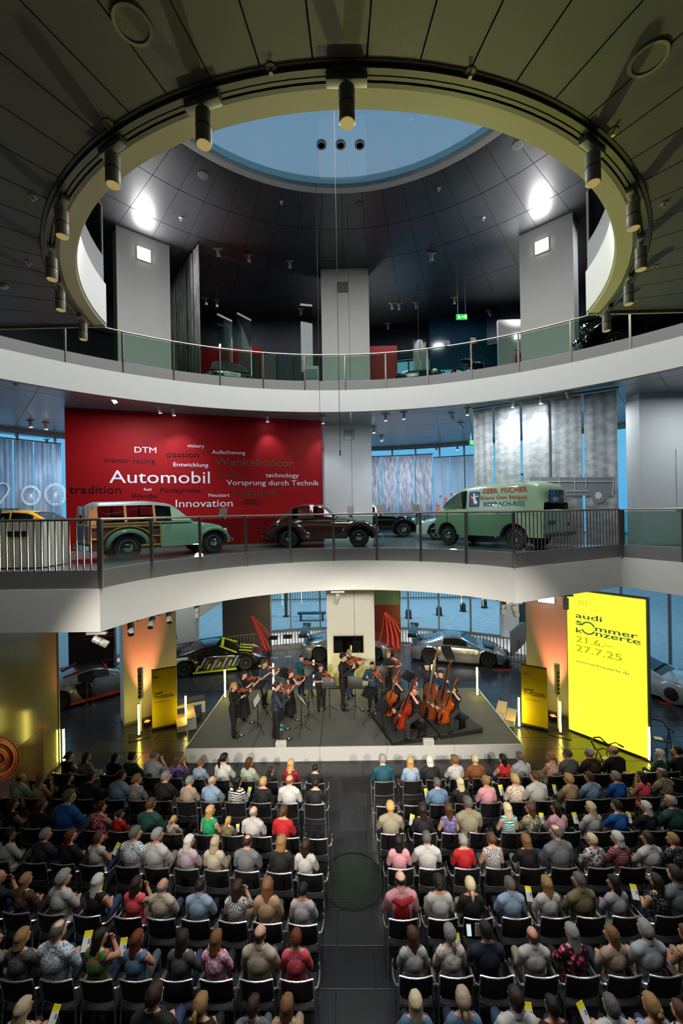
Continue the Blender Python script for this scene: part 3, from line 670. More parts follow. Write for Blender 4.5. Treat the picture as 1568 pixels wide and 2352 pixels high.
flat(pr, [bp(1374 + 8 * cos(2 * pi * k / 16), 1138 + 8 * sin(2 * pi * k / 16), .062) for k in range(16)])
mk('truck_print_light', pr, PR2, gz, smooth=False)
# curtains of the outer windows
CITY = screen_cloth('gauze_city_print', (196, 214, 232), (150, 178, 204), .9, .6, .22); CROWD = screen_cloth('gauze_crowd_print', (214, 216, 226), (150, 154, 166), 2.2, .5, .12); SKYC = screen_cloth('gauze_sky_print', (206, 224, 238), (180, 206, 226), .5, .6, .2)
def curtain_row(px_list, y, top, m, label):
    r_ = 15.7; pts = []
    for px in px_list:
        d = ray(px, 1100); d2 = Vector((d.x, d.y)); a = d2.dot(d2); b = -2 * d2.y * 6; c = 36 - r_ * r_; t = (-b + math.sqrt(b * b - 4 * a * c)) / (2 * a); pts.append(Vector((d.x * t, d.y * t, 0)))
    o0 = Vector((pts[0].x, pts[0].y, L1)); t = empty('curtain', o0, label=label, cat='curtain'); off = Vector((o0.x, o0.y, 0))
    for i in range(len(pts) - 1): 
        p, q = pts[i] - off, pts[i + 1] - off; d = (q - p); gauze(t, p + d * .02, p + d * .95, .05, top - L1, m, 4, .02)
    mk('top_rail', MB().tube([p - off + UP * (top - L1 + .03) for p in pts], .025, 6), DSTEEL, t)
    return t, off, pts
tc_, offc, pts = curtain_row([-62, -16, 32, 79, 124, 142], 20, 10.2, CITY, 'blue lit gauze curtains with a ferris wheel print at the left gallery window')
wm = pbr('print_white', (206, 222, 236), .7)
dirc = (pts[3] - pts[1]); dirc.normalize(); nc = Vector((dirc.y, -dirc.x, 0))
for cx_, cy_, rr in ((70, 1138, 22), (127, 1136, 25)):
    f = lambda px, py: on_plane(px, py, Vector((pts[2].x, pts[2].y, 0)) + nc * .06, nc) - Vector((offc.x, offc.y, L1))
    mb = MB()
    for q_ in (1, .86): mb.tube([f(cx_ + rr * q_ * cos(2 * pi * k / 36), cy_ + rr * q_ * sin(2 * pi * k / 36)) for k in range(36)], .014, 4, closed=True)
    for k in range(18): mb.tube([f(cx_ + rr * .9 * cos(2 * pi * k / 18), cy_ + rr * .9 * sin(2 * pi * k / 18)), f(cx_, cy_)], .006, 3)
    o = mk('wheel_print', mb, wm, tc_)
mb = MB().tube([f(*q_) for q_ in ((-4, 1112), (6, 1109), (15, 1112), (20, 1122), (16, 1134), (8, 1145), (-3, 1158))], .03, 4); mk('digit_print', mb, wm, tc_)
curtain_row([842, 876, 914, 953, 995], 20, 10.15, CROWD, 'four gauze curtains printed with a crowd before columns, right of the centre pillar')
tf, offf, ptf = curtain_row([995, 1034, 1068, 1104], 20, 9.95, SKYC, 'pale blue gauze curtains with red flowers behind the green van')
df_ = (ptf[2] - ptf[0]).normalized(); nf = Vector((df_.y, -df_.x, 0)); mb = MB()
for k in range(46):
    px, py = rnd.uniform(1000, 1084), 1190 - abs(rnd.gauss(0, 1)) * 22 - 8
    if py < 1128: continue
    p = on_plane(px, py, Vector((ptf[0].x, ptf[0].y, 0)) + nf * .05, nf) - Vector((offf.x, offf.y, L1)); mb.ball(p, (.07, .012, .06), 8, 4)
o = mk('flower_print', mb, pbr('poppy_red', (214, 70, 52), .7), tf); o['kind'] = 'stuff'
# upper gallery fittings
q0, q1 = Vector((-7.35, 16.75, 0)), Vector((-5.2, 14.3, 0)); off = Vector((q0.x, q0.y, L2))
t = empty('gauze_strip_banner', off, label='pale gauze strips hanging from the dark ceiling beside the left pillar', cat='banner')
for i in range(5): gauze(t, q0.lerp(q1, i / 5 + .01) - Vector((q0.x, q0.y, 0)), q0.lerp(q1, (i + 1) / 5 - .012) - Vector((q0.x, q0.y, 0)), .03, C2 - L2 - .15, screen_cloth('gauze_plain', (196, 198, 192), (150, 152, 148), 1.5, .3, .05), 3, .02)
mk('top_rail', MB().tube([UP * (C2 - L2 - .1), q1 - q0 + UP * (C2 - L2 - .1)], .03, 6), DSTEEL, t)
p = on_y(962, 850, 17.5); off = Vector((p.x, 17.5, L2)); t = empty('gauze_strip_banner', off, label='narrow pale gauze column hanging right of the centre pillar upstairs', cat='banner')
for a_, b_ in (((-.25, 0), (.0, -.25)), ((.02, -.25), (.3, 0))): gauze(t, a_, b_, .03, 14.6 - L2, MATS['gauze_plain'], 2, .02)
mk('top_rail', MB().box((0, 0, 14.62 - L2), (.6, .3, .04)), DSTEEL, t, smooth=False); mk('cord', MB().tube([(0, 0, 14.6 - L2), (0, 0, C2 - L2)], .01, 5), DSTEEL, t)
def wall_panel(name, x0, x1, y, z0, z1, m, thick=.15): return struct(name, MB().box(((x0 + x1) / 2, y, (z0 + z1) / 2), (x1 - x0, thick, z1 - z0)), m, smooth=False)
a, b = on_y(456, 800, 18.5), on_y(600, 800, 18.5); wall_panel('wall_red_upper_left', a.x, b.x, 18.5, L2, 14.9, RED)
a, b = on_y(846, 800, 17.8), on_y(911, 800, 17.8); wall_panel('wall_red_upper_right', a.x, b.x, 17.8, L2, 14.55, pbr('red_wall_paint2', (150, 26, 20), .6))
a, b = on_y(560, 800, 19.2), on_y(846, 800, 19.2); wall_panel('wall_dark_upper', a.x - 6, b.x, 20.2, L2, C2, pbr('dark_wall_upper', (26, 28, 32), .6))
a, b = on_y(985, 800, 20.6), on_y(1143, 800, 20.6); wall_panel('wall_blue_upper', a.x, b.x + .4, 20.6, 14.45, C2, pbr('dark_blue_glass', (18, 62, 86), .15))
a, b = on_y(1143, 800, 17.2), on_y(1200, 800, 17.2); wall_panel('wall_upper_right', a.x, b.x + .4, 17.2, L2, 15.3, WHITE)
p = on_y(1187, 773, 17.1); t = empty('wall_luminaire', p, label='small glowing square lamp beside the fire extinguisher upstairs', cat='lamp'); mk('frame', MB().box((0, .03, 0), (.28, .03, .24)), PLATE, t, smooth=False); mk('panel', MB().box((0, 0, 0), (.24, .03, .2)), LUM, t, smooth=False)
p = on_y(1189, 822, 17.0); t = empty('fire_extinguisher', p, label='red fire extinguisher on the white wall of the upper gallery', cat='fire extinguisher')
mk('tank', MB().lathe([(.09, -.2), (.1, -.17), (.1, .12), (.06, .19), (.03, .21)], 14), pbr('extinguisher_red', (170, 24, 20), .3), t); mk('valve', MB().tube([(0, 0, .2), (0, 0, .28), (-.1, 0, .36)], .02, 6), BLACK, t); mk('hose', MB().tube([(0, 0, .26), (.12, 0, .2), (.13, 0, -.05)], .014, 6), BLACK, t)
for k, (pa, pb, top_, yy) in enumerate(((500, 533, 722, 15.6), (546, 577, 720, 15.6), (691, 718, 700, 15.2))):
    sl_ = .6 if k < 2 else .1; a, b = on_y(pa, 800, yy), on_y(pb, 800, yy + sl_); z1 = on_y(pa, top_, yy).z; off = Vector((a.x, yy, L2))
    t = empty('glass_partition', off, label='upright glass sheet in the dark upper gallery, %s' % ('leftmost', 'second from the left', 'beside the centre pillar')[k], cat='glass panel', group='upper gallery glass sheets')
    M = Matrix.Rotation(math.atan2(sl_, b.x - a.x), 3, 'Z'); L = math.hypot(sl_, b.x - a.x)
    mk('pane', MB().box((L / 2 * cos(math.atan2(sl_, b.x - a.x)), L / 2 * sin(math.atan2(sl_, b.x - a.x)), (z1 - L2) / 2), (L, .015, z1 - L2), M=M), glass('vitrine_glass', (214, 232, 230), .1), t, smooth=False)
    mk('top_clamp', MB().box((L / 2 * cos(math.atan2(sl_, b.x - a.x)), L / 2 * sin(math.atan2(sl_, b.x - a.x)), z1 - L2), (L, .05, .08), M=M), ALU, t, smooth=False)
POST = [pbr('poster_brown', (70, 58, 48), .5, var=.5, vscale=2), pbr('poster_grey', (96, 94, 88), .5, var=.6, vscale=1.5), pbr('poster_blue', (44, 60, 76), .5, var=.5, vscale=2), pbr('poster_dark', (48, 46, 46), .5, var=.5, vscale=2)]
for k, (pa, pb) in enumerate(((575, 596), (598, 635), (637, 673), (675, 708))):
    a, b = on_y(pa, 850, 17.6), on_y(pb, 850, 17.6); off = Vector(((a.x + b.x) / 2, 17.6, L2)); t = empty('poster_board', off, label='tall dim photo board in the upper gallery, %s from the green car' % ('first', 'second', 'third', 'fourth')[k], cat='poster', group='upper gallery photo boards')
    mk('board', MB().box((0, 0, 1.6), (b.x - a.x - .04, .05, 3.2)), POST[k], t, smooth=False); mk('frame', MB().box((0, .03, 1.6), (b.x - a.x, .03, 3.26)), pbr('dark_red_frame', (60, 20, 20), .5), t, smooth=False)
p = on_y(716, 850, 14.6); t = empty('display_lectern', (p.x, 14.6, L2), label='pale display stand with small figures left of the centre pillar upstairs', cat='display stand')
mk('body', MB().bbox((0, 0, .75), (.5, .3, 1.5), .02), pbr('pale_stand', (150, 156, 150), .5), t); mk('picture', MB().box((0, -.16, 1.2), (.42, .02, .34)), pbr('stand_picture', (84, 110, 120), .5), t, smooth=False); mk('cover', MB().box((0, -.16, .55), (.3, .02, .5)), PLATE, t, smooth=False)
# ================================================================== THE LIT SCREEN AND PRINTED BANNERS
YEL = glow('screen_yellow', (1, .95, .024), 1.7)
INK = pbr('ink_dark_green', (40, 62, 46), .6); INK2 = pbr('ink_olive', (170, 182, 30), .6); INKB = pbr('ink_black', (20, 20, 16), .6)
def glowink(name, c): return glow(name, c, .8)
SINK, SINK2 = glowink('screen_ink_green', (62, 94, 62)), glowink('screen_ink_olive', (178, 190, 24))
def word(parent, s_, P, nrm, tg, base, px, py, px2, m, wide=1.15, bold=.0, off=Vector()):
    p = on_plane(px, py, P, nrm); q = on_plane(px2, py, P, nrm); L_ = (q - p).dot(tg)
    me = text_mesh(s_, bold=bold); xs_ = [v.co.x for v in me.vertices]; w0 = max(xs_) - min(xs_)
    sz = L_ / w0 / wide
    lettering('lettering', s_, m, parent, p - base - tg * (min(xs_) * sz * wide), tg, UP, sz, wide=wide, bold=bold)
def concert_print(parent, P, nrm, tg, base, rows, ring, logo, m, m2):
    for s_, px, py, px2, k in rows: word(parent, s_, P, nrm, tg, base, px, py, px2, m2 if k == 2 else m, wide=1.95 if k == 1 else 1.5 if k == 2 else 1.3, bold={1: .022, 2: .02, 3: .012}[k])
    c = on_plane(*ring[:2], P, nrm) - base; r_ = (on_plane(ring[0] + ring[2], ring[1], P, nrm) - on_plane(ring[0], ring[1], P, nrm)).dot(tg)
    mb = MB()
    for a, b in ((20, 160), (200, 340)): mb.tube([c + tg * r_ * cos(R(a + (b - a) * k / 16)) + UP * r_ * sin(R(a + (b - a) * k / 16)) for k in range(17)], r_ * .15, 4)
    mk('big_o', mb, m, parent)
    p = on_plane(logo[0], logo[2], P, nrm) - base; w_ = (on_plane(logo[1], logo[2], P, nrm) - on_plane(logo[0], logo[2], P, nrm)).dot(tg)
    four_rings(parent, p, tg, UP, w_ / 6.26, m, .09)
s0, s1 = on_z(1307, 1679, 0), on_z(1488, 1748, 0); s0.z = s1.z = 0; tg = (s1 - s0).normalized(); nr = Vector((tg.y, -tg.x, 0)); W_ = (s1 - s0).length
if nr.y > 0: nr = -nr
t = empty('lit_screen', s0, label='huge glowing yellow concert screen standing right of the stage', cat='screen'); M = Matrix((tg, -nr, UP)).transposed(); HS = 4.55
mk('case', MB().box(tg * W_ / 2 - nr * .16 + UP * (HS / 2 + .02), (W_ + .06, .28, HS + .04), M=M), pbr('screen_case', (120, 120, 116), .5), t, smooth=False)
mk('display', MB().box(tg * W_ / 2 - nr * .01 + UP * (HS / 2 + .04), (W_, .02, HS - .06), M=M), YEL, t, smooth=False)
mk('foot_strip', MB().box(tg * W_ / 2 - nr * .01 + UP * .02, (W_ + .04, .05, .04), M=M), BLACK, t, smooth=False)
concert_print(t, s0 + nr * .004, nr, tg, s0, [('audi', 1321, 1418, 1382, 1), ('s', 1322, 1434, 1337, 1), ('mmer', 1366, 1449, 1465, 1), ('k', 1322, 1452, 1339, 1), ('nzerte', 1367, 1460.5, 1471, 1), ('21.6.\u2013', 1322, 1473, 1406, 2), ('27.7.25', 1322, 1494, 1428, 2), ('sommerkonzerte.de', 1322, 1520, 1445, 3)], (1350, 1443, 15), (1320, 1355, 1387), SINK, SINK2)
YB = pbr('banner_yellow', (236, 206, 20), .55)
def rollup(bl, br, label, rows, ring, logo):
    a, b = on_z(*bl, 0), on_z(*br, 0); tg = (b - a).normalized(); nr = Vector((tg.y, -tg.x, 0)); nr = -nr if nr.y > 0 else nr; W_ = (b - a).length; M = Matrix((tg, -nr, UP)).transposed()
    t = empty('rollup_banner', a, label=label, cat='banner')
    mk('sheet', MB().box(tg * W_ / 2 + UP * 1.04, (W_, .012, 1.94), M=M), YB, t, smooth=False); mk('base', MB().bbox(tg * W_ / 2 + UP * .04, (W_ + .04, .2, .08), .02, M=M), BLACK, t); mk('top_bar', MB().box(tg * W_ / 2 + UP * 2.02, (W_ + .01, .03, .03), M=M), DSTEEL, t, smooth=False)
    concert_print(t, a + nr * .009, nr, tg, a, rows, ring, logo, INKB, INKB)
rollup((350, 1678), (407.5, 1666), 'yellow concert roll-up banner beside the left pillar', [('audi', 353.5, 1595, 373, 1), ('s', 353.5, 1601, 358, 1), ('mmer', 369, 1600, 398.6, 1), ('k', 353.5, 1606.5, 358, 1), ('nzerte', 370, 1604, 401, 1), ('sommerkonzerte.de', 355, 1615, 387, 3)], (363, 1598, 5), (351, 363.5, 1559))
rollup((1198.5, 1665), (1258, 1679), 'yellow concert roll-up banner beside the right pillar', [('audi', 1203, 1584, 1225, 1), ('s', 1203, 1589, 1207.5, 1), ('mmer', 1218.5, 1592, 1252, 1), ('k', 1203, 1594, 1207.5, 1), ('nzerte', 1219, 1597, 1254, 1), ('sommerkonzerte.de', 1203, 1605, 1240, 3)], (1213, 1588, 5.3), (1203, 1216, 1549))
# glossy partition at the left with red light trails
g0, g1 = on_z(137, 1757, 0), Vector((-8.0, 6.9, 0)); g0.z = 0; gd = (g1 - g0).normalized(); gn = Vector((-gd.y, gd.x, 0)); gn = -gn if gn.x < 0 else gn; GL = (g1 - g0).length; M = Matrix((gd, gn, UP)).transposed()
gm = pbr('glossy_trail_print', (128, 130, 92), .14, spec=.7, bump=.25, bscale=1.2, var=.25, vscale=.5)
t = empty('glossy_partition', g0, label='tall glossy olive partition with glowing red curve print at the left edge', cat='partition')
mk('panel', MB().box(gd * GL / 2 - gn * .05 + UP * 2.66, (GL, .1, 5.3), M=M), gm, t, smooth=False)
mk('edge_profile', MB().box(UP * 2.66 - gn * .05, (.05, .14, 5.3), M=M), pbr('pale_profile', (170, 170, 140), .4), t, smooth=False)
mk('lower_print', MB().box(gd * (GL / 2 + .35) + gn * .003 + UP * .75, (GL - .7, .006, 1.45), M=M), pbr('brown_red_print', (84, 40, 26), .2, var=.4, vscale=1.5), t, smooth=False)
mk('foot_rail', MB().box(gd * GL / 2 + gn * .03 + UP * .04, (GL, .06, .08), M=M), DSTEEL, t, smooth=False)
TRAIL = pbr('trail_red', (236, 62, 44), .4); TRAIL2 = pbr('trail_orange', (246, 120, 70), .4)
for k in range(7):
    s_ = 1 - k * .14; pts_ = []
    for a in range(-90, 96, 6):
        pts_.append(on_plane(-6 + 50 * s_ * cos(R(a)) * (1 if a < 20 else 1 - .0 * a), 1742 - 52 * s_ * sin(R(-a)) * (-1), g0 + gn * .012, gn) - g0)
    pts_ += [on_plane(-6 - 20 * s_, 1742 + 70 * s_, g0 + gn * .012, gn) - g0]
    mk('light_trail', MB().tube(pts_, .012 + .018 * (k % 3), 4), TRAIL if k % 2 else TRAIL2, t)
# printed dark panels at the back
def print_board(name, y, x0, x1, z1, m, label, trails, low=None):
    a, b = on_y(x0, 1450, y), on_y(x1, 1450, y); off = Vector((a.x, y, 0)); W_ = b.x - a.x
    t = empty(name, off, label=label, cat='display board'); mk('panel', MB().box((W_ / 2, .06, z1 / 2), (W_, .1, z1)), m, t, smooth=False); mk('edge_profile', MB().box((W_, .05, z1 / 2), (.04, .14, z1)), STEEL, t, smooth=False)
    if low: mk('lower_print', MB().box((W_ / 2, .006, z1 * .24), (W_ - .02, .01, z1 * .46)), low, t, smooth=False)
    for k, (pts_, w_) in enumerate(trails):
        q = [on_y(px, py, y - .004 - .002 * k) - off for px, py in pts_]
        mk('light_trail', MB().tube(q, [.7 * w_ * (.25 + .75 * i / (len(q) - 1)) for i in range(len(q))], 4), (TRAIL, TRAIL2)[k % 4 == 3], t)
print_board('print_board', 20.4, 511, 622, L1B - .02, pbr('board_taupe', (72, 62, 60), .3, var=.2, vscale=.6), 'tall dark brown display board with red light trails left of the centre pillar', [([(577, 1415), (590, 1440), (603, 1470), (612, 1496)], .09), ([(578, 1415), (596, 1443), (612, 1474), (620, 1492)], .06), ([(579, 1415), (602, 1443), (621, 1470)], .04), ([(580, 1415), (606, 1440), (621, 1461)], .03), ([(576, 1415), (586, 1440), (597, 1468), (606, 1496)], .03)])
print_board('print_board', 20.0, 850, 920, L1B - .02, pbr('board_olive', (82, 92, 62), .25, var=.15, vscale=.6), 'olive and red display board with bold red light trails right of the centre pillar', [([(883, 1407), (888, 1430), (890, 1460), (890, 1490)], .1), ([(884, 1407), (895, 1430), (901, 1460), (903, 1490)], .12), ([(885, 1407), (902, 1430), (912, 1460), (915, 1489)], .1), ([(886, 1407), (908, 1430), (919, 1452)], .05), ([(882, 1407), (879, 1440), (872, 1470), (866, 1490)], .06), ([(887, 1407), (912, 1426), (920, 1436)], .03)], pbr('board_wine', (92, 26, 20), .25, var=.3, vscale=1))
print_board('print_board', 16.4, 156, 262, L1B - .02, pbr('board_black', (34, 28, 26), .35), 'black display board behind the silver and red car', [([(175, 1464), (222, 1457), (262, 1452)], .03), ([(180, 1471), (222, 1464), (262, 1459)], .03)])
# television on the centre pillar
a, b = on_y(766, 1500, 16.24), on_y(834, 1460, 16.24); t = empty('television', ((a.x + b.x) / 2, 16.24, (a.z + b.z) / 2), label='black flat television on the white centre pillar', cat='television'); w_, h_ = b.x - a.x, b.z - a.z
mk('case', MB().bbox((0, .01, 0), (w_, .05, h_), .008), BLACK, t); mk('display', MB().box((0, -.017, 0), (w_ - .05, .006, h_ - .05)), pbr('tv_glass', (4, 4, 5), .06), t, smooth=False); mk('wall_mount', MB().box((0, .045, 0), (.3, .03, .2)), DSTEEL, t, smooth=False)
# orange glow of the uplights at the pillars
ORA = (1, .22, .09)
for P, c in ((PL, (331, 1640)), (PR, (1277, 1650))):
    o, fl, tgp, nrp = P; p = on_plane(c[0], c[1], fl, nrp); p.z = .02; p = p + nrp * .4
    t = empty('floor_uplight', p, label='small black floor lamp washing the %s pillar in orange' % ('left' if P is PL else 'right'), cat='floor lamp'); mk('body', MB().bbox((0, 0, .05), (.2, .2, .1), .02), BLACK, t); mk('lens', MB().box((0, 0, .103), (.15, .15, .01)), glow('orange_lens', (255, 90, 40), 5), t, smooth=False)
    light('SPOT', p + UP * .13, 1100, ORA, p + UP * 4 - nrp * .5, .05, spot=36, blend=.9)
# ================================================================== STAGE
ST = .4
fl_, fr_, bl_, br_ = on_z(427, 1720, ST), on_z(1197, 1709, ST), on_z(512, 1600, ST), on_z(1100, 1587, ST)
bl_.y = br_.y = 15.3; bl_.x = fl_.x - .0 + (bl_.x - fl_.x); 
STG = pbr('stage_carpet', (90, 92, 88), .8, bump=.3, bscale=220, var=.18, vscale=1.5)
stage = empty('stage', ((fl_.x + fr_.x) / 2, 13, 0), label='low concert stage with dark decking and white front panels', cat='stage'); so = Vector(((fl_.x + fr_.x) / 2, 13, 0))
mk('underframe', MB().prism([tuple((p.lerp((fl_ + fr_ + bl_ + br_) / 4, .01)).to_2d()) for p in (fl_, fr_, br_, bl_)], 0, ST - .03, c=-so), BLACK, stage, smooth=False)
def sp_(u, v): return fl_.lerp(fr_, u).lerp(bl_.lerp(br_, u), v)
nu, nv = 5, 3
for i in range(nu):
    for j in range(nv):
        e = .004; q = [sp_((i + e) / nu, (j + e) / nv), sp_((i + 1 - e) / nu, (j + e) / nv), sp_((i + 1 - e) / nu, (j + 1 - e) / nv), sp_((i + e) / nu, (j + 1 - e) / nv)]
        mk('deck_panel', MB().prism([tuple(p.to_2d()) for p in q], ST - .028, ST, c=-so), STG, stage, smooth=False)
WP = pbr('white_stage_panel', (206, 208, 206), .45)
for (a, b, n_) in ((fl_, fr_, 5), (bl_, fl_, 3), (fr_, br_, 3)):
    d = (b - a); d.z = 0; nn = Vector((d.y, -d.x, 0)).normalized()
    for i in range(n_):
        p, q = a.lerp(b, i / n_), a.lerp(b, (i + 1) / n_); u = (q - p).normalized() * .003
        mk('front_panel' if n_ == 5 else 'side_panel', MB().prism([tuple(v.to_2d()) for v in (p + u, q - u, q - u + nn * .03, p + u + nn * .03)], .005, ST + .012, c=-so), WP, stage, smooth=False)
RISER = pbr('riser_black', (48, 49, 50), .8, bump=.3, bscale=220)
RZ = ST + .17
for k, pxs in enumerate((((852, 1635), (900, 1701), (1006, 1686), (948, 1622)), ((1011, 1686), (1109, 1671), (1063, 1640), (954, 1622)))):
    q = [on_z(*p, RZ) for p in pxs]; c = sum(q, Vector()) / 4; c.z = ST; t = empty('riser', c, label='black low riser on the stage under the %s' % ('two front cellists' if k == 0 else 'bass players and the rear cellist'), cat='riser', group='stage risers')
    mk('deck', MB().prism([tuple((p - c).to_2d()) for p in q], .13, .17), RISER, t, smooth=False); mk('skirt', MB().prism([tuple(((p - c) * .99).to_2d()) for p in q], .002, .13), pbr('riser_skirt', (18, 18, 19), .9), t, smooth=False)
WOOD = pbr('pale_wood', (208, 178, 128), .5, var=.15, vscale=8)
def steps(p, rz, label, n=2):
    t = empty('steps', p, rz, label=label, cat='steps')
    for i in range(n):
        h = .2 * (n - i) - .0; x = -.3 - .3 * i + .3
        mk('tread', MB().box((0, x, .2 * (n - i) - .015), (.9, .3, .03)), WOOD, t, smooth=False); mk('riser_box', MB().box((0, x + .01, (.2 * (n - i) - .03) / 2), (.88, .28, .2 * (n - i) - .03)), WP, t, smooth=False)
steps(on_z(437, 1662, 0), R(-63), 'small wooden steps at the left side of the stage'); steps(on_z(1152, 1650, 0), R(63), 'small wooden steps at the right side of the stage')
a, b = on_z(352, 1655, 0), on_z(470, 1630, 0); c = (a + b) / 2; dd = (b - a); t = empty('bench', c, math.atan2(dd.y, dd.x), label='white bench with dark slab top behind the left roll-up banner', cat='bench'); Lb = dd.length
mk('seat', MB().box((0, 0, .46), (Lb, .42, .05)), pbr('dark_slab', (60, 60, 60), .3), t, smooth=False); mk('top_board', MB().box((0, 0, .38), (Lb, .44, .1)), WHITE, t, smooth=False)
for x in (-Lb / 2 + .06, Lb / 2 - .06): mk('leg', MB().box((x, 0, .17), (.12, .42, .33)), WHITE, t, smooth=False)
# LED tubes
TUBE = glow('tube_yellow', (1, .8, .13), 24)
def led_tube(p, h, label, z=0, base=True):
    t = empty('led_tube', p, label=label, cat='light tube', group='yellow light tubes')
    mk('tube', MB().tube([(0, 0, .06), (0, 0, h)], .027, 10), TUBE, t); mk('end_cap', MB().tube([(0, 0, h), (0, 0, h + .02)], .028, 10), BLACK, t)
    if base:
        for k in range(3): a = k * 2 * pi / 3 + .4; mk('foot', MB().tube([(0, 0, .06), (.16 * cos(a), .16 * sin(a), .008)], .008, 5), BLACK, t)
    else: mk('socket', MB().tube([(0, 0, 0), (0, 0, .06)], .03, 8), BLACK, t)
    return t
for px, py, z, txt in ((147, 1753, 0, 'at the end of the glossy left partition'), (427, 1665, 0, 'beside the left wooden steps'), (517, 1604, ST, 'at the rear left stage corner'), (628, 1587, ST, 'behind the woman in the blue top'), (721, 1578, ST, 'behind the tall dark-haired woman violinist'), (808, 1582, ST, 'behind the tall violinist in the middle'), (993, 1592, ST, 'behind the double basses'), (1096, 1599, ST, 'at the rear right stage corner'), (1192, 1671, 0, 'left of the right roll-up banner'), (1491, 1750, 0, 'at the near edge of the big yellow screen')):
    led_tube(on_z(px, py, z), 1.06 if z else 1.0, 'glowing yellow light tube ' + txt)
for px, py, lr in ((320, 1692, 'left'), (1286, 1686, 'right')):
    p = on_z(px, py, 0); t = empty('column_loudspeaker', p, label='slim silver column loudspeaker on a stand by the %s pillar' % lr, cat='loudspeaker'); s_ = 1 if lr == 'left' else -1
    mk('base_plate', MB().bbox((0, 0, .012), (.62, .5, .024), .006, rz=s_ * .5), BLACK, t); mk('pole', MB().tube([(0, .12, .02), (0, .12, 1.2)], .02, 8), STEEL, t)
    b_ = mk('cabinet', MB().bbox((0, .12, 1.7), (.13, .12, 1.0), .012), pbr('silver_cabinet', (176, 178, 172), .35, .5), t)
    for k in range(6): mk('driver', MB().lathe([(.045, 0), (.05, .006), (.03, .004)], 14, M=Matrix.Rotation(R(90), 3, 'X'), c=(0, .058, 1.28 + k * .13)), pbr('driver_grey', (70, 72, 74), .6), b_)
    led_tube(p + Vector((0, -.02, .024)), 1.04, 'glowing yellow light tube in front of the %s column loudspeaker' % lr, base=False)
for px, py, lr in ((646, 1714, 'left'), (983, 1709, 'right')):
    t = empty('monitor_speaker', on_z(px, py, ST), label='small white wedge speaker on the stage front edge, %s one' % lr, cat='loudspeaker', group='white wedge speakers')
    mk('cabinet', MB().prism([(-.1, 0), (.1, 0), (.1, .08), (.02, .17), (-.1, .17)], -.15, .15, M=Matrix(((0, 0, 1), (1, 0, 0), (0, 1, 0)))), pbr('speaker_white', (220, 220, 216), .4), t, smooth=False); mk('grille', MB().box((0, -.101, .085), (.26, .006, .14)), pbr('grille_pale', (190, 190, 188), .6), t, smooth=False)
# hanging cables
for k, (px, py, y, z1, z0) in enumerate(((768, 300, 8.5, C2 + .05, 8.4), (741, 1330, 12.0, C2, 5.6), (812, 1330, 13.2, C2, 3.0))):
    p = on_y(px, py, y); t = empty('hanging_microphone', (p.x, p.y, z0), label='thin cable hanging from the ceiling %s' % ('in front of the skylight', 'before the left side of the centre pillar', 'with a microphone before the television')[k], cat='microphone')
    mk('cable', MB().tube([(0, 0, .1), (0, 0, z1 - z0)], .006, 5), BLACK, t); mk('capsule', MB().tube([(0, 0, 0), (0, 0, .12)], .014, 8), BLACK, t)
# white slatted counter of the first gallery
a = on_z(-80, 1312, L1); b = on_z(96, 1306, L1); t = empty('slatted_counter', (b.x, b.y, L1), label='white counter of upright slats behind the bars at the left edge', cat='counter')
SL = pbr('cream_slat', (176, 178, 164), .5); n_ = 15; Wc = b.x - a.x
mk('carcass', MB().box((-Wc / 2, .5, .54), (Wc - .1, .8, 1.0)), pbr('counter_inner', (90, 92, 92), .6), t, smooth=False)
for i in range(n_): mk('slat', MB().box((-Wc + Wc * (i + .5) / n_, .03, .56), (Wc / n_ - .02, .05, 1.06)), SL, t, smooth=False)
for i in range(7): mk('slat', MB().box((-.02, .12 + i * .115, .56), (.05, .095, 1.06)), SL, t, smooth=False)
mk('slot', MB().box((-.55, -.0, .8), (.5, .03, .12)), BLACK, t, smooth=False); mk('top', MB().box((-Wc / 2, .47, 1.1), (Wc, .92, .03)), WHITE, t, smooth=False)
# info plates
for k, (px, py, z, y) in enumerate(((512, 1180, L1, None), (805, 1175, L1, None), (873, 1172, L1, None), (956, 1172, L1, None), (1027, 790, L2, None), (1087, 784, L2, None))):
    c_, r_ = (c1, r1) if z == L1 else (c2, r2); 
    d = ray(px, py); d2 = Vector((d.x, d.y)); dy = Vector((-c_[0], -c_[1])); A = d2.dot(d2); B = 2 * d2.dot(dy); Cc = dy.dot(dy) - (r_ + .03) ** 2; tt = (-B + math.sqrt(B * B - 4 * A * Cc)) / (2 * A)
    p = Vector((d.x * tt, d.y * tt, EYE + d.z * tt)); t = empty('info_plate', p, label='small tilted info plate on the railing, %s' % ('in front of the motorcycle', 'before the centre pillar', 'before the black vintage car', 'before the pale blue curtains', 'left one of two upstairs', 'right one of two upstairs')[k], cat='info plate', group='railing info plates')
    mk('plate', MB().box((0, 0, .02), (.16, .012, .24), M=Matrix.Rotation(R(-25), 3, 'X')), pbr('plate_grey', (96, 96, 90), .35, .4), t, smooth=False); mk('clamp', MB().box((0, .02, -.11), (.05, .05, .06)), STEEL, t, smooth=False)
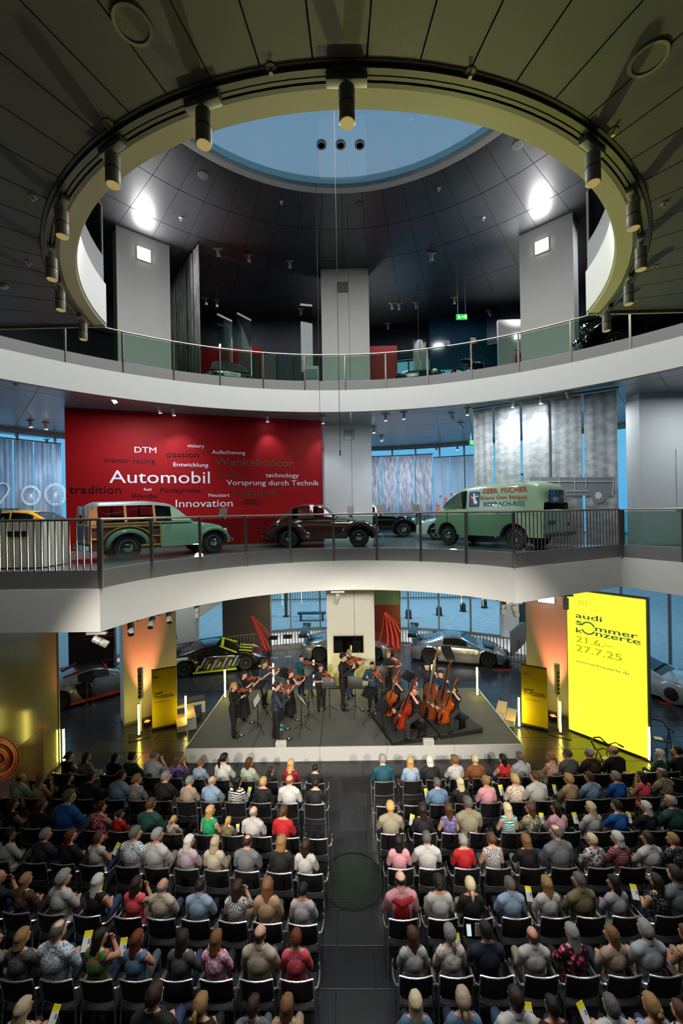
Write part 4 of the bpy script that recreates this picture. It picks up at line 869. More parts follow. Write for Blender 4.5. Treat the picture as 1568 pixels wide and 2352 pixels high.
for k, (px, py) in enumerate(((629, 1512), (661, 1509), (205, 1622), (1005, 1500))):
    p = on_z(px, py, 0); t = empty('info_stand', p, label='slim glass info stand with dark reading plate, %s' % ('beside the brown display board', 'left of the car behind the pillar', 'by the left sports car', 'before the silver winged car')[k], cat='info stand', group='ground floor info stands')
    mk('reading_plate', MB().box((0, 0, 1.02), (.42, .28, .02), M=Matrix.Rotation(R(25), 3, 'X')), pbr('plate_dark', (26, 20, 20), .2), t, smooth=False)
    for x in (-.12, .12): mk('leg', MB().box((x, .05, .5), (.012, .05, 1.0)), STEEL, t, smooth=False)
    mk('foot', MB().box((0, .05, .006), (.4, .25, .012)), STEEL, t, smooth=False)
# ================================================================== VEHICLES
CARGLASS = glass('car_glass', (196, 204, 204), .2); DARKGLASS = pbr('tinted_glass', (14, 16, 18), .06, spec=.6)
UNDER = pbr('underbody', (12, 12, 12), .8); SEAT = pbr('car_seat', (60, 46, 38), .7); SEATB = pbr('car_seat_black', (22, 22, 24), .7)
HEAD = pbr('headlamp_glass', (200, 205, 210), .08, .4); TAIL = pbr('tail_light', (150, 10, 12), .15); PLATEW = pbr('number_plate', (200, 200, 196), .5); PLATEB = pbr('number_plate_black', (20, 20, 20), .5)
def ip(pts, x): return float(np.interp(x, [p[0] for p in pts], [p[1] for p in pts]))
def smooth_ip(pts, x, d=.09): return sum(ip(pts, x + k * d / 2) * w for k, w in ((-2, .1), (-1, .2), (0, .4), (1, .2), (2, .1)))
WHEELM = {}
def wheel(parent, x, y, r, wd, style, rim_m, side):
    key = (r, wd, style, rim_m.name)
    if key not in WHEELM:
        M = Matrix.Rotation(R(90), 3, 'X'); h = wd / 2
        ty = MB().lathe([(r * .66, -h * .8), (r * .8, -h), (r * .93, -h * .98), (r, -h * .6), (r, h * .6), (r * .93, h * .98), (r * .8, h), (r * .66, h * .8)], 28, M=M).mesh('tyre', RUBBER)
        rm = MB()
        if style == 'cap': rm.lathe([(r * .66, h * .5), (r * .64, h * .85), (r * .5, h * .7), (r * .36, h * .75), (r * .34, h * 1.05), (r * .2, h * 1.25), (.01, h * 1.3)], 24, M=M)
        else:
            rm.lathe([(r * .67, h * .3), (r * .68, h * .9), (r * .62, h * .9), (r * .6, h * .3)], 28, M=M).lathe([(r * .16, h * .2), (r * .14, h * .8), (.01, h * .85)], 14, M=M)
            n = {'ten': 10, 'five': 5}[style]
            for k in range(n):
                a = 2 * pi * k / n; c, s_ = cos(a), sin(a)
                for e in ((-.05, .05) if style == 'ten' else (-.12, .12)): rm.tube([(r * .1 * c, -h * .65, r * .1 * s_), (r * .64 * cos(a + e), -h * .75, r * .64 * sin(a + e))], r * .032 if style == 'ten' else r * .05, 5)
        if style != 'cap': rm.lathe([(r * .62, -h * .2), (r * .6, h * .1), (.01, h * .12)], 20, mi=1, M=M)
        WHEELM[key] = (ty, rm.mesh('rim', [rim_m, UNDER]))
    ty, rm = WHEELM[key]
    # the outer face of the lathe points to -y after the quarter turn
    o = put('wheel', ty, parent, (x, y, r)); 
    if side > 0: o.rotation_euler = (0, 0, pi)
    put('rim', rm, o); return o
def car(name, label, cat, near_f, near_r, z, S, side=None):
    """near_f, near_r: pixels where the near front and rear wheel touch the floor z"""
    a, b = on_z(*near_f, z), on_z(*near_r, z); d = (a - b); d.z = 0; d.normalize(); lat = Vector((-d.y, d.x, 0)); mid = (a + b) / 2
    ns = 1 if (EYEV - mid).dot(lat) > 0 else -1                    # side of the car facing the camera (+1: its left)
    wb, tr, hw = S['wb'], S['track'] / 2, S['hw']; rear = mid - d * wb / 2 - lat * ns * tr; rz = math.atan2(d.y, d.x)
    t = empty(name, (rear.x, rear.y, z), rz, label=label, cat=cat)
    x0, x1 = -S['ro'], wb + S['fo']; zb, r = S['zb'], S['r']; N = 72; xs = [x0 + (x1 - x0) * i / (N - 1) for i in range(N)]
    tr_, tf_ = S.get('taper', (.35, .45)); tl = S.get('tlen', .7)
    def hwid(x):
        w_ = hw
        if x > x1 - tl: w_ *= 1 - tf_ * ((x - x1 + tl) / tl) ** 2.6
        if x < x0 + tl: w_ *= 1 - tr_ * ((x0 + tl - x) / tl) ** 2.6
        return w_ * ip(S['plan'], x) if 'plan' in S else w_
    ar = S.get('arch', r + .05); mats = [S['body'], S.get('body2', S['body']), UNDER, S.get('body3', S['body'])]; paint = S.get('paint')
    bm_ = MB(); K = 8
    for x in xs:
        w_ = hwid(x); zt = smooth_ip(S['belt'], x); lo = ip(S['low'], x) if 'low' in S else zb; zl = lo
        for xw in (0, wb):
            if abs(x - xw) < ar and not S.get('covered'): zl = max(zl, r + math.sqrt(ar * ar - (x - xw) ** 2))
        zl = min(zl, zt - .06); h_ = zt - zl; bulge = S.get('bulge', 0)
        half = [(0, lo + .05), (w_ * .84, zl), (w_ * .985, zl + .015), (w_ * 1.0, zl + .35 * h_), (w_ * (.985 - bulge * .3), zt - .28 * h_), (w_ * (.93 - bulge), zt - .08 * h_), (w_ * (.8 - bulge), zt - .01), (0, zt + .025)]
        bm_.v += [(x, -y_, z_) for y_, z_ in half] + [(x, y_, z_) for y_, z_ in half]
    for i in range(N - 1):
        for s_ in (0, 1):
            for j in range(K - 1):
                p = i * 2 * K + s_ * K + j; q = p + 2 * K; f = (p, p + 1, q + 1, q) if s_ else (p, q, q + 1, p + 1)
                bm_.f.append(f); bm_.m.append(2 if j == 0 else paint(xs[i], j) if paint else 0)
    for e, i in ((0, 0), (1, N - 1)):
        q = [i * 2 * K + j for j in range(K)] + [i * 2 * K + K + j for j in reversed(range(K))]
        bm_.f.append(tuple(q if e == 0 else reversed(q))); bm_.m.append(S.get('capmat', (0, 0))[e])
    body = mk('body', bm_, mats, t)
    mk('underbody', MB().box((wb / 2, 0, zb + .16), (x1 - x0 - .5, hw * 1.45, .2)), UNDER, t, smooth=False)
    # greenhouse
    rf = S['roof']; cx0, cx1 = rf[0][0], rf[-1][0]; M_ = 44; cxs = [cx0 + (cx1 - cx0) * i / (M_ - 1) for i in range(M_)]; tum = S.get('tumble', .72); cw = S.get('cabw', .86)
    gb, sb, rb_, fb = MB(), MB(), MB(), MB(); P = []
    for x in cxs:
        w_ = hwid(x); zt = smooth_ip(S['belt'], x) - .015; zr = max(smooth_ip(rf, x, .12), zt + .012); hh = zr - zt; f = min(1, hh / S.get('fullh', .4))
        wr_ = w_ * (cw + (tum - cw) * f)
        P.append([(x, w_ * cw, zt), (x, w_ * cw * .9 + wr_ * .1, zt + hh * .08), (x, w_ * cw * .15 + wr_ * .85, zt + hh * .84), (x, wr_ * .96, zr - .03 * f), (x, wr_ * .8, zr), (x, 0, zr + .03 * f)])
    def quad(mb, i, j, s_):
        q = [P[i][j], P[i + 1][j], P[i + 1][j + 1], P[i][j + 1]]; q = [(x, y * s_, z_) for x, y, z_ in q]; mb.add(q, [(0, 1, 2, 3) if s_ < 0 else (3, 2, 1, 0)])
    for i in range(M_ - 1):
        xm = (cxs[i] + cxs[i + 1]) / 2; sl = abs(P[i + 1][5][2] - P[i][5][2]) / (cxs[i + 1] - cxs[i]); isg = sl > S.get('slope', .3) and not any(a_ <= xm <= b_ for a_, b_ in S.get('solid', ()))
        win = any(a_ <= xm <= b_ for a_, b_ in S['win'])
        for s_ in (-1, 1):
            quad(fb if xm > S.get('fx', 99) else sb, i, 0, s_); quad(gb if win else (fb if xm > S.get('fx', 99) else sb), i, 1, s_); quad(rb_ if 'fx' in S else sb, i, 2, s_)
            quad(rb_ if not isg else sb, i, 3, s_); quad(gb if isg else rb_, i, 4, s_)
    for mb, nm, m_ in ((sb, 'window_frame', S.get('frame', S['body'])), (rb_, 'roof', S.get('roofm', S['body'])), (gb, 'window_glass', S.get('glass', CARGLASS)), (fb, 'door_frame', S['body'])):
        if mb.f:
            bmx = bmesh.new(); me = mb.mesh(nm, m_); bmx.from_mesh(me); bmesh.ops.remove_doubles(bmx, verts=bmx.verts, dist=.002); bmesh.ops.recalc_face_normals(bmx, faces=bmx.faces) if nm == 'roof' else None
            bmx.to_mesh(me); bmx.free(); me.polygons.foreach_set('use_smooth', [True] * len(me.polygons)); put(nm, me, t)
    if S.get('seats', True):
        for xx in S.get('seatx', (wb * .42,)):
            for yy in (-.34, .34):
                zt = ip(S['belt'], xx); mk('seat', MB().bbox((xx - .22, yy * hw / .8, zt - .05), (.14, .44, .5), .05), S.get('seatm', SEATB), t)
        xx = S.get('seatx', (wb * .42,))[-1] + .45; mk('steering_wheel', MB().tube([(xx + .06 * sin(2 * pi * k / 16), .34 + .17 * cos(2 * pi * k / 16), ip(S['belt'], xx) + .0 + .14 * sin(2 * pi * k / 16)) for k in range(16)], .013, 5, closed=True), BLACK, t)
    for xw in (0, wb):
        for s_ in (-1, 1): wheel(t, xw, s_ * (tr), r, S.get('ww', .19), S.get('wstyle', 'cap'), S.get('rim', CHROME), s_)
    return t, hwid, ns, S
def fender(t, S, xw, s_, r_in, r_out, w0, w1, a0, a1, m, n=18, drop=0, stretch=1.0):
    """swept wing over a wheel: an arched shell with a rounded outer cheek"""
    mb = MB(); zc = S['r']; k = 6
    for i in range(n + 1):
        a = R(a0 + (a1 - a0) * i / n); e = 1 - abs(2 * i / n - 1) ** 3 * .35
        ring = [(r_out, w0), (r_out * 1.0, w0 + (w1 - w0) * .45 * e), (r_out * .96, w0 + (w1 - w0) * .8 * e), (r_out * .88, w0 + (w1 - w0) * e), (r_in, w0 + (w1 - w0) * .97 * e), (r_in, w0)]
        for rr, y in ring: mb.v.append((xw + rr * cos(a) * stretch, s_ * y, zc + rr * sin(a)))
    for i in range(n):
        for j in range(k):
            p, q = i * k + j, i * k + (j + 1) % k; mb.f.append((p, q, q + k, p + k) if s_ > 0 else (p, p + k, q + k, q)); mb.m.append(0)
    mb.f += [tuple(range(k)), tuple(range(n * k, n * k + k))]; mb.m += [0, 0]
    o = mk('fender', mb, m, t); return o
def pair(nm, f, m, t, hw_): 
    for s_ in (-1, 1): mk(nm, f(s_), m, t)
def car_text(t, s_, x, y, z, wdt, side, m, up=(0, 0, 1), wide=1.1, bold=.01):
    """letters on the flank: side +1 is the car's left flank"""
    ux = Vector((-1 if side > 0 else 1, 0, 0)); me = text_mesh(s_, bold=bold); xs_ = [v.co.x for v in me.vertices]; w0 = max(xs_) - min(xs_); sz = wdt / w0 / wide
    return lettering('lettering', s_, m, t, (x, y, z), ux, up, sz, wide=wide, bold=bold)
MINT = pbr('mint_paint', (138, 168, 148), .22, coat=.7); MINTROOF = pbr('silver_green_roof', (112, 124, 122), .35, .2); WOODL = pbr('light_wood_frame', (184, 128, 62), .4, coat=.4, var=.15, vscale=9); WOODD = pbr('dark_wood_panel', (74, 36, 24), .55, coat=.05, var=.3, vscale=6)
# ---- wood bodied estate
S = dict(fx=.72, wb=2.35, track=1.22, hw=.74, ro=.86, fo=.62, zb=.3, r=.335, arch=.39, taper=(.06, .4), tlen=.5, ww=.15, belt=[(-.86, .96), (.9, .98), (1.35, .98), (1.7, .98), (2.2, .93), (2.6, .84), (2.97, .55)], roof=[(-.84, 1.2), (-.82, 1.44), (-.66, 1.51), (.6, 1.55), (1.1, 1.5), (1.32, 1.4), (1.72, .99)],
         win=[(-.66, -.05), (.02, .62), (.7, 1.12)], tumble=.76, cabw=.94, fullh=.4, body=MINT, body2=WOODD, roofm=MINTROOF, frame=WOODL, paint=lambda x, j: 1 if (x < .78 and 2 <= j <= 5) else 0, capmat=(1, 0), slope=.55, bulge=.02, seatm=SEAT, seatx=(.2, .95), solid=[(-.9, -.6)])
t, hwf, ns, S_ = car('wooden_estate_car', 'mint green estate car with wooden rear body parked before the red wall', 'car', (481, 1271), (302, 1287), L1, S)
for s_ in (-1, 1):
    fender(t, S, 0, s_, .40, .52, .5, .83, 5, 178, MINT, stretch=1.12); fender(t, S, 2.35, s_, .38, .50, .5, .80, -4, 172, MINT, stretch=1.15)
    y = s_ * .752
    fr = [[(.8, y, .38), (.8, y * .98, .96)], [(-.84, y * .95, .4), (-.84, y * .95, .96)], [(.06, y, .9), (.78, y, .9)], [(-.84, y * .97, .9), (.0, y, .9)], [(.5, y, .62), (.78, y, .62)], [(-.84, y, .6), (-.55, y, .6)], [(.3, y, .38), (.8, y, .38)]]
    for q in fr: mk('wood_rail', MB().tube(q, .026, 6), WOODL, t)
    mk('wood_arch', MB().tube([(0 + .62 * cos(R(a)) * 1.05, y * 1.0, .335 + .56 * sin(R(a))) for a in range(8, 176, 12)], .022, 6), WOODL, t)
    mk('headlamp', MB().ball((2.82, s_ * .52, .66), (.06, .085, .085)), HEAD, t)
    mk('tail_lamp', MB().ball((-.88, s_ * .56, .5), (.03, .05, .05)), TAIL, t)
for y in (-.66, 0, .66): mk('rear_post', MB().box((-.85, y, .74), (.05, .06, .48)), WOODL, t, smooth=False)
for y in (-.63, 0, .63): mk('rear_window_post', MB().tube([(-.86, y, .97), (-.83, y * .92, 1.44)], .03, 6), WOODL, t)
for z in (.52, .95): mk('rear_rail', MB().box((-.86, 0, z), (.05, 1.36, .06)), WOODL, t, smooth=False)
mk('rear_window', MB().add([(-.85, -.62, .99), (-.85, .62, .99), (-.835, .56, 1.43), (-.835, -.56, 1.43)], [(0, 1, 2, 3)]), CARGLASS, t, smooth=False)
pl = mk('number_plate', MB().box((-.89, 0, .45), (.02, .44, .11)), PLATEB, t, smooth=False); mk('rear_bumper', MB().bbox((-.92, 0, .38), (.08, 1.5, .12), .03), MINT, t); mk('front_bumper', MB().bbox((2.98, 0, .4), (.08, 1.4, .11), .03), CHROME, t); mk('door_handle', MB().tube([(.95, -.77, .9), (1.08, -.77, .9)], .012, 6), CHROME, t); mk('filler_cap', MB().ball((.52, -.755, .52), (.05, .02, .05)), CHROME, t)
# ---- brown coupe
BROWN = pbr('dark_brown_paint', (66, 28, 28), .18, coat=.8)
S = dict(wb=2.35, track=1.2, hw=.72, ro=.98, fo=.68, zb=.28, r=.335, arch=.38, taper=(.5, .45), tlen=.8, ww=.15, belt=[(-.98, .5), (-.7, .66), (-.3, .84), (.2, .95), (.9, .98), (1.5, .97), (2.2, .9), (2.7, .76), (3.03, .5)], roof=[(-.75, .68), (-.3, 1.05), (.05, 1.34), (.35, 1.45), (.75, 1.48), (1.1, 1.4), (1.25, 1.3), (1.58, .98)], win=[(.1, .7), (.8, 1.18)], tumble=.74, cabw=.9, body=BROWN, slope=.75, bulge=.04, seatm=SEAT, solid=[(-.8, .1)], seatx=(.85,))
t, hwf, ns, S_ = car('vintage_coupe', 'glossy dark brown vintage coupe in the middle of the first gallery', 'car', (829, 1256), (660, 1258), L1, S)
for s_ in (-1, 1):
    fender(t, S, 0, s_, .39, .54, .5, .84, 2, 178, BROWN, stretch=1.25); fender(t, S, 2.35, s_, .39, .53, .5, .83, -4, 176, BROWN, stretch=1.25)
    mk('headlamp', MB().ball((2.93, s_ * .55, .62), (.07, .1, .1)), HEAD, t); mk('wing_guard', MB().ball((.66, s_ * .82, .42), (.07, .02, .1)), CHROME, t); mk('tail_lamp', MB().ball((-.98, s_ * .4, .5), (.03, .04, .04)), TAIL, t)
mk('front_bumper', MB().tube([(2.95, -.75, .4), (3.09, -.5, .4), (3.12, 0, .4), (3.09, .5, .4), (2.95, .75, .4)], .045, 8), CHROME, t); mk('rear_bumper', MB().tube([(-.9, -.7, .4), (-1.06, -.4, .4), (-1.08, 0, .4), (-1.06, .4, .4), (-.9, .7, .4)], .045, 8), CHROME, t); mk('trim_strip', MB().tube([(1.45, -.735, .82), (2.3, -.735, .8)], .01, 5), CHROME, t)
# ---- green delivery van
VAN = pbr('van_green_paint', (122, 150, 120), .25, coat=.6)
S = dict(wb=2.35, track=1.3, hw=.83, ro=.82, fo=.72, zb=.36, r=.335, arch=.42, taper=(.12, .34), tlen=.75, ww=.16, belt=[(-.82, 1.13), (0, 1.15), (1.6, 1.15), (2.35, 1.15), (2.8, 1.08), (3.0, .86), (3.07, .6)], roof=[(-.83, 1.14), (-.8, 1.78), (-.66, 1.88), (-.3, 1.92), (1.0, 1.93), (1.75, 1.88), (2.02, 1.78), (2.3, 1.56), (2.72, 1.13)], win=[(1.58, 2.02), (2.08, 2.5)], tumble=.86, cabw=.985, fullh=.5, body=VAN, slope=.62, bulge=-.03, seatm=SEAT, solid=[(-.9, -.6)], seatx=(1.75,))
t, hwf, ns, S_ = car('delivery_van', 'pale green vintage delivery van with painted firm lettering on its flank', 'van', (1031, 1252), (1188, 1263), L1, S)
y = .845; WR = pbr('van_red_letters', (150, 36, 34), .5); WBL = pbr('van_blue_letters', (44, 84, 120), .5)
for s_, x, z, w_, m_ in (('GEBR. FISCHER', 1.02, 1.66, 1.42, WR), ('F\u00e4rberei. Chem. Reinigung', 1.06, 1.47, 1.46, WR), ('BIBERACH-RISS', .96, 1.27, 1.3, WBL), ('Tel. 6674', .6, 1.02, .6, WBL)):
    u_ = Vector((0, -.12, 1)).normalized() if z > 1.1 else Vector((0, 0, 1)); car_text(t, s_, x, .83 - (z - 1.15) * .125 + (.0 if z > 1.1 else .012), z, w_, 1, m_, u_, wide=.9 if 'Ch' in s_ else 1.05)
mk('painted_sign', MB().box((1.28, .79, 1.5), (.36, .012, .46), M=Matrix.Rotation(R(6.5), 3, 'X')), pbr('sign_blue', (28, 66, 96), .4), t, smooth=False)
fg = MB(); 
for c, r_ in (((1.27, .8, 1.63), (.035, .006, .045)), ((1.26, .802, 1.5), (.05, .006, .1)), ((1.22, .808, 1.36), (.075, .006, .1)), ((1.34, .802, 1.55), (.09, .005, .02)), ((1.17, .8, 1.58), (.07, .005, .02))): fg.ball(c, r_, 10, 6)
mk('painted_figure', fg, pbr('sign_white', (206, 214, 214), .5), t); mk('painted_cloth', MB().ball((1.4, .803, 1.5), (.04, .005, .13), 10, 6), WR, t)
mk('trim_strip', MB().tube([(-.8, .85, 1.12), (2.5, .85, 1.12)], .012, 5), MINTROOF, t); mk('door_gap', MB().box((1.5, .835, .8), (.012, .02, .75)), UNDER, t, smooth=False); mk('front_door_gap', MB().box((2.3, .83, .9), (.012, .03, .5)), UNDER, t, smooth=False)
for k in range(5): mk('grille_bar', MB().tube([(3.05 - k * .035 - (k > 2) * .03 * (k - 2), -.34 + k * .02, .78 + k * .085), (3.08 - k * .035 - (k > 2) * .03 * (k - 2), 0, .78 + k * .085), (3.05 - k * .035 - (k > 2) * .03 * (k - 2), .34 - k * .02, .78 + k * .085)], .025, 6), pbr('grille_dark', (40, 46, 42), .4), t)
mk('rear_window', MB().bbox((-.835, .0, 1.5), (.03, .8, .38), .01), DARKGLASS, t); mk('rear_bumper', MB().bbox((-.92, 0, .45), (.16, 1.6, .1), .03), BLACK, t); mk('front_bumper', MB().bbox((3.12, 0, .47), (.1, 1.45, .12), .03), BLACK, t); mk('number_plate', MB().box((-.84, .3, .78), (.02, .36, .11)), PLATEB, t, smooth=False)
rings_ = MB()
for k in range(4): rings_.tube([(-.856, -.02 + k * .07 + .045 * cos(2 * pi * a / 18), 1.42 + .045 * sin(2 * pi * a / 18)) for a in range(18)], .007, 4, closed=True)
mk('logo_rings', rings_, TW, t)
for s_ in (-1, 1): mk('headlamp', MB().ball((2.95, s_ * .56, .74), (.06, .1, .1)), HEAD, t); mk('tail_lamp', MB().ball((-.84, s_ * .7, .72), (.03, .04, .06)), TAIL, t); mk('wing_mirror', MB().tube([(2.5, s_ * .8, 1.15), (2.6, s_ * .98, 1.3), (2.6, s_ * 1.02, 1.42)], .012, 5), CHROME, t)
# ---- black vintage saloon, pale vehicles at the back
BLK = pbr('black_car_paint', (10, 10, 12), .12, coat=.9)
S = dict(wb=2.5, track=1.2, hw=.66, ro=.8, fo=.62, zb=.3, r=.35, arch=.4, taper=(.4, .5), tlen=.6, ww=.15, belt=[(-.8, .8), (0, .95), (1.4, .98), (2.4, .95), (2.85, .9), (3.1, .5)], roof=[(-.7, .85), (-.3, 1.4), (.1, 1.52), (1.0, 1.52), (1.3, 1.42), (1.45, .98)], win=[(.0, .55), (.65, 1.25)], body=BLK, roofm=pbr('cream_roof', (206, 188, 160), .6), frame=pbr('cream_roof', (206, 188, 160), .6), slope=.8, seatm=SEAT)
t, *_ = car('vintage_saloon', 'black vintage car with cream top behind the brown coupe, right of the pillar', 'car', (921, 1234), (803, 1236), L1, S)
for s_ in (-1, 1): fender(t, S, 2.5, s_, .4, .5, .4, .8, -20, 176, BLK, stretch=1.3); fender(t, S, 0, s_, .4, .5, .4, .8, 0, 180, BLK, stretch=1.2); mk('headlamp', MB().ball((2.95, s_ * .5, .75), (.1, .1, .1)), HEAD, t)
mk('front_bumper', MB().tube([(3.1, -.7, .42), (3.2, 0, .42), (3.1, .7, .42)], .03, 6), CHROME, t)
MOD = dict(wb=2.5, track=1.5, hw=.86, ro=.85, fo=.82, zb=.2, r=.32, arch=.36, taper=(.25, .35), tlen=.7, ww=.21, wstyle='five', rim=ALU, belt=[(-.85, .86), (.3, .92), (1.6, .92), (2.3, .88), (2.9, .78), (3.32, .52)], roof=[(-.8, .87), (-.55, 1.25), (-.2, 1.4), (.6, 1.44), (1.2, 1.38), (2.1, .9)], win=[(-.4, .5), (.58, 1.35)], slope=.42)
S = dict(MOD, body=pbr('yellow_paint', (222, 158, 24), .2, coat=.8)); t, *_ = car('yellow_hatchback', 'bright yellow modern car half hidden behind the red wall at the left', 'car', (131, 1262), (2, 1264), L1, S)
for s_ in (-1, 1): mk('wing_mirror', MB().ball((1.75, s_ * .95, 1.0), (.08, .1, .06)), BLACK, t); mk('headlamp', MB().ball((3.1, s_ * .6, .66), (.14, .12, .06)), HEAD, t)
S = dict(MOD, body=pbr('white_car_paint', (208, 212, 214), .25, coat=.6)); t, *_ = car('white_hatchback', 'white car almost hidden behind the nose of the green van', 'car', (1032, 1240), (1128, 1240), L1, S)
for s_ in (-1, 1): mk('headlamp', MB().ball((3.1, s_ * .6, .66), (.14, .12, .08)), HEAD, t)
S = dict(wb=2.0, track=1.25, hw=.76, ro=.6, fo=.6, zb=.35, r=.34, arch=.4, taper=(.05, .05), tlen=.3, ww=.17, belt=[(-.6, .86), (1.2, .88), (1.4, .95), (2.6, .9)], roof=[(1.3, .95), (1.34, .99), (1.4, .96)], win=[], body=pbr('grey_jeep_paint', (96, 100, 100), .4), seatx=(.4, .9), seatm=SEATB)
t, *_ = car('open_off_road_car', 'open grey off-road car with flat windscreen behind the slatted counter', 'car', (58, 1262), (-80, 1265), L1, S)
mk('windscreen_frame', MB().tube([(1.35, -.66, .95), (1.2, -.64, 1.5), (1.2, .64, 1.5), (1.35, .66, .95)], .028, 6), BLACK, t); mk('windscreen', MB().add([(1.33, -.62, 1.0), (1.33, .62, 1.0), (1.21, .6, 1.47), (1.21, -.6, 1.47)], [(0, 1, 2, 3)]), CARGLASS, t, smooth=False); mk('rear_mirror', MB().bbox((1.16, 0, 1.4), (.04, .3, .1), .02), BLACK, t); mk('wiper', MB().tube([(1.34, -.1, 1.0), (1.25, .15, 1.3)], .01, 4), BLACK, t)
for s_ in (-1, 1): mk('headlamp', MB().ball((2.6, s_ * .5, .75), (.06, .09, .09)), HEAD, t); mk('side_mirror', MB().ball((1.45, s_ * .85, 1.12), (.04, .07, .07)), BLACK, t)
# ---- motorcycle
a, b = on_z(598, 1242, L1), on_z(528, 1246, L1); d = (a - b); wbm = 1.3; mid = (a + b) / 2
t = empty('motorcycle', (mid.x, mid.y, L1), math.atan2(d.y, d.x), label='black vintage motorcycle standing before the red wall between two cars', cat='motorcycle'); BM = pbr('bike_black', (12, 12, 13), .2, coat=.6)
for x in (-.65, .65):
    w_ = mk('wheel', MB().tube([(x + .29 * cos(2 * pi * k / 28), 0, .33 + .29 * sin(2 * pi * k / 28)) for k in range(28)], .04, 8, closed=True), RUBBER, t); sp = MB()
    for k in range(16): sp.tube([(x, .0, .33), (x + .27 * cos(2 * pi * k / 16), 0, .33 + .27 * sin(2 * pi * k / 16))], .004, 3)
    mk('rim', sp.tube([(x + .26 * cos(2 * pi * k / 28), 0, .33 + .26 * sin(2 * pi * k / 28)) for k in range(28)], .014, 5, closed=True), CHROME, w_); mk('mudguard', MB().tube([(x + .36 * cos(R(a_)), 0, .33 + .36 * sin(R(a_))) for a_ in range(10, 200, 15)], .045, 6), BM, t)
mk('tank', MB().ball((.12, 0, .78), (.3, .13, .12)), BM, t); mk('frame', MB().tube([(.5, 0, .85), (.1, 0, .3), (-.3, 0, .3), (-.65, 0, .33)], .025, 6).tube([(.5, 0, .85), (-.25, 0, .72), (-.3, 0, .3)], .025, 6), BM, t); mk('engine', MB().bbox((.05, 0, .42), (.34, .24, .26), .05).lathe([(.1, .5), (.11, .54), (.08, .56), (.11, .58), (.08, .62), (.1, .66)], 14), ALU, t); mk('fork', MB().tube([(.46, .07, 1.0), (.65, .07, .33)], .022, 6).tube([(.46, -.07, 1.0), (.65, -.07, .33)], .022, 6), BM, t); mk('handlebar', MB().tube([(.28, -.36, 1.02), (.44, -.2, 1.04), (.46, 0, 1.0), (.44, .2, 1.04), (.28, .36, 1.02)], .014, 6), CHROME, t); mk('saddle', MB().ball((-.3, 0, .8), (.2, .13, .05)), SEATB, t); mk('headlamp', MB().ball((.58, 0, .92), (.1, .09, .09)), CHROME, t); mk('exhaust', MB().tube([(.15, -.13, .4), (-.1, -.15, .26), (-.75, -.15, .28)], [.02, .03, .045], 8), CHROME, t)
# ---- ground floor sports cars
GT = dict(wb=2.65, track=1.62, hw=.98, ro=.85, fo=.95, zb=.13, r=.345, arch=.385, taper=(.16, .42), tlen=.85, ww=.29, wstyle='ten', rim=pbr('dark_rim', (34, 32, 32), .3, .6), belt=[(-.85, .78), (-.3, .84), (.5, .84), (1.2, .82), (2.0, .8), (2.65, .76), (3.2, .58), (3.6, .38)], roof=[(-.55, .84), (.1, 1.0), (.7, 1.17), (1.15, 1.22), (1.5, 1.16), (2.3, .8)], win=[(.62, 1.02), (1.06, 1.72)], tumble=.66, cabw=.84, slope=.4, glass=DARKGLASS, seats=False, plan=[(-.9, .97), (0, 1.0), (1.0, .93), (1.9, .93), (2.65, 1.0), (3.6, .98)], fullh=.36)
SILVER = pbr('silver_paint', (150, 154, 156), .22, .75, coat=.6); CARBON = pbr('carbon_black', (16, 17, 18), .25, coat=.4); BLADE = pbr('black_blade', (18, 18, 19), .2)
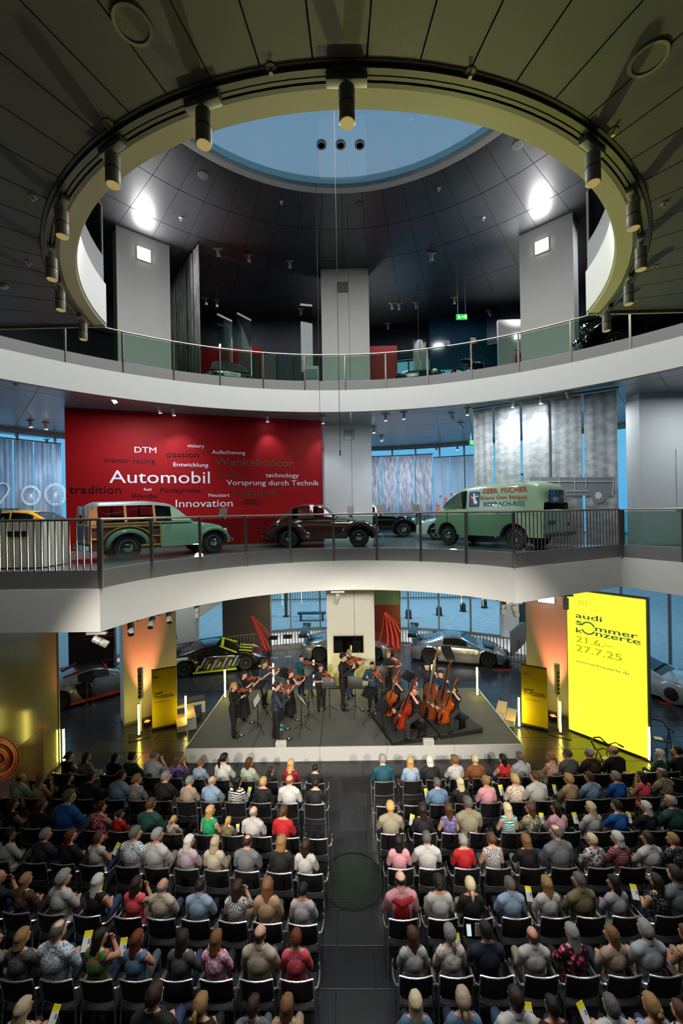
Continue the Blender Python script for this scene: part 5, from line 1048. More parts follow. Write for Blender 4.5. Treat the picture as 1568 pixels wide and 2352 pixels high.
def gt_parts(t, S, body, accent=None, blade=BLADE, wing=False, lights=HEAD):
    wb = S['wb']
    for s_ in (-1, 1):
        hw = S['hw']; q = [(.52, .82), (.98, .86), (1.1, .5), (1.2, .22), (.78, .22), (.62, .5)]
        mk('side_blade', MB().prism([(x, z) for x, z in q], -.02, .02, M=Matrix(((1, 0, 0), (0, 0, -1), (0, 1, 0))), c=(0, s_ * (hw * .94), 0)), blade, t, smooth=False)
        mk('headlamp', MB().prism([(2.95, .0), (3.38, .05), (3.3, .24), (2.98, .2)], 0, .05, M=Matrix.Rotation(R(22), 3, 'Y') if False else None, c=(0, 0, .575)) if False else MB().ball((3.16, s_ * .66, .565), (.24, .15, .055), 12, 6, M=Matrix.Rotation(R(28), 3, 'Y')), lights, t)
        mk('intake', MB().bbox((3.42, s_ * .62, .28), (.3, .4, .24), .05), CARBON, t); mk('tail_light', MB().bbox((-.84, s_ * .66, .72), (.06, .34, .09), .02), TAIL, t); mk('wing_mirror', MB().ball((1.8, s_ * 1.0, .9), (.07, .11, .06)), body, t)
        mk('sill', MB().bbox((1.3, s_ * hw * .955, .14), (1.9, .1, .07), .02), accent or CARBON, t); mk('door_gap', MB().box((1.12, s_ * .925, .5), (.008, .03, .5)), UNDER, t, smooth=False)
    mk('grille', MB().bbox((3.56, 0, .34), (.14, .6, .3), .04), CARBON, t); mk('splitter', MB().bbox((3.42, 0, .1), (.44, 1.8, .03), .01), accent or CARBON, t); mk('rear_diffuser', MB().bbox((-.8, 0, .3), (.16, 1.6, .28), .03), CARBON, t); mk('engine_cover', MB().bbox((-.15, 0, .93), (.7, .9, .03), .01, M=Matrix.Rotation(R(-14), 3, 'Y')), CARBON, t)
    if wing:
        w_ = mk('rear_wing', MB().bbox((-.78, 0, 1.28), (.36, 1.9, .04), .015, M=Matrix.Rotation(R(12), 3, 'Y')), CARBON, t)
        for s_ in (-1, 1): mk('end_plate', MB().bbox((-.78, s_ * .95, 1.26), (.42, .02, .2), .005), CARBON, w_); mk('wing_support', MB().tube([(-.5, s_ * .3, .84), (-.75, s_ * .3, 1.26)], .03, 6), CARBON, t)
    rg = MB()
    for k in range(4): rg.tube([(3.62 - 0.0, -.12 + k * .08 + .055 * cos(2 * pi * a / 16), .47 + .055 * sin(2 * pi * a / 16)) for a in range(16)], .008, 4, closed=True)
    mk('logo_rings', rg, CHROME, t)
t, *_ = car('sports_car', 'silver racing sports car with big rear wing, right of the stage', 'car', (1117, 1530), (990, 1521), 0, dict(GT, body=SILVER)); gt_parts(t, GT, SILVER, wing=True)
mk('bonnet_vent', MB().bbox((2.75, 0, .775), (.5, 1.0, .02), .01, M=Matrix.Rotation(R(12), 3, 'Y')), CARBON, t)
for k in range(8): mk('roof_fin', MB().bbox((-.2 + k * .09, 0, 1.0 + k * .03), (.03, .8, .03), .01), SILVER, t)
# black racing car with yellow and grey stripes
LIME = pbr('lime_stripe', (206, 226, 24), .3); GREYS = pbr('grey_stripe', (110, 116, 118), .3); RCB = pbr('race_black', (12, 13, 14), .2, coat=.6); PALE = pbr('race_white', (176, 180, 176), .3, coat=.5)
S = dict(GT, body=RCB, body2=PALE, rim=pbr('bronze_rim', (120, 104, 84), .3, .7), paint=lambda x, j: 1 if x < .15 and j < 6 else 0)
t, *_ = car('racing_car', 'black racing car with lime and grey slanted stripes, left of the stage', 'car', (562, 1538), (427, 1553), 0, S); gt_parts(t, S, RCB, LIME, RCB, True)
k = 0
for i in range(12):
    for s_ in (-1, 1):
        x = .45 + i * .155 + (.02 if i % 3 else 0); z0 = .2 + .14 * ((i * 7) % 4) / 3; z1 = z0 + .24 + .2 * ((i * 5) % 3) / 2; z1 = min(z1, .76)
        mk('livery_stripe', MB().prism([(x, z0), (x + .085, z0), (x + .085 + (z1 - z0) * .55, z1), (x + (z1 - z0) * .55, z1)], -.004, .004, M=Matrix(((1, 0, 0), (0, 0, -1), (0, 1, 0))), c=(0, s_ * .942, 0)), (LIME, GREYS, PALE)[(i * 2) % 3], t, smooth=False)
for y in (-.5, -.1, .3): mk('bonnet_stripe', MB().bbox((2.7 + y * .1, y, .79), (.6, .1, .02), .005, M=Matrix.Rotation(R(10), 3, 'Y')), LIME, t)
mk('windscreen_band', MB().bbox((1.62, 0, 1.15), (.12, 1.25, .03), .01, M=Matrix.Rotation(R(22), 3, 'Y')), LIME, t)
for s_ in (-1, 1): mk('pillar_stripe', MB().tube([(1.5, s_ * .66, 1.15), (2.25, s_ * .8, .83)], .035, 5), LIME, t)
# silver car behind the centre pillar
t, *_ = car('coupe_behind_pillar', 'silver sports coupe half hidden behind the white centre pillar', 'car', (872, 1516), (722, 1518), 0, dict(GT, body=SILVER, rim=BLACK)); gt_parts(t, GT, SILVER, wing=True)
# silver and red car at the left
SILV2 = pbr('silver_green_paint', (128, 132, 126), .22, .6, coat=.6); REDA = pbr('red_accent', (206, 28, 24), .3)
S = dict(GT, body=SILV2, roofm=pbr('dark_roof', (44, 46, 46), .25, coat=.5), rim=BLACK)
t, *_ = car('red_trimmed_sports_car', 'silver sports car with red trim behind the glossy left partition', 'car', (306, 1585), (141, 1630), 0, S); gt_parts(t, S, SILV2, REDA)
for s_ in (-1, 1): car_text(t, 'Audi Sport', 1.06 if s_ > 0 else .68, s_ * .948, .5, .38, s_, REDA); mk('red_roof_stripe', MB().tube([(.2, s_ * .42, 1.06), (.75, s_ * .5, 1.21)], .03, 5), REDA, t); mk('fuel_cap', MB().ball((.3, s_ * .8, .87), (.07, .02, .07)), SILVER, t)
mk('red_window_band', MB().bbox((1.62, 0, 1.14), (.1, 1.2, .02), .01, M=Matrix.Rotation(R(22), 3, 'Y')), REDA, t)
# pale concept car at the right edge
S = dict(wb=2.75, track=1.5, hw=.95, ro=.8, fo=.95, zb=.15, r=.4, arch=.33, covered=True, taper=(.4, .5), tlen=.9, ww=.2, wstyle='ten', rim=ALU, belt=[(-.8, .7), (0, .86), (1.0, .8), (2.0, .82), (2.75, .84), (3.2, .66), (3.7, .4)], roof=[(-.4, .84), (.4, 1.12), (1.0, 1.2), (1.5, 1.14), (2.4, .82)], win=[(.4, 1.7)], glass=DARKGLASS, seats=False, tumble=.6, slope=.3, body=pbr('pearl_paint', (190, 194, 196), .22, .3, coat=.6))
t, *_ = car('concept_car', 'pale silver streamlined concept car at the right edge behind the yellow screen', 'car', (1508, 1603), (1395, 1566), 0, S)
for s_ in (-1, 1):
    for xw in (0, 2.75): mk('wheel_spat', MB().ball((xw, s_ * .9, .42), (.5, .09, .4), 20, 10), S['body'], t); mk('spat_opening', MB().ball((xw, s_ * .955, .4), (.26, .05, .26), 18, 8), pbr('bronze_dark', (60, 54, 44), .4, .5), t)
    mk('headlamp', MB().ball((3.3, s_ * .55, .58), (.16, .16, .05), M=Matrix.Rotation(R(30), 3, 'Y')), HEAD, t)
mk('intake', MB().bbox((3.6, 0, .3), (.2, 1.0, .16), .04), CARBON, t)
p = on_z(1150, 1538, 0); mk('floor_label', MB().box((p.x, p.y - .1, .01), (.8, .1, .014)), REDA, None, smooth=False, label='red floor strip before the silver winged car', cat='floor strip', group=None)
p = on_z(1540, 1618, 0); mk('floor_label', MB().box((p.x, p.y, .01), (.7, .1, .014), rz=-.4), REDA, None, smooth=False, label='red floor strip before the pale concept car', cat='floor strip')
# ---- upper gallery vehicles, only partly in view
GREEN = pbr('dark_green_paint', (40, 84, 48), .2, coat=.7)
S = dict(wb=2.5, track=1.2, hw=.74, ro=.95, fo=.7, zb=.3, r=.35, arch=.4, taper=(.3, .45), tlen=.7, ww=.16, belt=[(-.95, .62), (-.6, .82), (0, .95), (1.4, .96), (2.6, .9), (3.2, .5)], roof=[(-.5, .86), (0, 1.3), (.4, 1.46), (1.1, 1.46), (1.6, .97)], win=[(.1, .6), (.7, 1.25)], body=GREEN, roofm=pbr('black_soft_top', (18, 20, 20), .6), frame=pbr('black_soft_top', (18, 20, 20), .6), slope=.8, solid=[(-.6, .3)])
p0 = Vector((on_y(505, 850, 15.0).x, 15.0, L2))
def place(t, x, y, z, rz): t.location = (x, y, z); t.rotation_euler = (0, 0, rz)
t, *_ = car('green_convertible', 'dark green vintage car with black soft top seen from behind upstairs', 'car', (490, 860), (560, 862), L2, S); place(t, -3.95, 13.5, L2, R(112))
mk('rear_bumper', MB().tube([(-.9, -.75, .45), (-1.03, 0, .45), (-.9, .75, .45)], .035, 6), CHROME, t); pl = mk('number_plate', MB().box((-.97, 0, .6), (.03, .52, .13)), PLATEW, t, smooth=False)
me = text_mesh('IV - 20658'); lettering('plate_letters', 'IV - 20658', INKB, pl, (-.988, .23, .565), (0, -1, 0), (0, 0, 1), .09, wide=1.0)
for s_ in (-1, 1): fender(t, S, 0, s_, .4, .52, .5, .84, 2, 178, GREEN, stretch=1.3); mk('tail_lamp', MB().ball((-.95, s_ * .5, .62), (.04, .05, .05)), TAIL, t)
S2 = dict(S, body=pbr('dark_teal_paint', (24, 40, 44), .15, coat=.9)); S2.pop('roofm'); S2.pop('frame'); S2['roofm'] = S2['frame'] = S2['body']
t, *_ = car('dark_vintage_saloon', 'dark rounded vintage car in the upper gallery right of the centre pillar', 'car', (930, 870), (1000, 868), L2, S2); place(t, 2.95, 16.1, L2, R(-100))
for s_ in (-1, 1): fender(t, S2, 0, s_, .4, .52, .5, .84, 2, 178, S2['body'], stretch=1.3); fender(t, S2, 2.5, s_, .4, .52, .5, .84, 2, 178, S2['body'], stretch=1.3); mk('headlamp', MB().ball((3.05, s_ * .5, .7), (.09, .1, .1)), HEAD, t)
S3 = dict(S, wb=3.1, r=.42, hw=.82, body=BLK, roofm=BLK, frame=BLK, belt=[(-.95, .8), (0, 1.1), (1.9, 1.15), (3.2, 1.1), (3.8, .6)], roof=[(-.5, 1.1), (0, 1.6), (.4, 1.75), (1.5, 1.75), (2.0, 1.15)], win=[(.1, .8), (.9, 1.6)], arch=.47)
t, *_ = car('black_limousine', 'large black vintage limousine at the right end of the upper gallery', 'car', (1405, 775), (1500, 740), L2, S3); q = on_y(1400, 760, 9.7); place(t, 10.15, 10.05, L2, R(162))
for s_ in (-1, 1): fender(t, S3, 3.1, s_, .47, .6, .5, .95, 2, 178, BLK, stretch=1.3); mk('headlamp', MB().ball((3.75, s_ * .5, .95), (.13, .14, .14)), CHROME, t); mk('horn', MB().tube([(3.6, s_ * .2, .7), (3.9, s_ * .2, .7)], [.02, .06], 8), CHROME, t)
mk('front_bumper', MB().tube([(3.9, -.8, .5), (4.0, 0, .5), (3.9, .8, .5)], .035, 6), CHROME, t); mk('spare_wheel', MB().tube([(1.7 + .34 * cos(2 * pi * k / 20), -.95, .85 + .34 * sin(2 * pi * k / 20)) for k in range(20)], .08, 8, closed=True), RUBBER, t)
t = empty('vintage_motorcycle', (4.15, 12.85, L2), R(20), label='dark vintage motorcycle silhouette before the bright upper window', cat='motorcycle')
for x in (-.6, .6): mk('wheel', MB().tube([(x + .3 * cos(2 * pi * k / 24), 0, .34 + .3 * sin(2 * pi * k / 24)) for k in range(24)], .035, 6, closed=True), RUBBER, t)
mk('tank', MB().ball((.1, 0, .8), (.32, .14, .14)), BM, t); mk('engine', MB().bbox((0, 0, .45), (.34, .22, .3), .05), DSTEEL, t); mk('frame', MB().tube([(.45, 0, .9), (.1, 0, .3), (-.6, 0, .34), (-.2, 0, .78), (.45, 0, .9), (.6, 0, .34)], .025, 6), BM, t); mk('saddle', MB().ball((-.3, 0, .9), (.2, .13, .08)), BM, t); mk('handlebar', MB().tube([(.3, -.35, 1.1), (.42, 0, 1.08), (.3, .35, 1.1)], .016, 6), BM, t)
# ================================================================== FIGURES
def rot(yaw=0, pitch=0, tilt=0): return Matrix.Rotation(yaw, 3, 'Z') @ Matrix.Rotation(pitch, 3, 'X') @ Matrix.Rotation(tilt, 3, 'Y')
def cap(p, q, r1, r2, tag_): return ('c', Vector(p), Vector(q), r1, r2, tag_)
def ell(c, r, tag_, M=None): return ('e', Vector(c), Vector(r), M or Matrix.Identity(3), 0, tag_)
def add_capsule(mb, p, q, r1, r2, n=12):
    ax = (q - p); L = ax.length; M = ax.to_track_quat('Z', 'Y').to_matrix() if L > 1e-6 else Matrix.Identity(3)
    prof = [(r1 * cos(a), -r1 * sin(a)) for a in (1.45, 1.0, .5)] + [(r1, 0), (r2, L)] + [(r2 * cos(a), L + r2 * sin(a)) for a in (.5, 1.0, 1.45)]
    mb.lathe(prof, n, M=M, c=p)
def sdf(V, pr):
    if pr[0] == 'c':
        p, q = np.array(pr[1]), np.array(pr[2]); d = q - p; L2_ = max(d @ d, 1e-9); t = np.clip((V - p) @ d / L2_, 0, 1); return np.linalg.norm(V - p - t[:, None] * d, axis=1) - (pr[3] + (pr[4] - pr[3]) * t)
    A = np.array(pr[3].transposed()); q = (V - np.array(pr[1])) @ A.T / np.array(pr[2]); return (np.linalg.norm(q, axis=1) - 1) * min(pr[2])
def build_body(prims, voxel=.014, sm=3):
    mb = MB()
    for p in prims:
        if p[0] == 'c': add_capsule(mb, p[1], p[2], p[3], p[4])
        else: mb.ball(p[1], tuple(p[2]), 16, 10, M=p[3])
    o = bpy.data.objects.new('tmp', mb.mesh('tmp', [], False)); r = o.modifiers.new('r', 'REMESH'); r.mode = 'VOXEL'; r.voxel_size = voxel; s_ = o.modifiers.new('s', 'SMOOTH'); s_.iterations = sm; s_.factor = .5
    me = bake(o); me.name = 'body'; n = len(me.vertices); V = np.empty(n * 3, np.float32); me.vertices.foreach_get('co', V); V = V.reshape(-1, 3)
    tags = sorted({p[5] for p in prims}); D = np.full((len(tags), n), 9.); 
    for p in prims: i = tags.index(p[5]); D[i] = np.minimum(D[i], sdf(V, p))
    vt = D.argmin(0); me.polygons.foreach_set('use_smooth', [True] * len(me.polygons)); me.materials.clear(); me.materials.append(SKINS[0])
    return me, V, [tags[i] for i in vt]
def garment(name, body, keep, off=.012, cut=None):
    """clothing: a second skin lifted off the body where keep() holds"""
    me, V, T = body; k = np.array([keep(t) for t in T])
    cd = cut(V) if cut is not None else None
    if cut is not None: k &= cd > 0
    N = np.empty(len(V) * 3, np.float32); me.vertices.foreach_get('normal', N); N = N.reshape(-1, 3)
    fold = np.array((13, 11, 7)); fs = [tuple(p.vertices) for p in me.polygons]; sel = [f for f in fs if sum(k[i] for i in f) >= 3]
    used = sorted({i for f in sel for i in f}); ix = {v: i for i, v in enumerate(used)}
    # pull the hem onto the skin so the edge closes cleanly
    cnt = {}
    for f in sel:
        for a, b in zip(f, f[1:] + f[:1]): e = (min(a, b), max(a, b)); cnt[e] = cnt.get(e, 0) + 1
    rim = {v for e, c in cnt.items() if c == 1 for v in e}
    if cd is not None:
        V = V.copy()
        for i in rim:
            if abs(cd[i]) < .022 and T[i] in ('neck', 'torso'): V[i, 2] += cd[i] * .95
    m = bpy.data.meshes.new(name); m.from_pydata([tuple(V[i] + N[i] * (off * (.45 if i in rim else 1) + (.0 if i in rim else .007 * (noise.noise(Vector(V[i] * fold)) + .5 * noise.noise(Vector(V[i] * fold * 2.1))))) ) for i in used], [], [tuple(ix[i] for i in f) for f in sel])
    m.polygons.foreach_set('use_smooth', [True] * len(m.polygons)); m.materials.append(BLACK); m.update(); return m
SKINS = [pbr('skin_%s' % n, c, .5, var=.05, vscale=12) for n, c in (('fair', (214, 168, 142)), ('rosy', (206, 152, 126)), ('tan', (186, 134, 106)), ('olive', (164, 112, 84)))]
SHOEB = pbr('black_shoe', (14, 14, 14), .3)
def head_prims(c, M, t='head', s=1.0):
    f = lambda x, y, z: c + M @ Vector((x, y, z)) * s
    e = lambda p, r: ell(f(*p), Vector(r) * s, t, M)
    return [e((0, -.012, .022), (.083, .1, .098)), e((0, .03, -.03), (.064, .068, .085)), e((0, .05, -.083), (.04, .042, .033)), cap(f(0, .096, .004), f(0, .116, -.03), .009 * s, .014 * s, t), e((.083, -.008, -.015), (.012, .022, .032)), e((-.083, -.008, -.015), (.012, .022, .032)), e((0, .088, -.062), (.024, .012, .012)), e((.032, .083, .018), (.026, .012, .012)), e((-.032, .083, .018), (.026, .012, .012))]
def hand_prims(w, d, n, t='hand', curl=.5, s=1.0, side=1):
    """palm, four unequal fingers and a thumb; d finger direction, n palm normal"""
    d = Vector(d).normalized(); n = Vector(n); n = (n - d * n.dot(d)).normalized(); a = d.cross(n) * side; w = Vector(w); out = []
    out.append(ell(w + d * .05 * s, Vector((.042, .05, .017)) * s, t, Matrix((a, d, n)).transposed())); out.append(cap(w - d * .01, w + d * .03, .026 * s, .026 * s, t))
    for i, L in enumerate((.066, .076, .07, .054)):
        b = w + d * .088 * s + a * (-.03 + .02 * i) * s; m = b + (d * cos(curl) + n * sin(curl)) * L * .55 * s; e = m + (d * cos(curl * 2.4) + n * sin(curl * 2.4)) * L * .5 * s
        out += [cap(b, m, .0095 * s, .009 * s, t), cap(m, e, .009 * s, .0078 * s, t)]
    b = w + d * .03 * s - a * .034 * s; m = b + (d * .75 - a * .55 + n * .25) * .045 * s; out += [cap(b, m, .0125 * s, .0105 * s, t), cap(m, m + (d * .85 - a * .1 + n * .45) * .034 * s, .0105 * s, .009 * s, t)]
    return out
# hair: a closed cap around the skull (shrunk into the head over the face) with the fall of each style
HAIRM = {}
def hair_mesh(style):
    if style in HAIRM: return HAIRM[style]
    n, k = 30, 22; mb = MB(); rn_ = random.Random(hash(style) % 99)
    long_ = {'long': .36, 'wavy': .33, 'bob': .17, 'halfbob': .12, 'longbob': .22}.get(style, 0)
    for i in range(k + 1):
        a = -pi / 2 + pi * i / k
        for j in range(n):
            b = 2 * pi * j / n; d = Vector((cos(a) * cos(b), cos(a) * sin(b), sin(a))); x, y, z = d
            th = {'short': 1.1, 'crop': 1.05, 'curly': 1.24, 'bald': 1.045, 'thin': 1.05}.get(style, 1.13)
            nz = noise.noise(d * 3.1) * .05 + noise.noise(Vector((d.x * 16, d.y * 16, d.z * 4))) * .035
            if style in ('curly', 'wavy'): nz = noise.noise(d * 5) * .13 + noise.noise(d * 11) * .06
            r_ = Vector((.089 * th, .107 * th, .104 * th)) * (1 + nz); p = Vector((x * r_.x, y * r_.y - .014, z * r_.z + .028))
            front = max(0, y)                       # face opening
            lim = {'short': -.38, 'crop': -.35, 'thin': -.3, 'bald': -.4}.get(style, -.45)
            face = y > .38 and z < .52 + (0 if abs(x) < .5 else -.0)
            cheek = y > .12 and z < (.1 if long_ else .28)
            if style in ('bald', 'thin') and z > (.28 if style == 'bald' else .74) - .1 * y: p *= .8
            elif face or cheek: p = Vector((x * .06, y * .07 - .01, z * .08))
            elif z < lim and not long_: p = Vector((x * .05, y * .06 - .02, z * .07 - .01))
            elif long_ and z < 0:
                f = min(1, -z / .8); fw = 1 + (.18 if style in ('wavy',) else .06) * f
                p = Vector((x / max(.35, cos(a)) * .099 * fw * (1 + nz), (min(y, .1) / max(.35, cos(a))) * .1 - .018 - .03 * f, .02 - (long_) * f + noise.noise(Vector((b * 2, 0, 3))) * .012 * f))
                if f >= 1: p.x *= .55; p.y = p.y * .6 - .03
            mb.v.append(tuple(p))
    for i in range(k):
        for j in range(n): mb.f.append((i * n + j, i * n + (j + 1) % n, (i + 1) * n + (j + 1) % n, (i + 1) * n + j)); mb.m.append(0)
    if style == 'pony': mb.tube([(0, -.11, .05), (0, -.15, .02), (0, -.155, -.06), (.01, -.14, -.16), (.0, -.13, -.25)], [.02, .034, .034, .026, .008], 10)
    if style == 'lowpony': mb.tube([(0, -.1, -.02), (0, -.13, -.05), (.01, -.13, -.13), (.0, -.125, -.24)], [.03, .034, .028, .008], 10)
    if style == 'bun': mb.ball((0, -.075, .14), (.045, .045, .04), 12, 8)
    if style == 'lowbun': mb.ball((0, -.125, .01), (.05, .04, .045), 12, 8).ball((.02, -.12, .05), (.035, .03, .03), 10, 6)
    me = mb.mesh('hair', BLACK, False); me.polygons.foreach_set('use_smooth', [True] * len(me.polygons)); HAIRM[style] = me; return me
def hair_mat(name, c, grey=0):
    key = 'hair_' + name
    if key in MATS: return MATS[key]
    m = pbr(key, c, .42, spec=.35); n, b = nodes(m); L = n.links
    t = n.nodes.new('ShaderNodeTexCoord'); mp = n.nodes.new('ShaderNodeMapping'); mp.inputs['Scale'].default_value = (60, 60, 3.5); nz = n.nodes.new('ShaderNodeTexNoise'); nz.inputs['Detail'].default_value = 3
    bp_ = n.nodes.new('ShaderNodeBump'); bp_.inputs['Strength'].default_value = .45; bp_.inputs['Distance'].default_value = .01; rp = n.nodes.new('ShaderNodeValToRGB'); c_ = lin(c)
    rp.color_ramp.elements[0].color = (*[v * .42 for v in c_], 1); rp.color_ramp.elements[1].color = (*[min(1, v * 1.45 + grey) for v in c_], 1); rp.color_ramp.elements[0].position = .35; rp.color_ramp.elements[1].position = .68
    L.new(t.outputs['Object'], mp.inputs[0]); L.new(mp.outputs[0], nz.inputs['Vector']); L.new(nz.outputs['Fac'], bp_.inputs['Height']); L.new(bp_.outputs[0], b.inputs['Normal']); L.new(nz.outputs['Fac'], rp.inputs[0]); L.new(rp.outputs[0], b.inputs['Base Color'])
    return m
HC = {'black': (24, 20, 20), 'dark brown': (46, 30, 22), 'brown': (84, 54, 34), 'light brown': (128, 90, 58), 'red-brown': (110, 52, 30), 'blonde': (198, 160, 100), 'dark blonde': (150, 116, 74), 'grey': (142, 140, 136), 'dark grey': (84, 80, 76), 'white': (214, 210, 202), 'pale blonde': (222, 202, 160), 'ginger': (160, 82, 44), 'grey-blonde': (176, 158, 128)}
def HM(c): return hair_mat(c.replace(' ', '_').replace('-', '_'), HC[c], .04 if 'grey' in c else 0)
FACE = {}
def face_parts(t, hc, M, s=1.0, glasses=False):
    if 'eye' not in FACE:
        FACE['eye'] = MB().ball((0, 0, 0), (.012, .008, .009), 10, 6).mesh('eye', pbr('eye_dark', (36, 26, 22), .15)); FACE['brow'] = MB().tube([(-.018, 0, 0), (0, .003, .004), (.018, -.002, 0)], .004, 5).mesh('eyebrow', pbr('brow_brown', (60, 40, 30), .7)); FACE['lip'] = MB().tube([(-.02, -.004, .002), (0, .003, 0), (.02, -.004, .002)], .005, 6).mesh('lips', pbr('lip_rose', (168, 88, 80), .4))
        g = MB()
        for x in (-.033, .033): g.tube([(x + .024 * cos(2 * pi * k / 16), .0, .02 * sin(2 * pi * k / 16)) for k in range(16)], .0025, 4, closed=True)
        g.tube([(-.057, 0, .005), (-.08, -.09, .005)], .0025, 4).tube([(.057, 0, .005), (.08, -.09, .005)], .0025, 4); FACE['glasses'] = g.mesh('glasses', BLACK)
    for nm, pos in (('eye', (.031, .091, .0)), ('eye', (-.031, .091, .0)), ('brow', (.032, .094, .024)), ('brow', (-.032, .094, .024)), ('lip', (0, .1, -.062))) + ((('glasses', (0, .108, .0)),) if glasses else ()):
        o = put(FACE[nm].name.split('.')[0], FACE[nm], t); o.location = hc + M @ Vector(pos) * s; o.rotation_euler = M.to_euler(); o.scale = (s,) * 3
def setm(o, m): o.material_slots[0].link = 'OBJECT'; o.material_slots[0].material = m; return o
# ------------------------------------------------------------------ string instruments
def varnish(n, c): return pbr(n, c, .2, coat=.8, var=.2, vscale=4)
VARN = [varnish('varnish_amber', (172, 72, 20)), varnish('varnish_red', (140, 40, 16)), varnish('varnish_brown', (112, 52, 22))]; EBONY = pbr('ebony', (14, 12, 12), .3); STRING = pbr('string_metal', (180, 176, 165), .3, .8); BOWST = pbr('bow_stick', (96, 46, 22), .35); BOWH = pbr('bow_hair', (216, 208, 188), .6)
OUT = [(0, .0), (.015, .05), (.05, .078), (.12, .097), (.21, .103), (.31, .096), (.38, .078), (.42, .06), (.5, .054), (.58, .058), (.62, .07), (.69, .081), (.78, .084), (.88, .074), (.95, .052), (.985, .03), (1, .0)]
def instrument(name, label, group, s, rib, neck, fb, wf=1.0, varn=None, M=None, endpin=0):
    """length along +x from the tail, top plate towards +z; s = body length / violin's"""
    t = empty(name, label=label, cat='instrument', group=group); t.matrix_world = M; B = .356 * s; hw = [(x * B, w * s * wf) for x, w in OUT]
    poly = [(x, -w) for x, w in hw] + [(x, w) for x, w in reversed(hw[1:-1])]; mb = MB(); cx = B * .45
    for q, z in ((1, -rib), (1, 0), (1.03, 0), (1.03, .004 * s), (.8, .013 * s), (.35, .017 * s)):
        mb.v += [(cx + (x - cx) * (q if q < 1.1 else 1), y * q, z) for x, y in poly]
    k = len(poly)
    for i in range(5):
        for j in range(k): mb.f.append((i * k + j, i * k + (j + 1) % k, (i + 1) * k + (j + 1) % k, (i + 1) * k + j)); mb.m.append(0)
    mb.f += [tuple(reversed(range(k))), tuple(range(5 * k, 6 * k))]; mb.m += [0, 0]
    mk('body', mb, varn, t); nk = B + neck
    mk('neck', MB().tube([(B * .97, 0, -.004 * s), (nk, 0, .004 * s)], [.016 * s, .0115 * s], 8).tube([(nk, 0, .004 * s), (nk + .05 * s, 0, -.002 * s), (nk + .085 * s, 0, -.022 * s), (nk + .1 * s, 0, -.008 * s), (nk + .085 * s, 0, .0)], [.012 * s, .012 * s, .011 * s, .009 * s, .006 * s], 8), varn, t)
    mk('fingerboard', MB().bbox(((B * .68 + nk) / 2, 0, .022 * s), (nk - B * .68, .03 * s, .007 * s), .002), EBONY, t); mk('tailpiece', MB().bbox((B * .17, 0, .026 * s), (B * .3, .032 * s, .006 * s), .002), EBONY, t); mk('bridge', MB().box((B * .45, 0, .026 * s), (.004 * s, .04 * s, .03 * s)), BOWH, t, smooth=False)
    for y in (-.012, -.004, .004, .012): mk('string', MB().tube([(B * .3, y * s * .6, .03 * s), (B * .45, y * s, .042 * s), (nk, y * s * .5, .028 * s)], .0009 * s + .0004, 3), STRING, t)
    for y in (-1, 1): mk('sound_hole', MB().tube([(B * .5, y * .03 * s, .016 * s), (B * .45, y * .036 * s, .016 * s), (B * .39, y * .046 * s, .013 * s)], .0025 * s, 4), EBONY, t)
    for i in range(4): mk('peg', MB().tube([(nk + (.018 + .015 * i) * s, (-1) ** i * .01 * s, 0), (nk + (.018 + .015 * i) * s, (-1) ** i * .04 * s, 0)], [.003 * s, .005 * s], 6), EBONY, t)
    if endpin: mk('endpin', MB().tube([(0, 0, -rib / 2), (-endpin, 0, -rib / 2)], .006 * s ** .5, 6), STEEL, t)
    else: mk('chin_rest', MB().ball((.03 * s, -.05 * s, .022 * s), (.03 * s, .03 * s, .008 * s), 10, 6), EBONY, t)
    return t
def frame_from(x, z):
    x = Vector(x).normalized(); z = Vector(z); z = (z - x * z.dot(x)).normalized(); y = z.cross(x); return Matrix((x, y, z)).transposed()
def bow(label, group, p, q, nrm):
    """p hand end, q tip"""
    p, q = Vector(p), Vector(q); L = (q - p).length; Mx = frame_from(q - p, nrm); t = empty('bow', label=label, cat='bow', group=group); t.matrix_world = Matrix.Translation(p) @ Mx.to_4x4()
    mk('stick', MB().tube([(-.03, 0, .018), (L * .5, 0, .012), (L, 0, .02), (L + .01, 0, .0)], .0045, 6), BOWST, t); mk('hair_ribbon', MB().box((L / 2, 0, 0), (L, .008, .002)), BOWH, t, smooth=False); mk('frog', MB().box((.02, 0, .008), (.05, .01, .02)), EBONY, t, smooth=False); return t
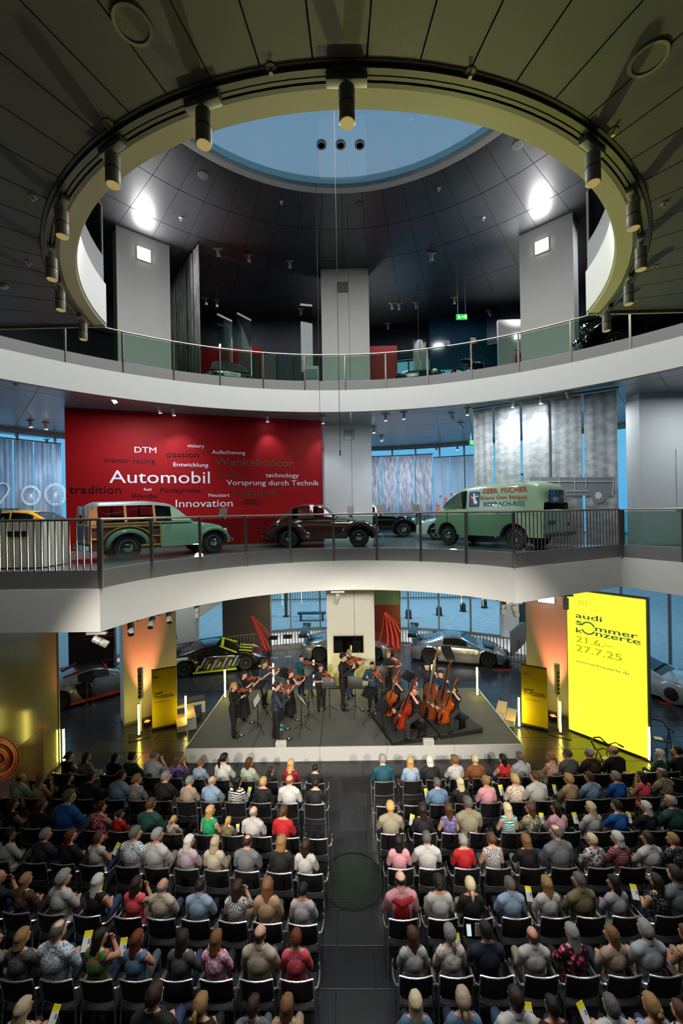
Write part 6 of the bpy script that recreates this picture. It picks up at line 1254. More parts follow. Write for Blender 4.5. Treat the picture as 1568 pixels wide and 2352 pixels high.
# ------------------------------------------------------------------ musicians
TOPS = {}
def cloth(name, c, rough=.8, **kw): return pbr('cloth_' + name, c, rough, bump=.12, bscale=110, **kw)
KB, KN, KT, KDB = cloth('black', (17, 17, 19)), cloth('dark_navy', (24, 32, 48)), cloth('teal', (16, 72, 84)), cloth('denim_blue', (30, 58, 86))
def musician(label, feet, head_px, theta, z, pose, hair, hc, top, leg, sex='m', dress=0, sleeve=1, seat=0, skin=0, glasses=False, bald=False, head_tilt=(0, -.15, .1), inst=None, bottoms=None, shoe=None, lean=0, base=None):
    B = on_z(*feet, z); B.z = z; th = R(theta); fw = Vector((cos(th), sin(th), 0))
    if seat: B = B - fw * .46
    hz = on_y(*head_px, B.y).z - z; nat = (1.22 if seat else 1.62) - lean * .12; s = min(1.09, max(.88, hz / nat)); phi = th - pi / 2
    W = Matrix.Translation(B) @ Matrix.Rotation(phi, 4, 'Z') @ Matrix.Scale(s, 4); f = sex == 'f'
    hip = .47 if seat else .92; P = []; sw = .165 if f else .19
    ch = Vector((0, lean * .35, 0)); Z = lambda x, y, zz: Vector((x, y, zz)) + ch * max(0, (zz - hip) / .55)
    u = hip - .92                                   # offset of the upper body when seated
    P += [ell(Z(0, 0, .96 + u), (.165 if f else .158, .115, .12), 'pelvis'), ell(Z(0, .005, 1.1 + u), (.128 if f else .145, .1, .14), 'torso'), ell(Z(0, .0, 1.27 + u), (.15 if f else .168, .108 if f else .112, .16), 'torso'), cap(Z(-sw + .04, -.01, 1.4 + u), Z(sw - .04, -.01, 1.4 + u), .058, .058, 'torso'), cap(Z(0, -.01, 1.4 + u), Z(0, .02, 1.52 + u), .05, .047, 'neck')] + [cap(Z(q * .03, -.012, 1.475 + u), Z(q * .13, -.012, 1.405 + u), .036, .05, 'torso') for q in (-1, 1)]
    if f: P += [ell(Z(.065, .09, 1.27 + u), (.06, .05, .06), 'torso'), ell(Z(-.065, .09, 1.27 + u), (.06, .05, .06), 'torso')]
    hcn = Z(0, .045, 1.625 + u); HM_ = rot(*head_tilt); P += head_prims(hcn, HM_)
    # legs
    for sd in (-1, 1):
        if seat:
            kn, an = Vector((sd * (.27 if seat == 2 else .13), .42, .5)), Vector((sd * (.27 if seat == 2 else .14), .42, .09)); P += [cap((sd * .09, .02, .5), kn, .085, .06, 'leg'), cap(kn, an, .056, .04, 'leg')]; ft = an + Vector((sd * .02, .08, -.045))
        else:
            st = .1 if f else .12; yy = .05 * sd; kn, an = Vector((sd * (st * .9), yy * .6 + .02, .5)), Vector((sd * st, yy - .02, .09)); P += [cap((sd * .085, 0, .9), kn, .088, .058, 'leg'), cap(kn, an, .055, .038, 'leg')]; ft = an + Vector((sd * .02, .07, -.045))
        P += [ell(ft, (.042, .12, .04), 'foot', Matrix.Rotation(-sd * .15, 3, 'Z')), cap(an, ft + Vector((0, -.05, 0)), .036, .036, 'foot')]
    # arms by pose
    SL, SRr = Z(-sw, 0, 1.4 + u), Z(sw, 0, 1.4 + u); hands = {}
    if pose == 'violin' or pose == 'down':
        S0 = Z(-.07, .09, 1.475 + u); D = Vector((-.66, .74, -.12 if pose == 'violin' else -.3)).normalized(); up = Vector((.25, -.1, 1)); HLp = S0 + D * .475 + Vector((0, 0, -.035)); EL = Vector((SL.x - .06, .24, 1.13 + u)); X = S0 + D * .2; Bd = Vector((.72, .6, -.32)).normalized() if pose == 'violin' else Vector((.5, .6, -.62)).normalized(); HRp = X + Bd * .3 + Vector((0, 0, .03)); ER = Vector((SRr.x + .13, .14, 1.16 + u))
        hands['L'] = (HLp, (D * .3 + Vector((.25, .1, .9))), Vector((.6, -.5, .1))); hands['R'] = (HRp, (-Bd * .4 + Vector((-.3, .3, -.2))), Vector((-.3, 0, -1)))
    elif pose == 'cello':
        A0, A1 = Vector((.02, .56, .26)), Vector((-.13, .12, 1.36)); D = (A1 - A0).normalized(); X = A0 + D * .38 + Vector((0, .12, .05)); Bd = Vector((.93, .1, -.22)).normalized(); HRp = X + Bd * .26; HLp = A0 + D * .98 + Vector((.0, .06, .0)); EL = Vector((-.36, .16, .98)); ER = Vector((.36, .2, .72))
        hands['L'] = (HLp, Vector((.6, .1, -.35)), Vector((.2, -1, .1))); hands['R'] = (HRp, -Bd + Vector((0, .3, -.3)), Vector((0, -.3, -1)))
    else:                                           # double bass
        A0, A1 = Vector((-.1, .5, .12)), Vector((-.26, .12, 1.72)); D = (A1 - A0).normalized(); X = A0 + D * .62 + Vector((0, .16, 0)); Bd = Vector((.9, .05, -.35)).normalized(); HRp = X + Bd * .3; HLp = A0 + D * 1.38 + Vector((.0, .07, 0)); EL = Vector((-.4, .16, 1.2)); ER = Vector((.36, .18, 1.06))
        hands['L'] = (HLp, Vector((.6, .1, -.3)), Vector((.2, -1, .1))); hands['R'] = (HRp, -Bd + Vector((0, .3, -.3)), Vector((0, -.3, -1)))
    for k_, sh, el in (('L', SL, EL), ('R', SRr, ER)):
        w_, d_, n_ = hands[k_]; d_ = d_.normalized(); wr = w_ - d_ * .08; P += [cap(sh, el, .05 if f else .056, .042, 'uparm'), cap(el, wr, .041, .028, 'forearm')] + hand_prims(wr, d_, n_, curl=.75, side=1 if k_ == 'L' else -1)
    t = empty('person', label=label, cat='person', group='musicians on the stage'); t.matrix_world = W
    body = build_body(P, .0125); o = put('body', body[0], t); body[0].materials[0] = SKINS[skin]
    sl = (lambda q: q in ('torso', 'pelvis', 'uparm', 'neck') or (sleeve >= 2 and q == 'forearm')); zn = 1.475 + u; ncut = lambda V: zn + (.01 if f else .035) - .35 * (V[:, 1] - ch.y * .8) - V[:, 2]
    def tmat(nm, me, m): me.materials[0] = m; return put(nm, me, t)
    tmat('shirt', garment('shirt', body, sl if sleeve else (lambda q: q in ('torso', 'pelvis', 'neck')), .016, ncut), top)
    tmat('trousers', garment('trousers', body, lambda q: q in ('leg', 'pelvis'), .014 if not f else .024), leg)
    if not (f and dress): pass
    shm = shoe or SHOEB; tmat('shoes', garment('shoes', body, lambda q: q == 'foot', .008), shm)
    if dress:
        mb = MB(); n = 26; prof = [(.15, 1.08), (.17, .95), (.2, .75), (.24, .5), (.27, dress)]
        for r_, zz in prof:
            for j in range(n): a = 2 * pi * j / n; q = 1 + (.07 * sin(a * 7) * (1.08 - zz)); mb.v.append((r_ * cos(a) * q, r_ * .8 * sin(a) * q, zz + u))
        for i in range(4):
            for j in range(n): mb.f.append((i * n + j, (i + 1) * n + j, (i + 1) * n + (j + 1) % n, i * n + (j + 1) % n)); mb.m.append(0)
        mk('skirt', mb, leg, t)
    h_ = put('hair', hair_mesh(hair), t); setm(h_, HM(hc)); h_.location = hcn; h_.rotation_euler = HM_.to_euler()
    face_parts(t, hcn, HM_, 1.0, glasses)
    # instrument in hand: a thing of its own
    nm, ilab, blab, vn = inst; w3 = lambda v: W @ Vector(v); d3 = lambda v: (W.to_3x3() @ Vector(v)).normalized()
    if nm in ('violin', 'viola'):
        Mx = frame_from(d3(D), d3(up)); instrument(nm, ilab, 'violins and violas of the players', (1.0 if nm == 'violin' else 1.14) * s, .034 * s, .155 * s, .1, varn=VARN[vn], M=Matrix.Translation(w3(S0 + Vector((0, 0, .01)))) @ Mx.to_4x4())
        tp = X + Vector((0, 0, .055)); hd = HRp + Vector((-.01, .03, .02)); bd = (hd - tp).normalized(); bow(blab, 'bows of the players', w3(hd + bd * .03), w3(tp - bd * .36), d3((0, 0, 1)))
    else:
        ce = nm == 'cello'; sc_ = 2.08 if ce else 3.05; Mx = frame_from(d3(D), d3((.0 if ce else .1, 1, .5)))
        instrument(nm, ilab, 'cellos' if ce else 'double basses', sc_ * s, (.12 if ce else .19) * s, (.5 if ce else .72) * s, .2, wf=1.0 if ce else .96, varn=VARN[vn], M=Matrix.Translation(w3(A0 + Vector((0, .04, 0)))) @ Mx.to_4x4(), endpin=(.26 if ce else .1) * s)
        hd = HRp + Vector((.0, .05, .0)); tp = X + Vector((0, .03, 0)); bd = (hd - tp).normalized(); bow(blab, 'bows of the players', w3(hd + bd * .05), w3(tp - bd * .3), d3((0, 1, .5)))
    return B, W
ML = []
def M_(*a, **k): ML.append(musician(*a, **k))
v = lambda w_: ('violin', 'violin held by the %s' % w_, 'bow of the %s' % w_, 0)
M_('person with blonde ponytail in tight black clothes playing violin at the far left', (537, 1691), (541, 1577), -12, ST, 'violin', 'lowpony', 'blonde', KB, KB, 'f', sleeve=2, inst=v('blonde ponytailed player at the far left'))
M_('person with dark ponytail in long black dress playing violin second from left', (560, 1652), (560, 1550), -18, ST, 'violin', 'pony', 'dark brown', KB, KB, 'f', dress=.16, sleeve=1, inst=v('player in the long black dress'))
M_('person with brown bob and glasses in blue top playing violin', (607, 1622), (606, 1525), -35, ST, 'violin', 'bob', 'brown', KDB, KB, 'f', sleeve=1, glasses=True, inst=v('player with glasses and blue top'))
M_('person with short dark hair in teal top playing viola at the back left', (692, 1600), (681, 1514), -48, ST, 'violin', 'crop', 'dark brown', KT, KB, 'm', sleeve=2, inst=('viola', 'viola held by the player in the teal top', 'bow of the player in the teal top', 0))
M_('person with red-brown tied hair in black sleeveless outfit playing violin', (667, 1645), (665, 1547), -20, ST, 'violin', 'bun', 'red-brown', KB, KB, 'f', sleeve=0, dress=.12, inst=v('player with red-brown tied hair'))
M_('person with brown hair in navy dress and turquoise shoes behind the suited player', (640, 1673), (648, 1570), -14, ST, 'violin', 'short', 'brown', KN, KN, 'f', dress=.34, sleeve=0, shoe=pbr('turquoise_shoe', (90, 200, 200), .4), inst=v('player in the navy dress'))
M_('person in dark blue suit jacket playing violin with back half turned, stage front', (634, 1701), (638, 1577), 14, ST, 'down', 'short', 'dark brown', cloth('suit_navy', (42, 48, 66)), KB, 'm', sleeve=2, inst=v('player in the dark blue jacket'))
M_('person with long brown hair in black wide trousers playing violin beside pillar', (738, 1631), (731, 1533), -78, ST, 'down', 'long', 'brown', KN, KB, 'f', sleeve=1, dress=0, inst=v('long-haired player in wide trousers'))
M_('tall person with wavy dark hair in black shirt leading on violin at stage centre', (788, 1627), (780, 1507), -22, ST, 'violin', 'curly', 'dark brown', KB, KB, 'm', sleeve=2, inst=v('tall wavy-haired leader'))
M_('person with grey hair in jeans partly hidden behind the tall violinist', (803, 1601), (788, 1500), -60, ST, 'violin', 'short', 'grey', KB, cloth('jeans', (48, 74, 108)), 'f', sleeve=1, inst=v('grey-haired player behind the leader'))
M_('person with short black hair in dark blue shirt playing viola facing the audience', (857, 1632), (852, 1528), -105, ST, 'down', 'crop', 'black', KDB, KB, 'm', sleeve=2, skin=2, inst=('viola', 'viola held by the player in the dark blue shirt', 'bow of the player in the dark blue shirt', 0))
M_('person with pinned up blonde hair in black playing viola at the back right', (893, 1590), (897, 1502), -72, ST, 'down', 'bun', 'dark blonde', KB, KB, 'f', sleeve=1, inst=('viola', 'viola held by the player with pinned up blonde hair', 'bow of the player with pinned up blonde hair', 0))
M_('person with curly red hair in black playing the cello, seated', (893, 1657), (900, 1560), -128, ST, 'cello', 'curly', 'ginger', KB, KB, 'm', sleeve=2, seat=2, inst=('cello', 'cello of the curly red-haired player', 'bow of the curly red-haired cellist', 0))
M_('person with receding dark curls in black shirt playing cello nearest the audience', (925, 1690), (945, 1581), -158, RZ, 'cello', 'thin', 'dark grey', KB, cloth('charcoal', (44, 44, 46)), 'm', sleeve=2, seat=2, skin=1, inst=('cello', 'red-brown cello nearest the audience', 'bow of the cellist nearest the audience', 1))
M_('person with dark curly hair in navy jumper playing the rear double bass', (985, 1638), (966, 1529), -118, RZ, 'bass', 'curly', 'black', KN, KB, 'm', sleeve=1, lean=.25, inst=('double_bass', 'double bass with pale scroll at the rear', 'bow of the rear double bass player', 2))
M_('bearded person with tied dark hair in dark blue playing the front double bass', (1022, 1652), (1006, 1548), -140, RZ, 'bass', 'lowbun', 'dark brown', KDB, KB, 'm', sleeve=2, lean=.35, inst=('double_bass', 'dark double bass in front of the second bass player', 'bow of the front double bass player', 2))
M_('person with straight black hair in black playing the cello at the right', (1020, 1674), (1036, 1579), -150, RZ, 'cello', 'halfbob', 'black', KB, cloth('charcoal', (44, 44, 46)), 'm', sleeve=2, seat=2, inst=('cello', 'amber cello at the right of the stage', 'bow of the rightmost cellist', 0))
for k, i in enumerate((12, 13, 16)):
    B, W_m = ML[i]; rz = W_m.to_euler().z; t = empty('piano_bench', B, rz, label='black padded bench under the %s' % ('curly red-haired cellist', 'cellist nearest the audience', 'cellist at the right')[k], cat='bench', group='black padded benches')
    mk('cushion', MB().bbox((0, -.03, .36), (.62 if k < 2 else .8, .34, .07), .03), pbr('bench_leather', (22, 22, 23), .35), t); mk('apron', MB().box((0, -.03, .3), (.56, .3, .06)), BLACK, t, smooth=False)
    for x in (-.25, .25): mk('leg', MB().box((x, -.03, .15), (.05, .22, .29)), DSTEEL, t, smooth=False); mk('foot', MB().box((x, -.03, .012), (.05, .36, .024)), DSTEEL, t, smooth=False)
STAND = pbr('stand_black', (18, 18, 19), .45)
PAPER = pbr('paper_white', (225, 224, 216), .7)
def music_stand(k, px, py, z, theta, h, label, sheet=False, tilt=62):
    t = empty('music_stand', on_z(px, py, z), R(theta) - pi / 2, label=label, cat='music stand', group='music stands')   # desk faces local -y
    Mx = Matrix.Rotation(R(-(90 - tilt)), 3, 'X'); c = Vector((0, 0, h))
    mk('desk', MB().bbox(c, (.5, .012, .33), .004, M=Mx), STAND, t); mk('lip', MB().box(c + Mx @ Vector((0, -.03, -.165)), (.5, .06, .012), M=Mx), STAND, t, smooth=False); mk('pole', MB().tube([(0, .02, .12), (0, .02, .62), (0, .02, h)], [.014, .014, .01], 8), STAND, t); mk('collar', MB().lathe([(.022, .6), (.022, .66)], 10, c=(0, .02, 0)), STAND, t)
    for i in range(3): a = i * 2 * pi / 3 + .5; mk('leg', MB().tube([(0, .02, .3), (.3 * cos(a), .02 + .3 * sin(a), .012)], .009, 6), STAND, t)
    if sheet: tag(mk('sheet_music', MB().box(c + Mx @ Vector((0, -.012, 0)), (.44, .004, .3), M=Mx), PAPER, None, smooth=False), 'open sheet music on the music stand %s' % label.split('stand ')[1], 'sheet music').matrix_world = t.matrix_basis
for k, a in enumerate(((591, 1681, ST, 20, .98, 'between the far left violinist and the suited player', 1, 55), (610, 1652, ST, 20, 1.0, 'behind the leftmost black desk', 0, 55), (694, 1683, ST, 200, 1.02, 'with bright sheet at the front centre left', 1, 50), (711, 1658, ST, 190, 1.05, 'left of the wide trousered violinist', 0, 60), (757, 1640, ST, 95, 1.08, 'before the wide trousered violinist', 0, 72), (816, 1641, ST, 85, 1.1, 'before the tall leader', 0, 75), (848, 1660, ST, 40, .95, 'in front of the blue shirted violist', 0, 50), (878, 1691, ST, 30, .92, 'at the corner of the riser', 0, 50), (876, 1611, ST, 95, 1.1, 'before the rear violist', 0, 72), (716, 1613, ST, 110, 1.15, 'before the teal topped violist', 0, 65), (655, 1612, ST, 60, 1.05, 'behind the red-brown haired violinist', 0, 60), (938, 1618, ST, 30, 1.0, 'beside the rear double bass', 0, 40), (988, 1646, RZ, 200, .8, 'between the two double basses', 0, 50))):
    px, py, z, th, h, txt, sh, tl_ = a; music_stand(k, px, py, z, th, h, 'black music stand ' + txt, sh, tl_)
for k, (px, py, z, txt) in enumerate(((554, 1690, ST, 'left front near the blonde player'), (579, 1661, ST, 'near the long black dress'), (661, 1675, ST, 'by the turquoise shoes'), (664, 1698, ST, 'beside the suited player'), (796, 1631, ST, 'by the leader'), (832, 1631, ST, 'between leader and violist'), (683, 1655, ST, 'behind the bright sheet music'), (862, 1640, RZ, 'on the riser corner'))):
    t = empty('foot_pedal', on_z(px, py, z), rnd.uniform(-.6, .6), label='small foot pedal on the stage floor %s' % txt, cat='pedal', group='page turning pedals')
    mk('case', MB().bbox((0, 0, .012), (.17, .09, .024), .008), BLACK, t); mk('button', MB().bbox((0, -.01, .028), (.06, .045, .01), .004), PAPER, t)
# ================================================================== AUDIENCE
def pattern(name, kind, c1_, c2_, sc=30, c3_=None):
    key = 'cloth_' + name
    if key in MATS: return MATS[key]
    m = bpy.data.materials.new(key); n, b = nodes(m); L = n.links; b.inputs['Roughness'].default_value = .8
    t = n.nodes.new('ShaderNodeTexCoord'); rp = n.nodes.new('ShaderNodeValToRGB'); rp.color_ramp.interpolation = 'CONSTANT' if kind != 'soft' else 'LINEAR'
    cr = rp.color_ramp; cr.elements[0].color = (*lin(c1_), 1); cr.elements[1].color = (*lin(c2_), 1)
    if kind in ('floral', 'dots', 'soft'):
        a = n.nodes.new('ShaderNodeTexVoronoi' if kind != 'soft' else 'ShaderNodeTexNoise'); a.inputs['Scale'].default_value = sc; out = a.outputs[0]
        cr.elements[0].position = 0; cr.elements[1].position = .28 if kind == 'dots' else .42
        if kind == 'soft': cr.elements[0].position = .42; cr.elements[1].position = .58
        if kind in ('floral', 'dots'): cr.elements[0].color, cr.elements[1].color = (*lin(c2_), 1), (*lin(c1_), 1)
        if c3_: e = cr.elements.new(.2); e.color = (*lin(c3_), 1)
    elif kind == 'check':
        a = n.nodes.new('ShaderNodeTexChecker'); a.inputs['Scale'].default_value = sc; out = a.outputs['Fac']; cr.elements[1].position = .5
    else:
        a = n.nodes.new('ShaderNodeTexWave'); a.inputs['Scale'].default_value = sc; a.bands_direction = {'stripe': 'X', 'band': 'Z', 'zigzag': 'Z'}[kind]; a.inputs['Distortion'].default_value = 6 if kind == 'zigzag' else .2; out = a.outputs['Fac']; cr.elements[1].position = .5
        if c3_: e = cr.elements.new(.75); e.color = (*lin(c3_), 1)
    L.new(t.outputs['Object'], a.inputs['Vector']); L.new(out, rp.inputs[0]); L.new(rp.outputs[0], b.inputs['Base Color']); MATS[key] = m; return m
C_ = dict(black=(20, 20, 22), white=(186, 186, 184), cream=(182, 172, 152), navy=(26, 34, 56), blue=(24, 92, 170), sky=(136, 160, 188), grey=(104, 108, 112), lgrey=(156, 162, 168), red=(176, 26, 30), green=(18, 150, 90), dgreen=(26, 68, 60), teal=(70, 160, 150), purple=(92, 70, 130), pink=(206, 146, 158), coral=(226, 82, 92), tan=(176, 146, 116), beige=(170, 150, 132), brown=(124, 74, 36), olive=(112, 104, 74), khaki=(140, 132, 112), lilac=(178, 160, 172), denim=(92, 120, 150), mint=(160, 196, 180), maroon=(120, 20, 30))
PAT = {'grey floral': ('floral', (120, 124, 130), (190, 192, 196), 40), 'red plaid': ('check', (160, 24, 30), (60, 14, 18), 26), 'green stripes': ('stripe', (206, 210, 198), (90, 120, 90), 30), 'zigzag': ('zigzag', (225, 225, 225), (16, 16, 16), 6), 'navy pattern': ('dots', (30, 34, 52), (120, 124, 140), 60), 'red floral': ('floral', (176, 24, 34), (224, 200, 200), 28), 'blue floral': ('floral', (206, 212, 216), (92, 118, 146), 42), 'check': ('check', (220, 220, 220), (20, 20, 20), 46), 'striped': ('stripe', (200, 206, 196), (90, 110, 96), 24),
       'dark pattern': ('soft', (40, 30, 24), (96, 70, 50), 26), 'speckle': ('dots', (70, 74, 72), (160, 160, 150), 60), 'tropical': ('floral', (60, 120, 60), (220, 160, 60), 18, (206, 60, 50)), 'pink print': ('soft', (206, 100, 150), (232, 206, 216), 26), 'orange print': ('soft', (232, 78, 40), (206, 96, 140), 20), 'dark check': ('check', (60, 70, 80), (110, 124, 134), 40), 'pink floral': ('floral', (214, 150, 140), (190, 60, 60), 24, (232, 220, 214)), 'leopard': ('dots', (176, 150, 112), (60, 40, 26), 50), 'polka': ('dots', (216, 206, 188), (150, 60, 50), 22), 'plaid shirt': ('check', (150, 136, 96), (84, 90, 70), 20), 'teal print': ('zigzag', (40, 120, 130), (196, 206, 190), 7),
       'sage floral': ('floral', (150, 144, 118), (60, 66, 54), 24), 'pink stripes': ('stripe', (224, 196, 202), (150, 60, 90), 22), 'multicolour': ('zigzag', (60, 40, 60), (220, 180, 160), 8, (190, 60, 70)), 'black dots': ('dots', (20, 20, 24), (200, 200, 200), 34), 'white dots': ('dots', (218, 214, 208), (170, 60, 50), 30), 'black floral': ('floral', (18, 18, 22), (220, 190, 200), 14, (210, 40, 90)), 'pinstripe': ('stripe', (60, 62, 64), (104, 106, 108), 40), 'sailor': ('band', (22, 28, 44), (210, 210, 210), 10), 'lace': ('dots', (20, 20, 22), (60, 50, 46), 70), 'white floral': ('floral', (222, 212, 206), (200, 90, 90), 14, (70, 90, 120)), 'purple print': ('soft', (70, 64, 110), (130, 120, 170), 30), 'knit': ('dots', (206, 206, 198), (170, 170, 164), 80)}
def top_mat(k):
    if k in PAT: return pattern(k.replace(' ', '_'), *PAT[k])
    return cloth(k, C_[k], var=.06, vscale=8)
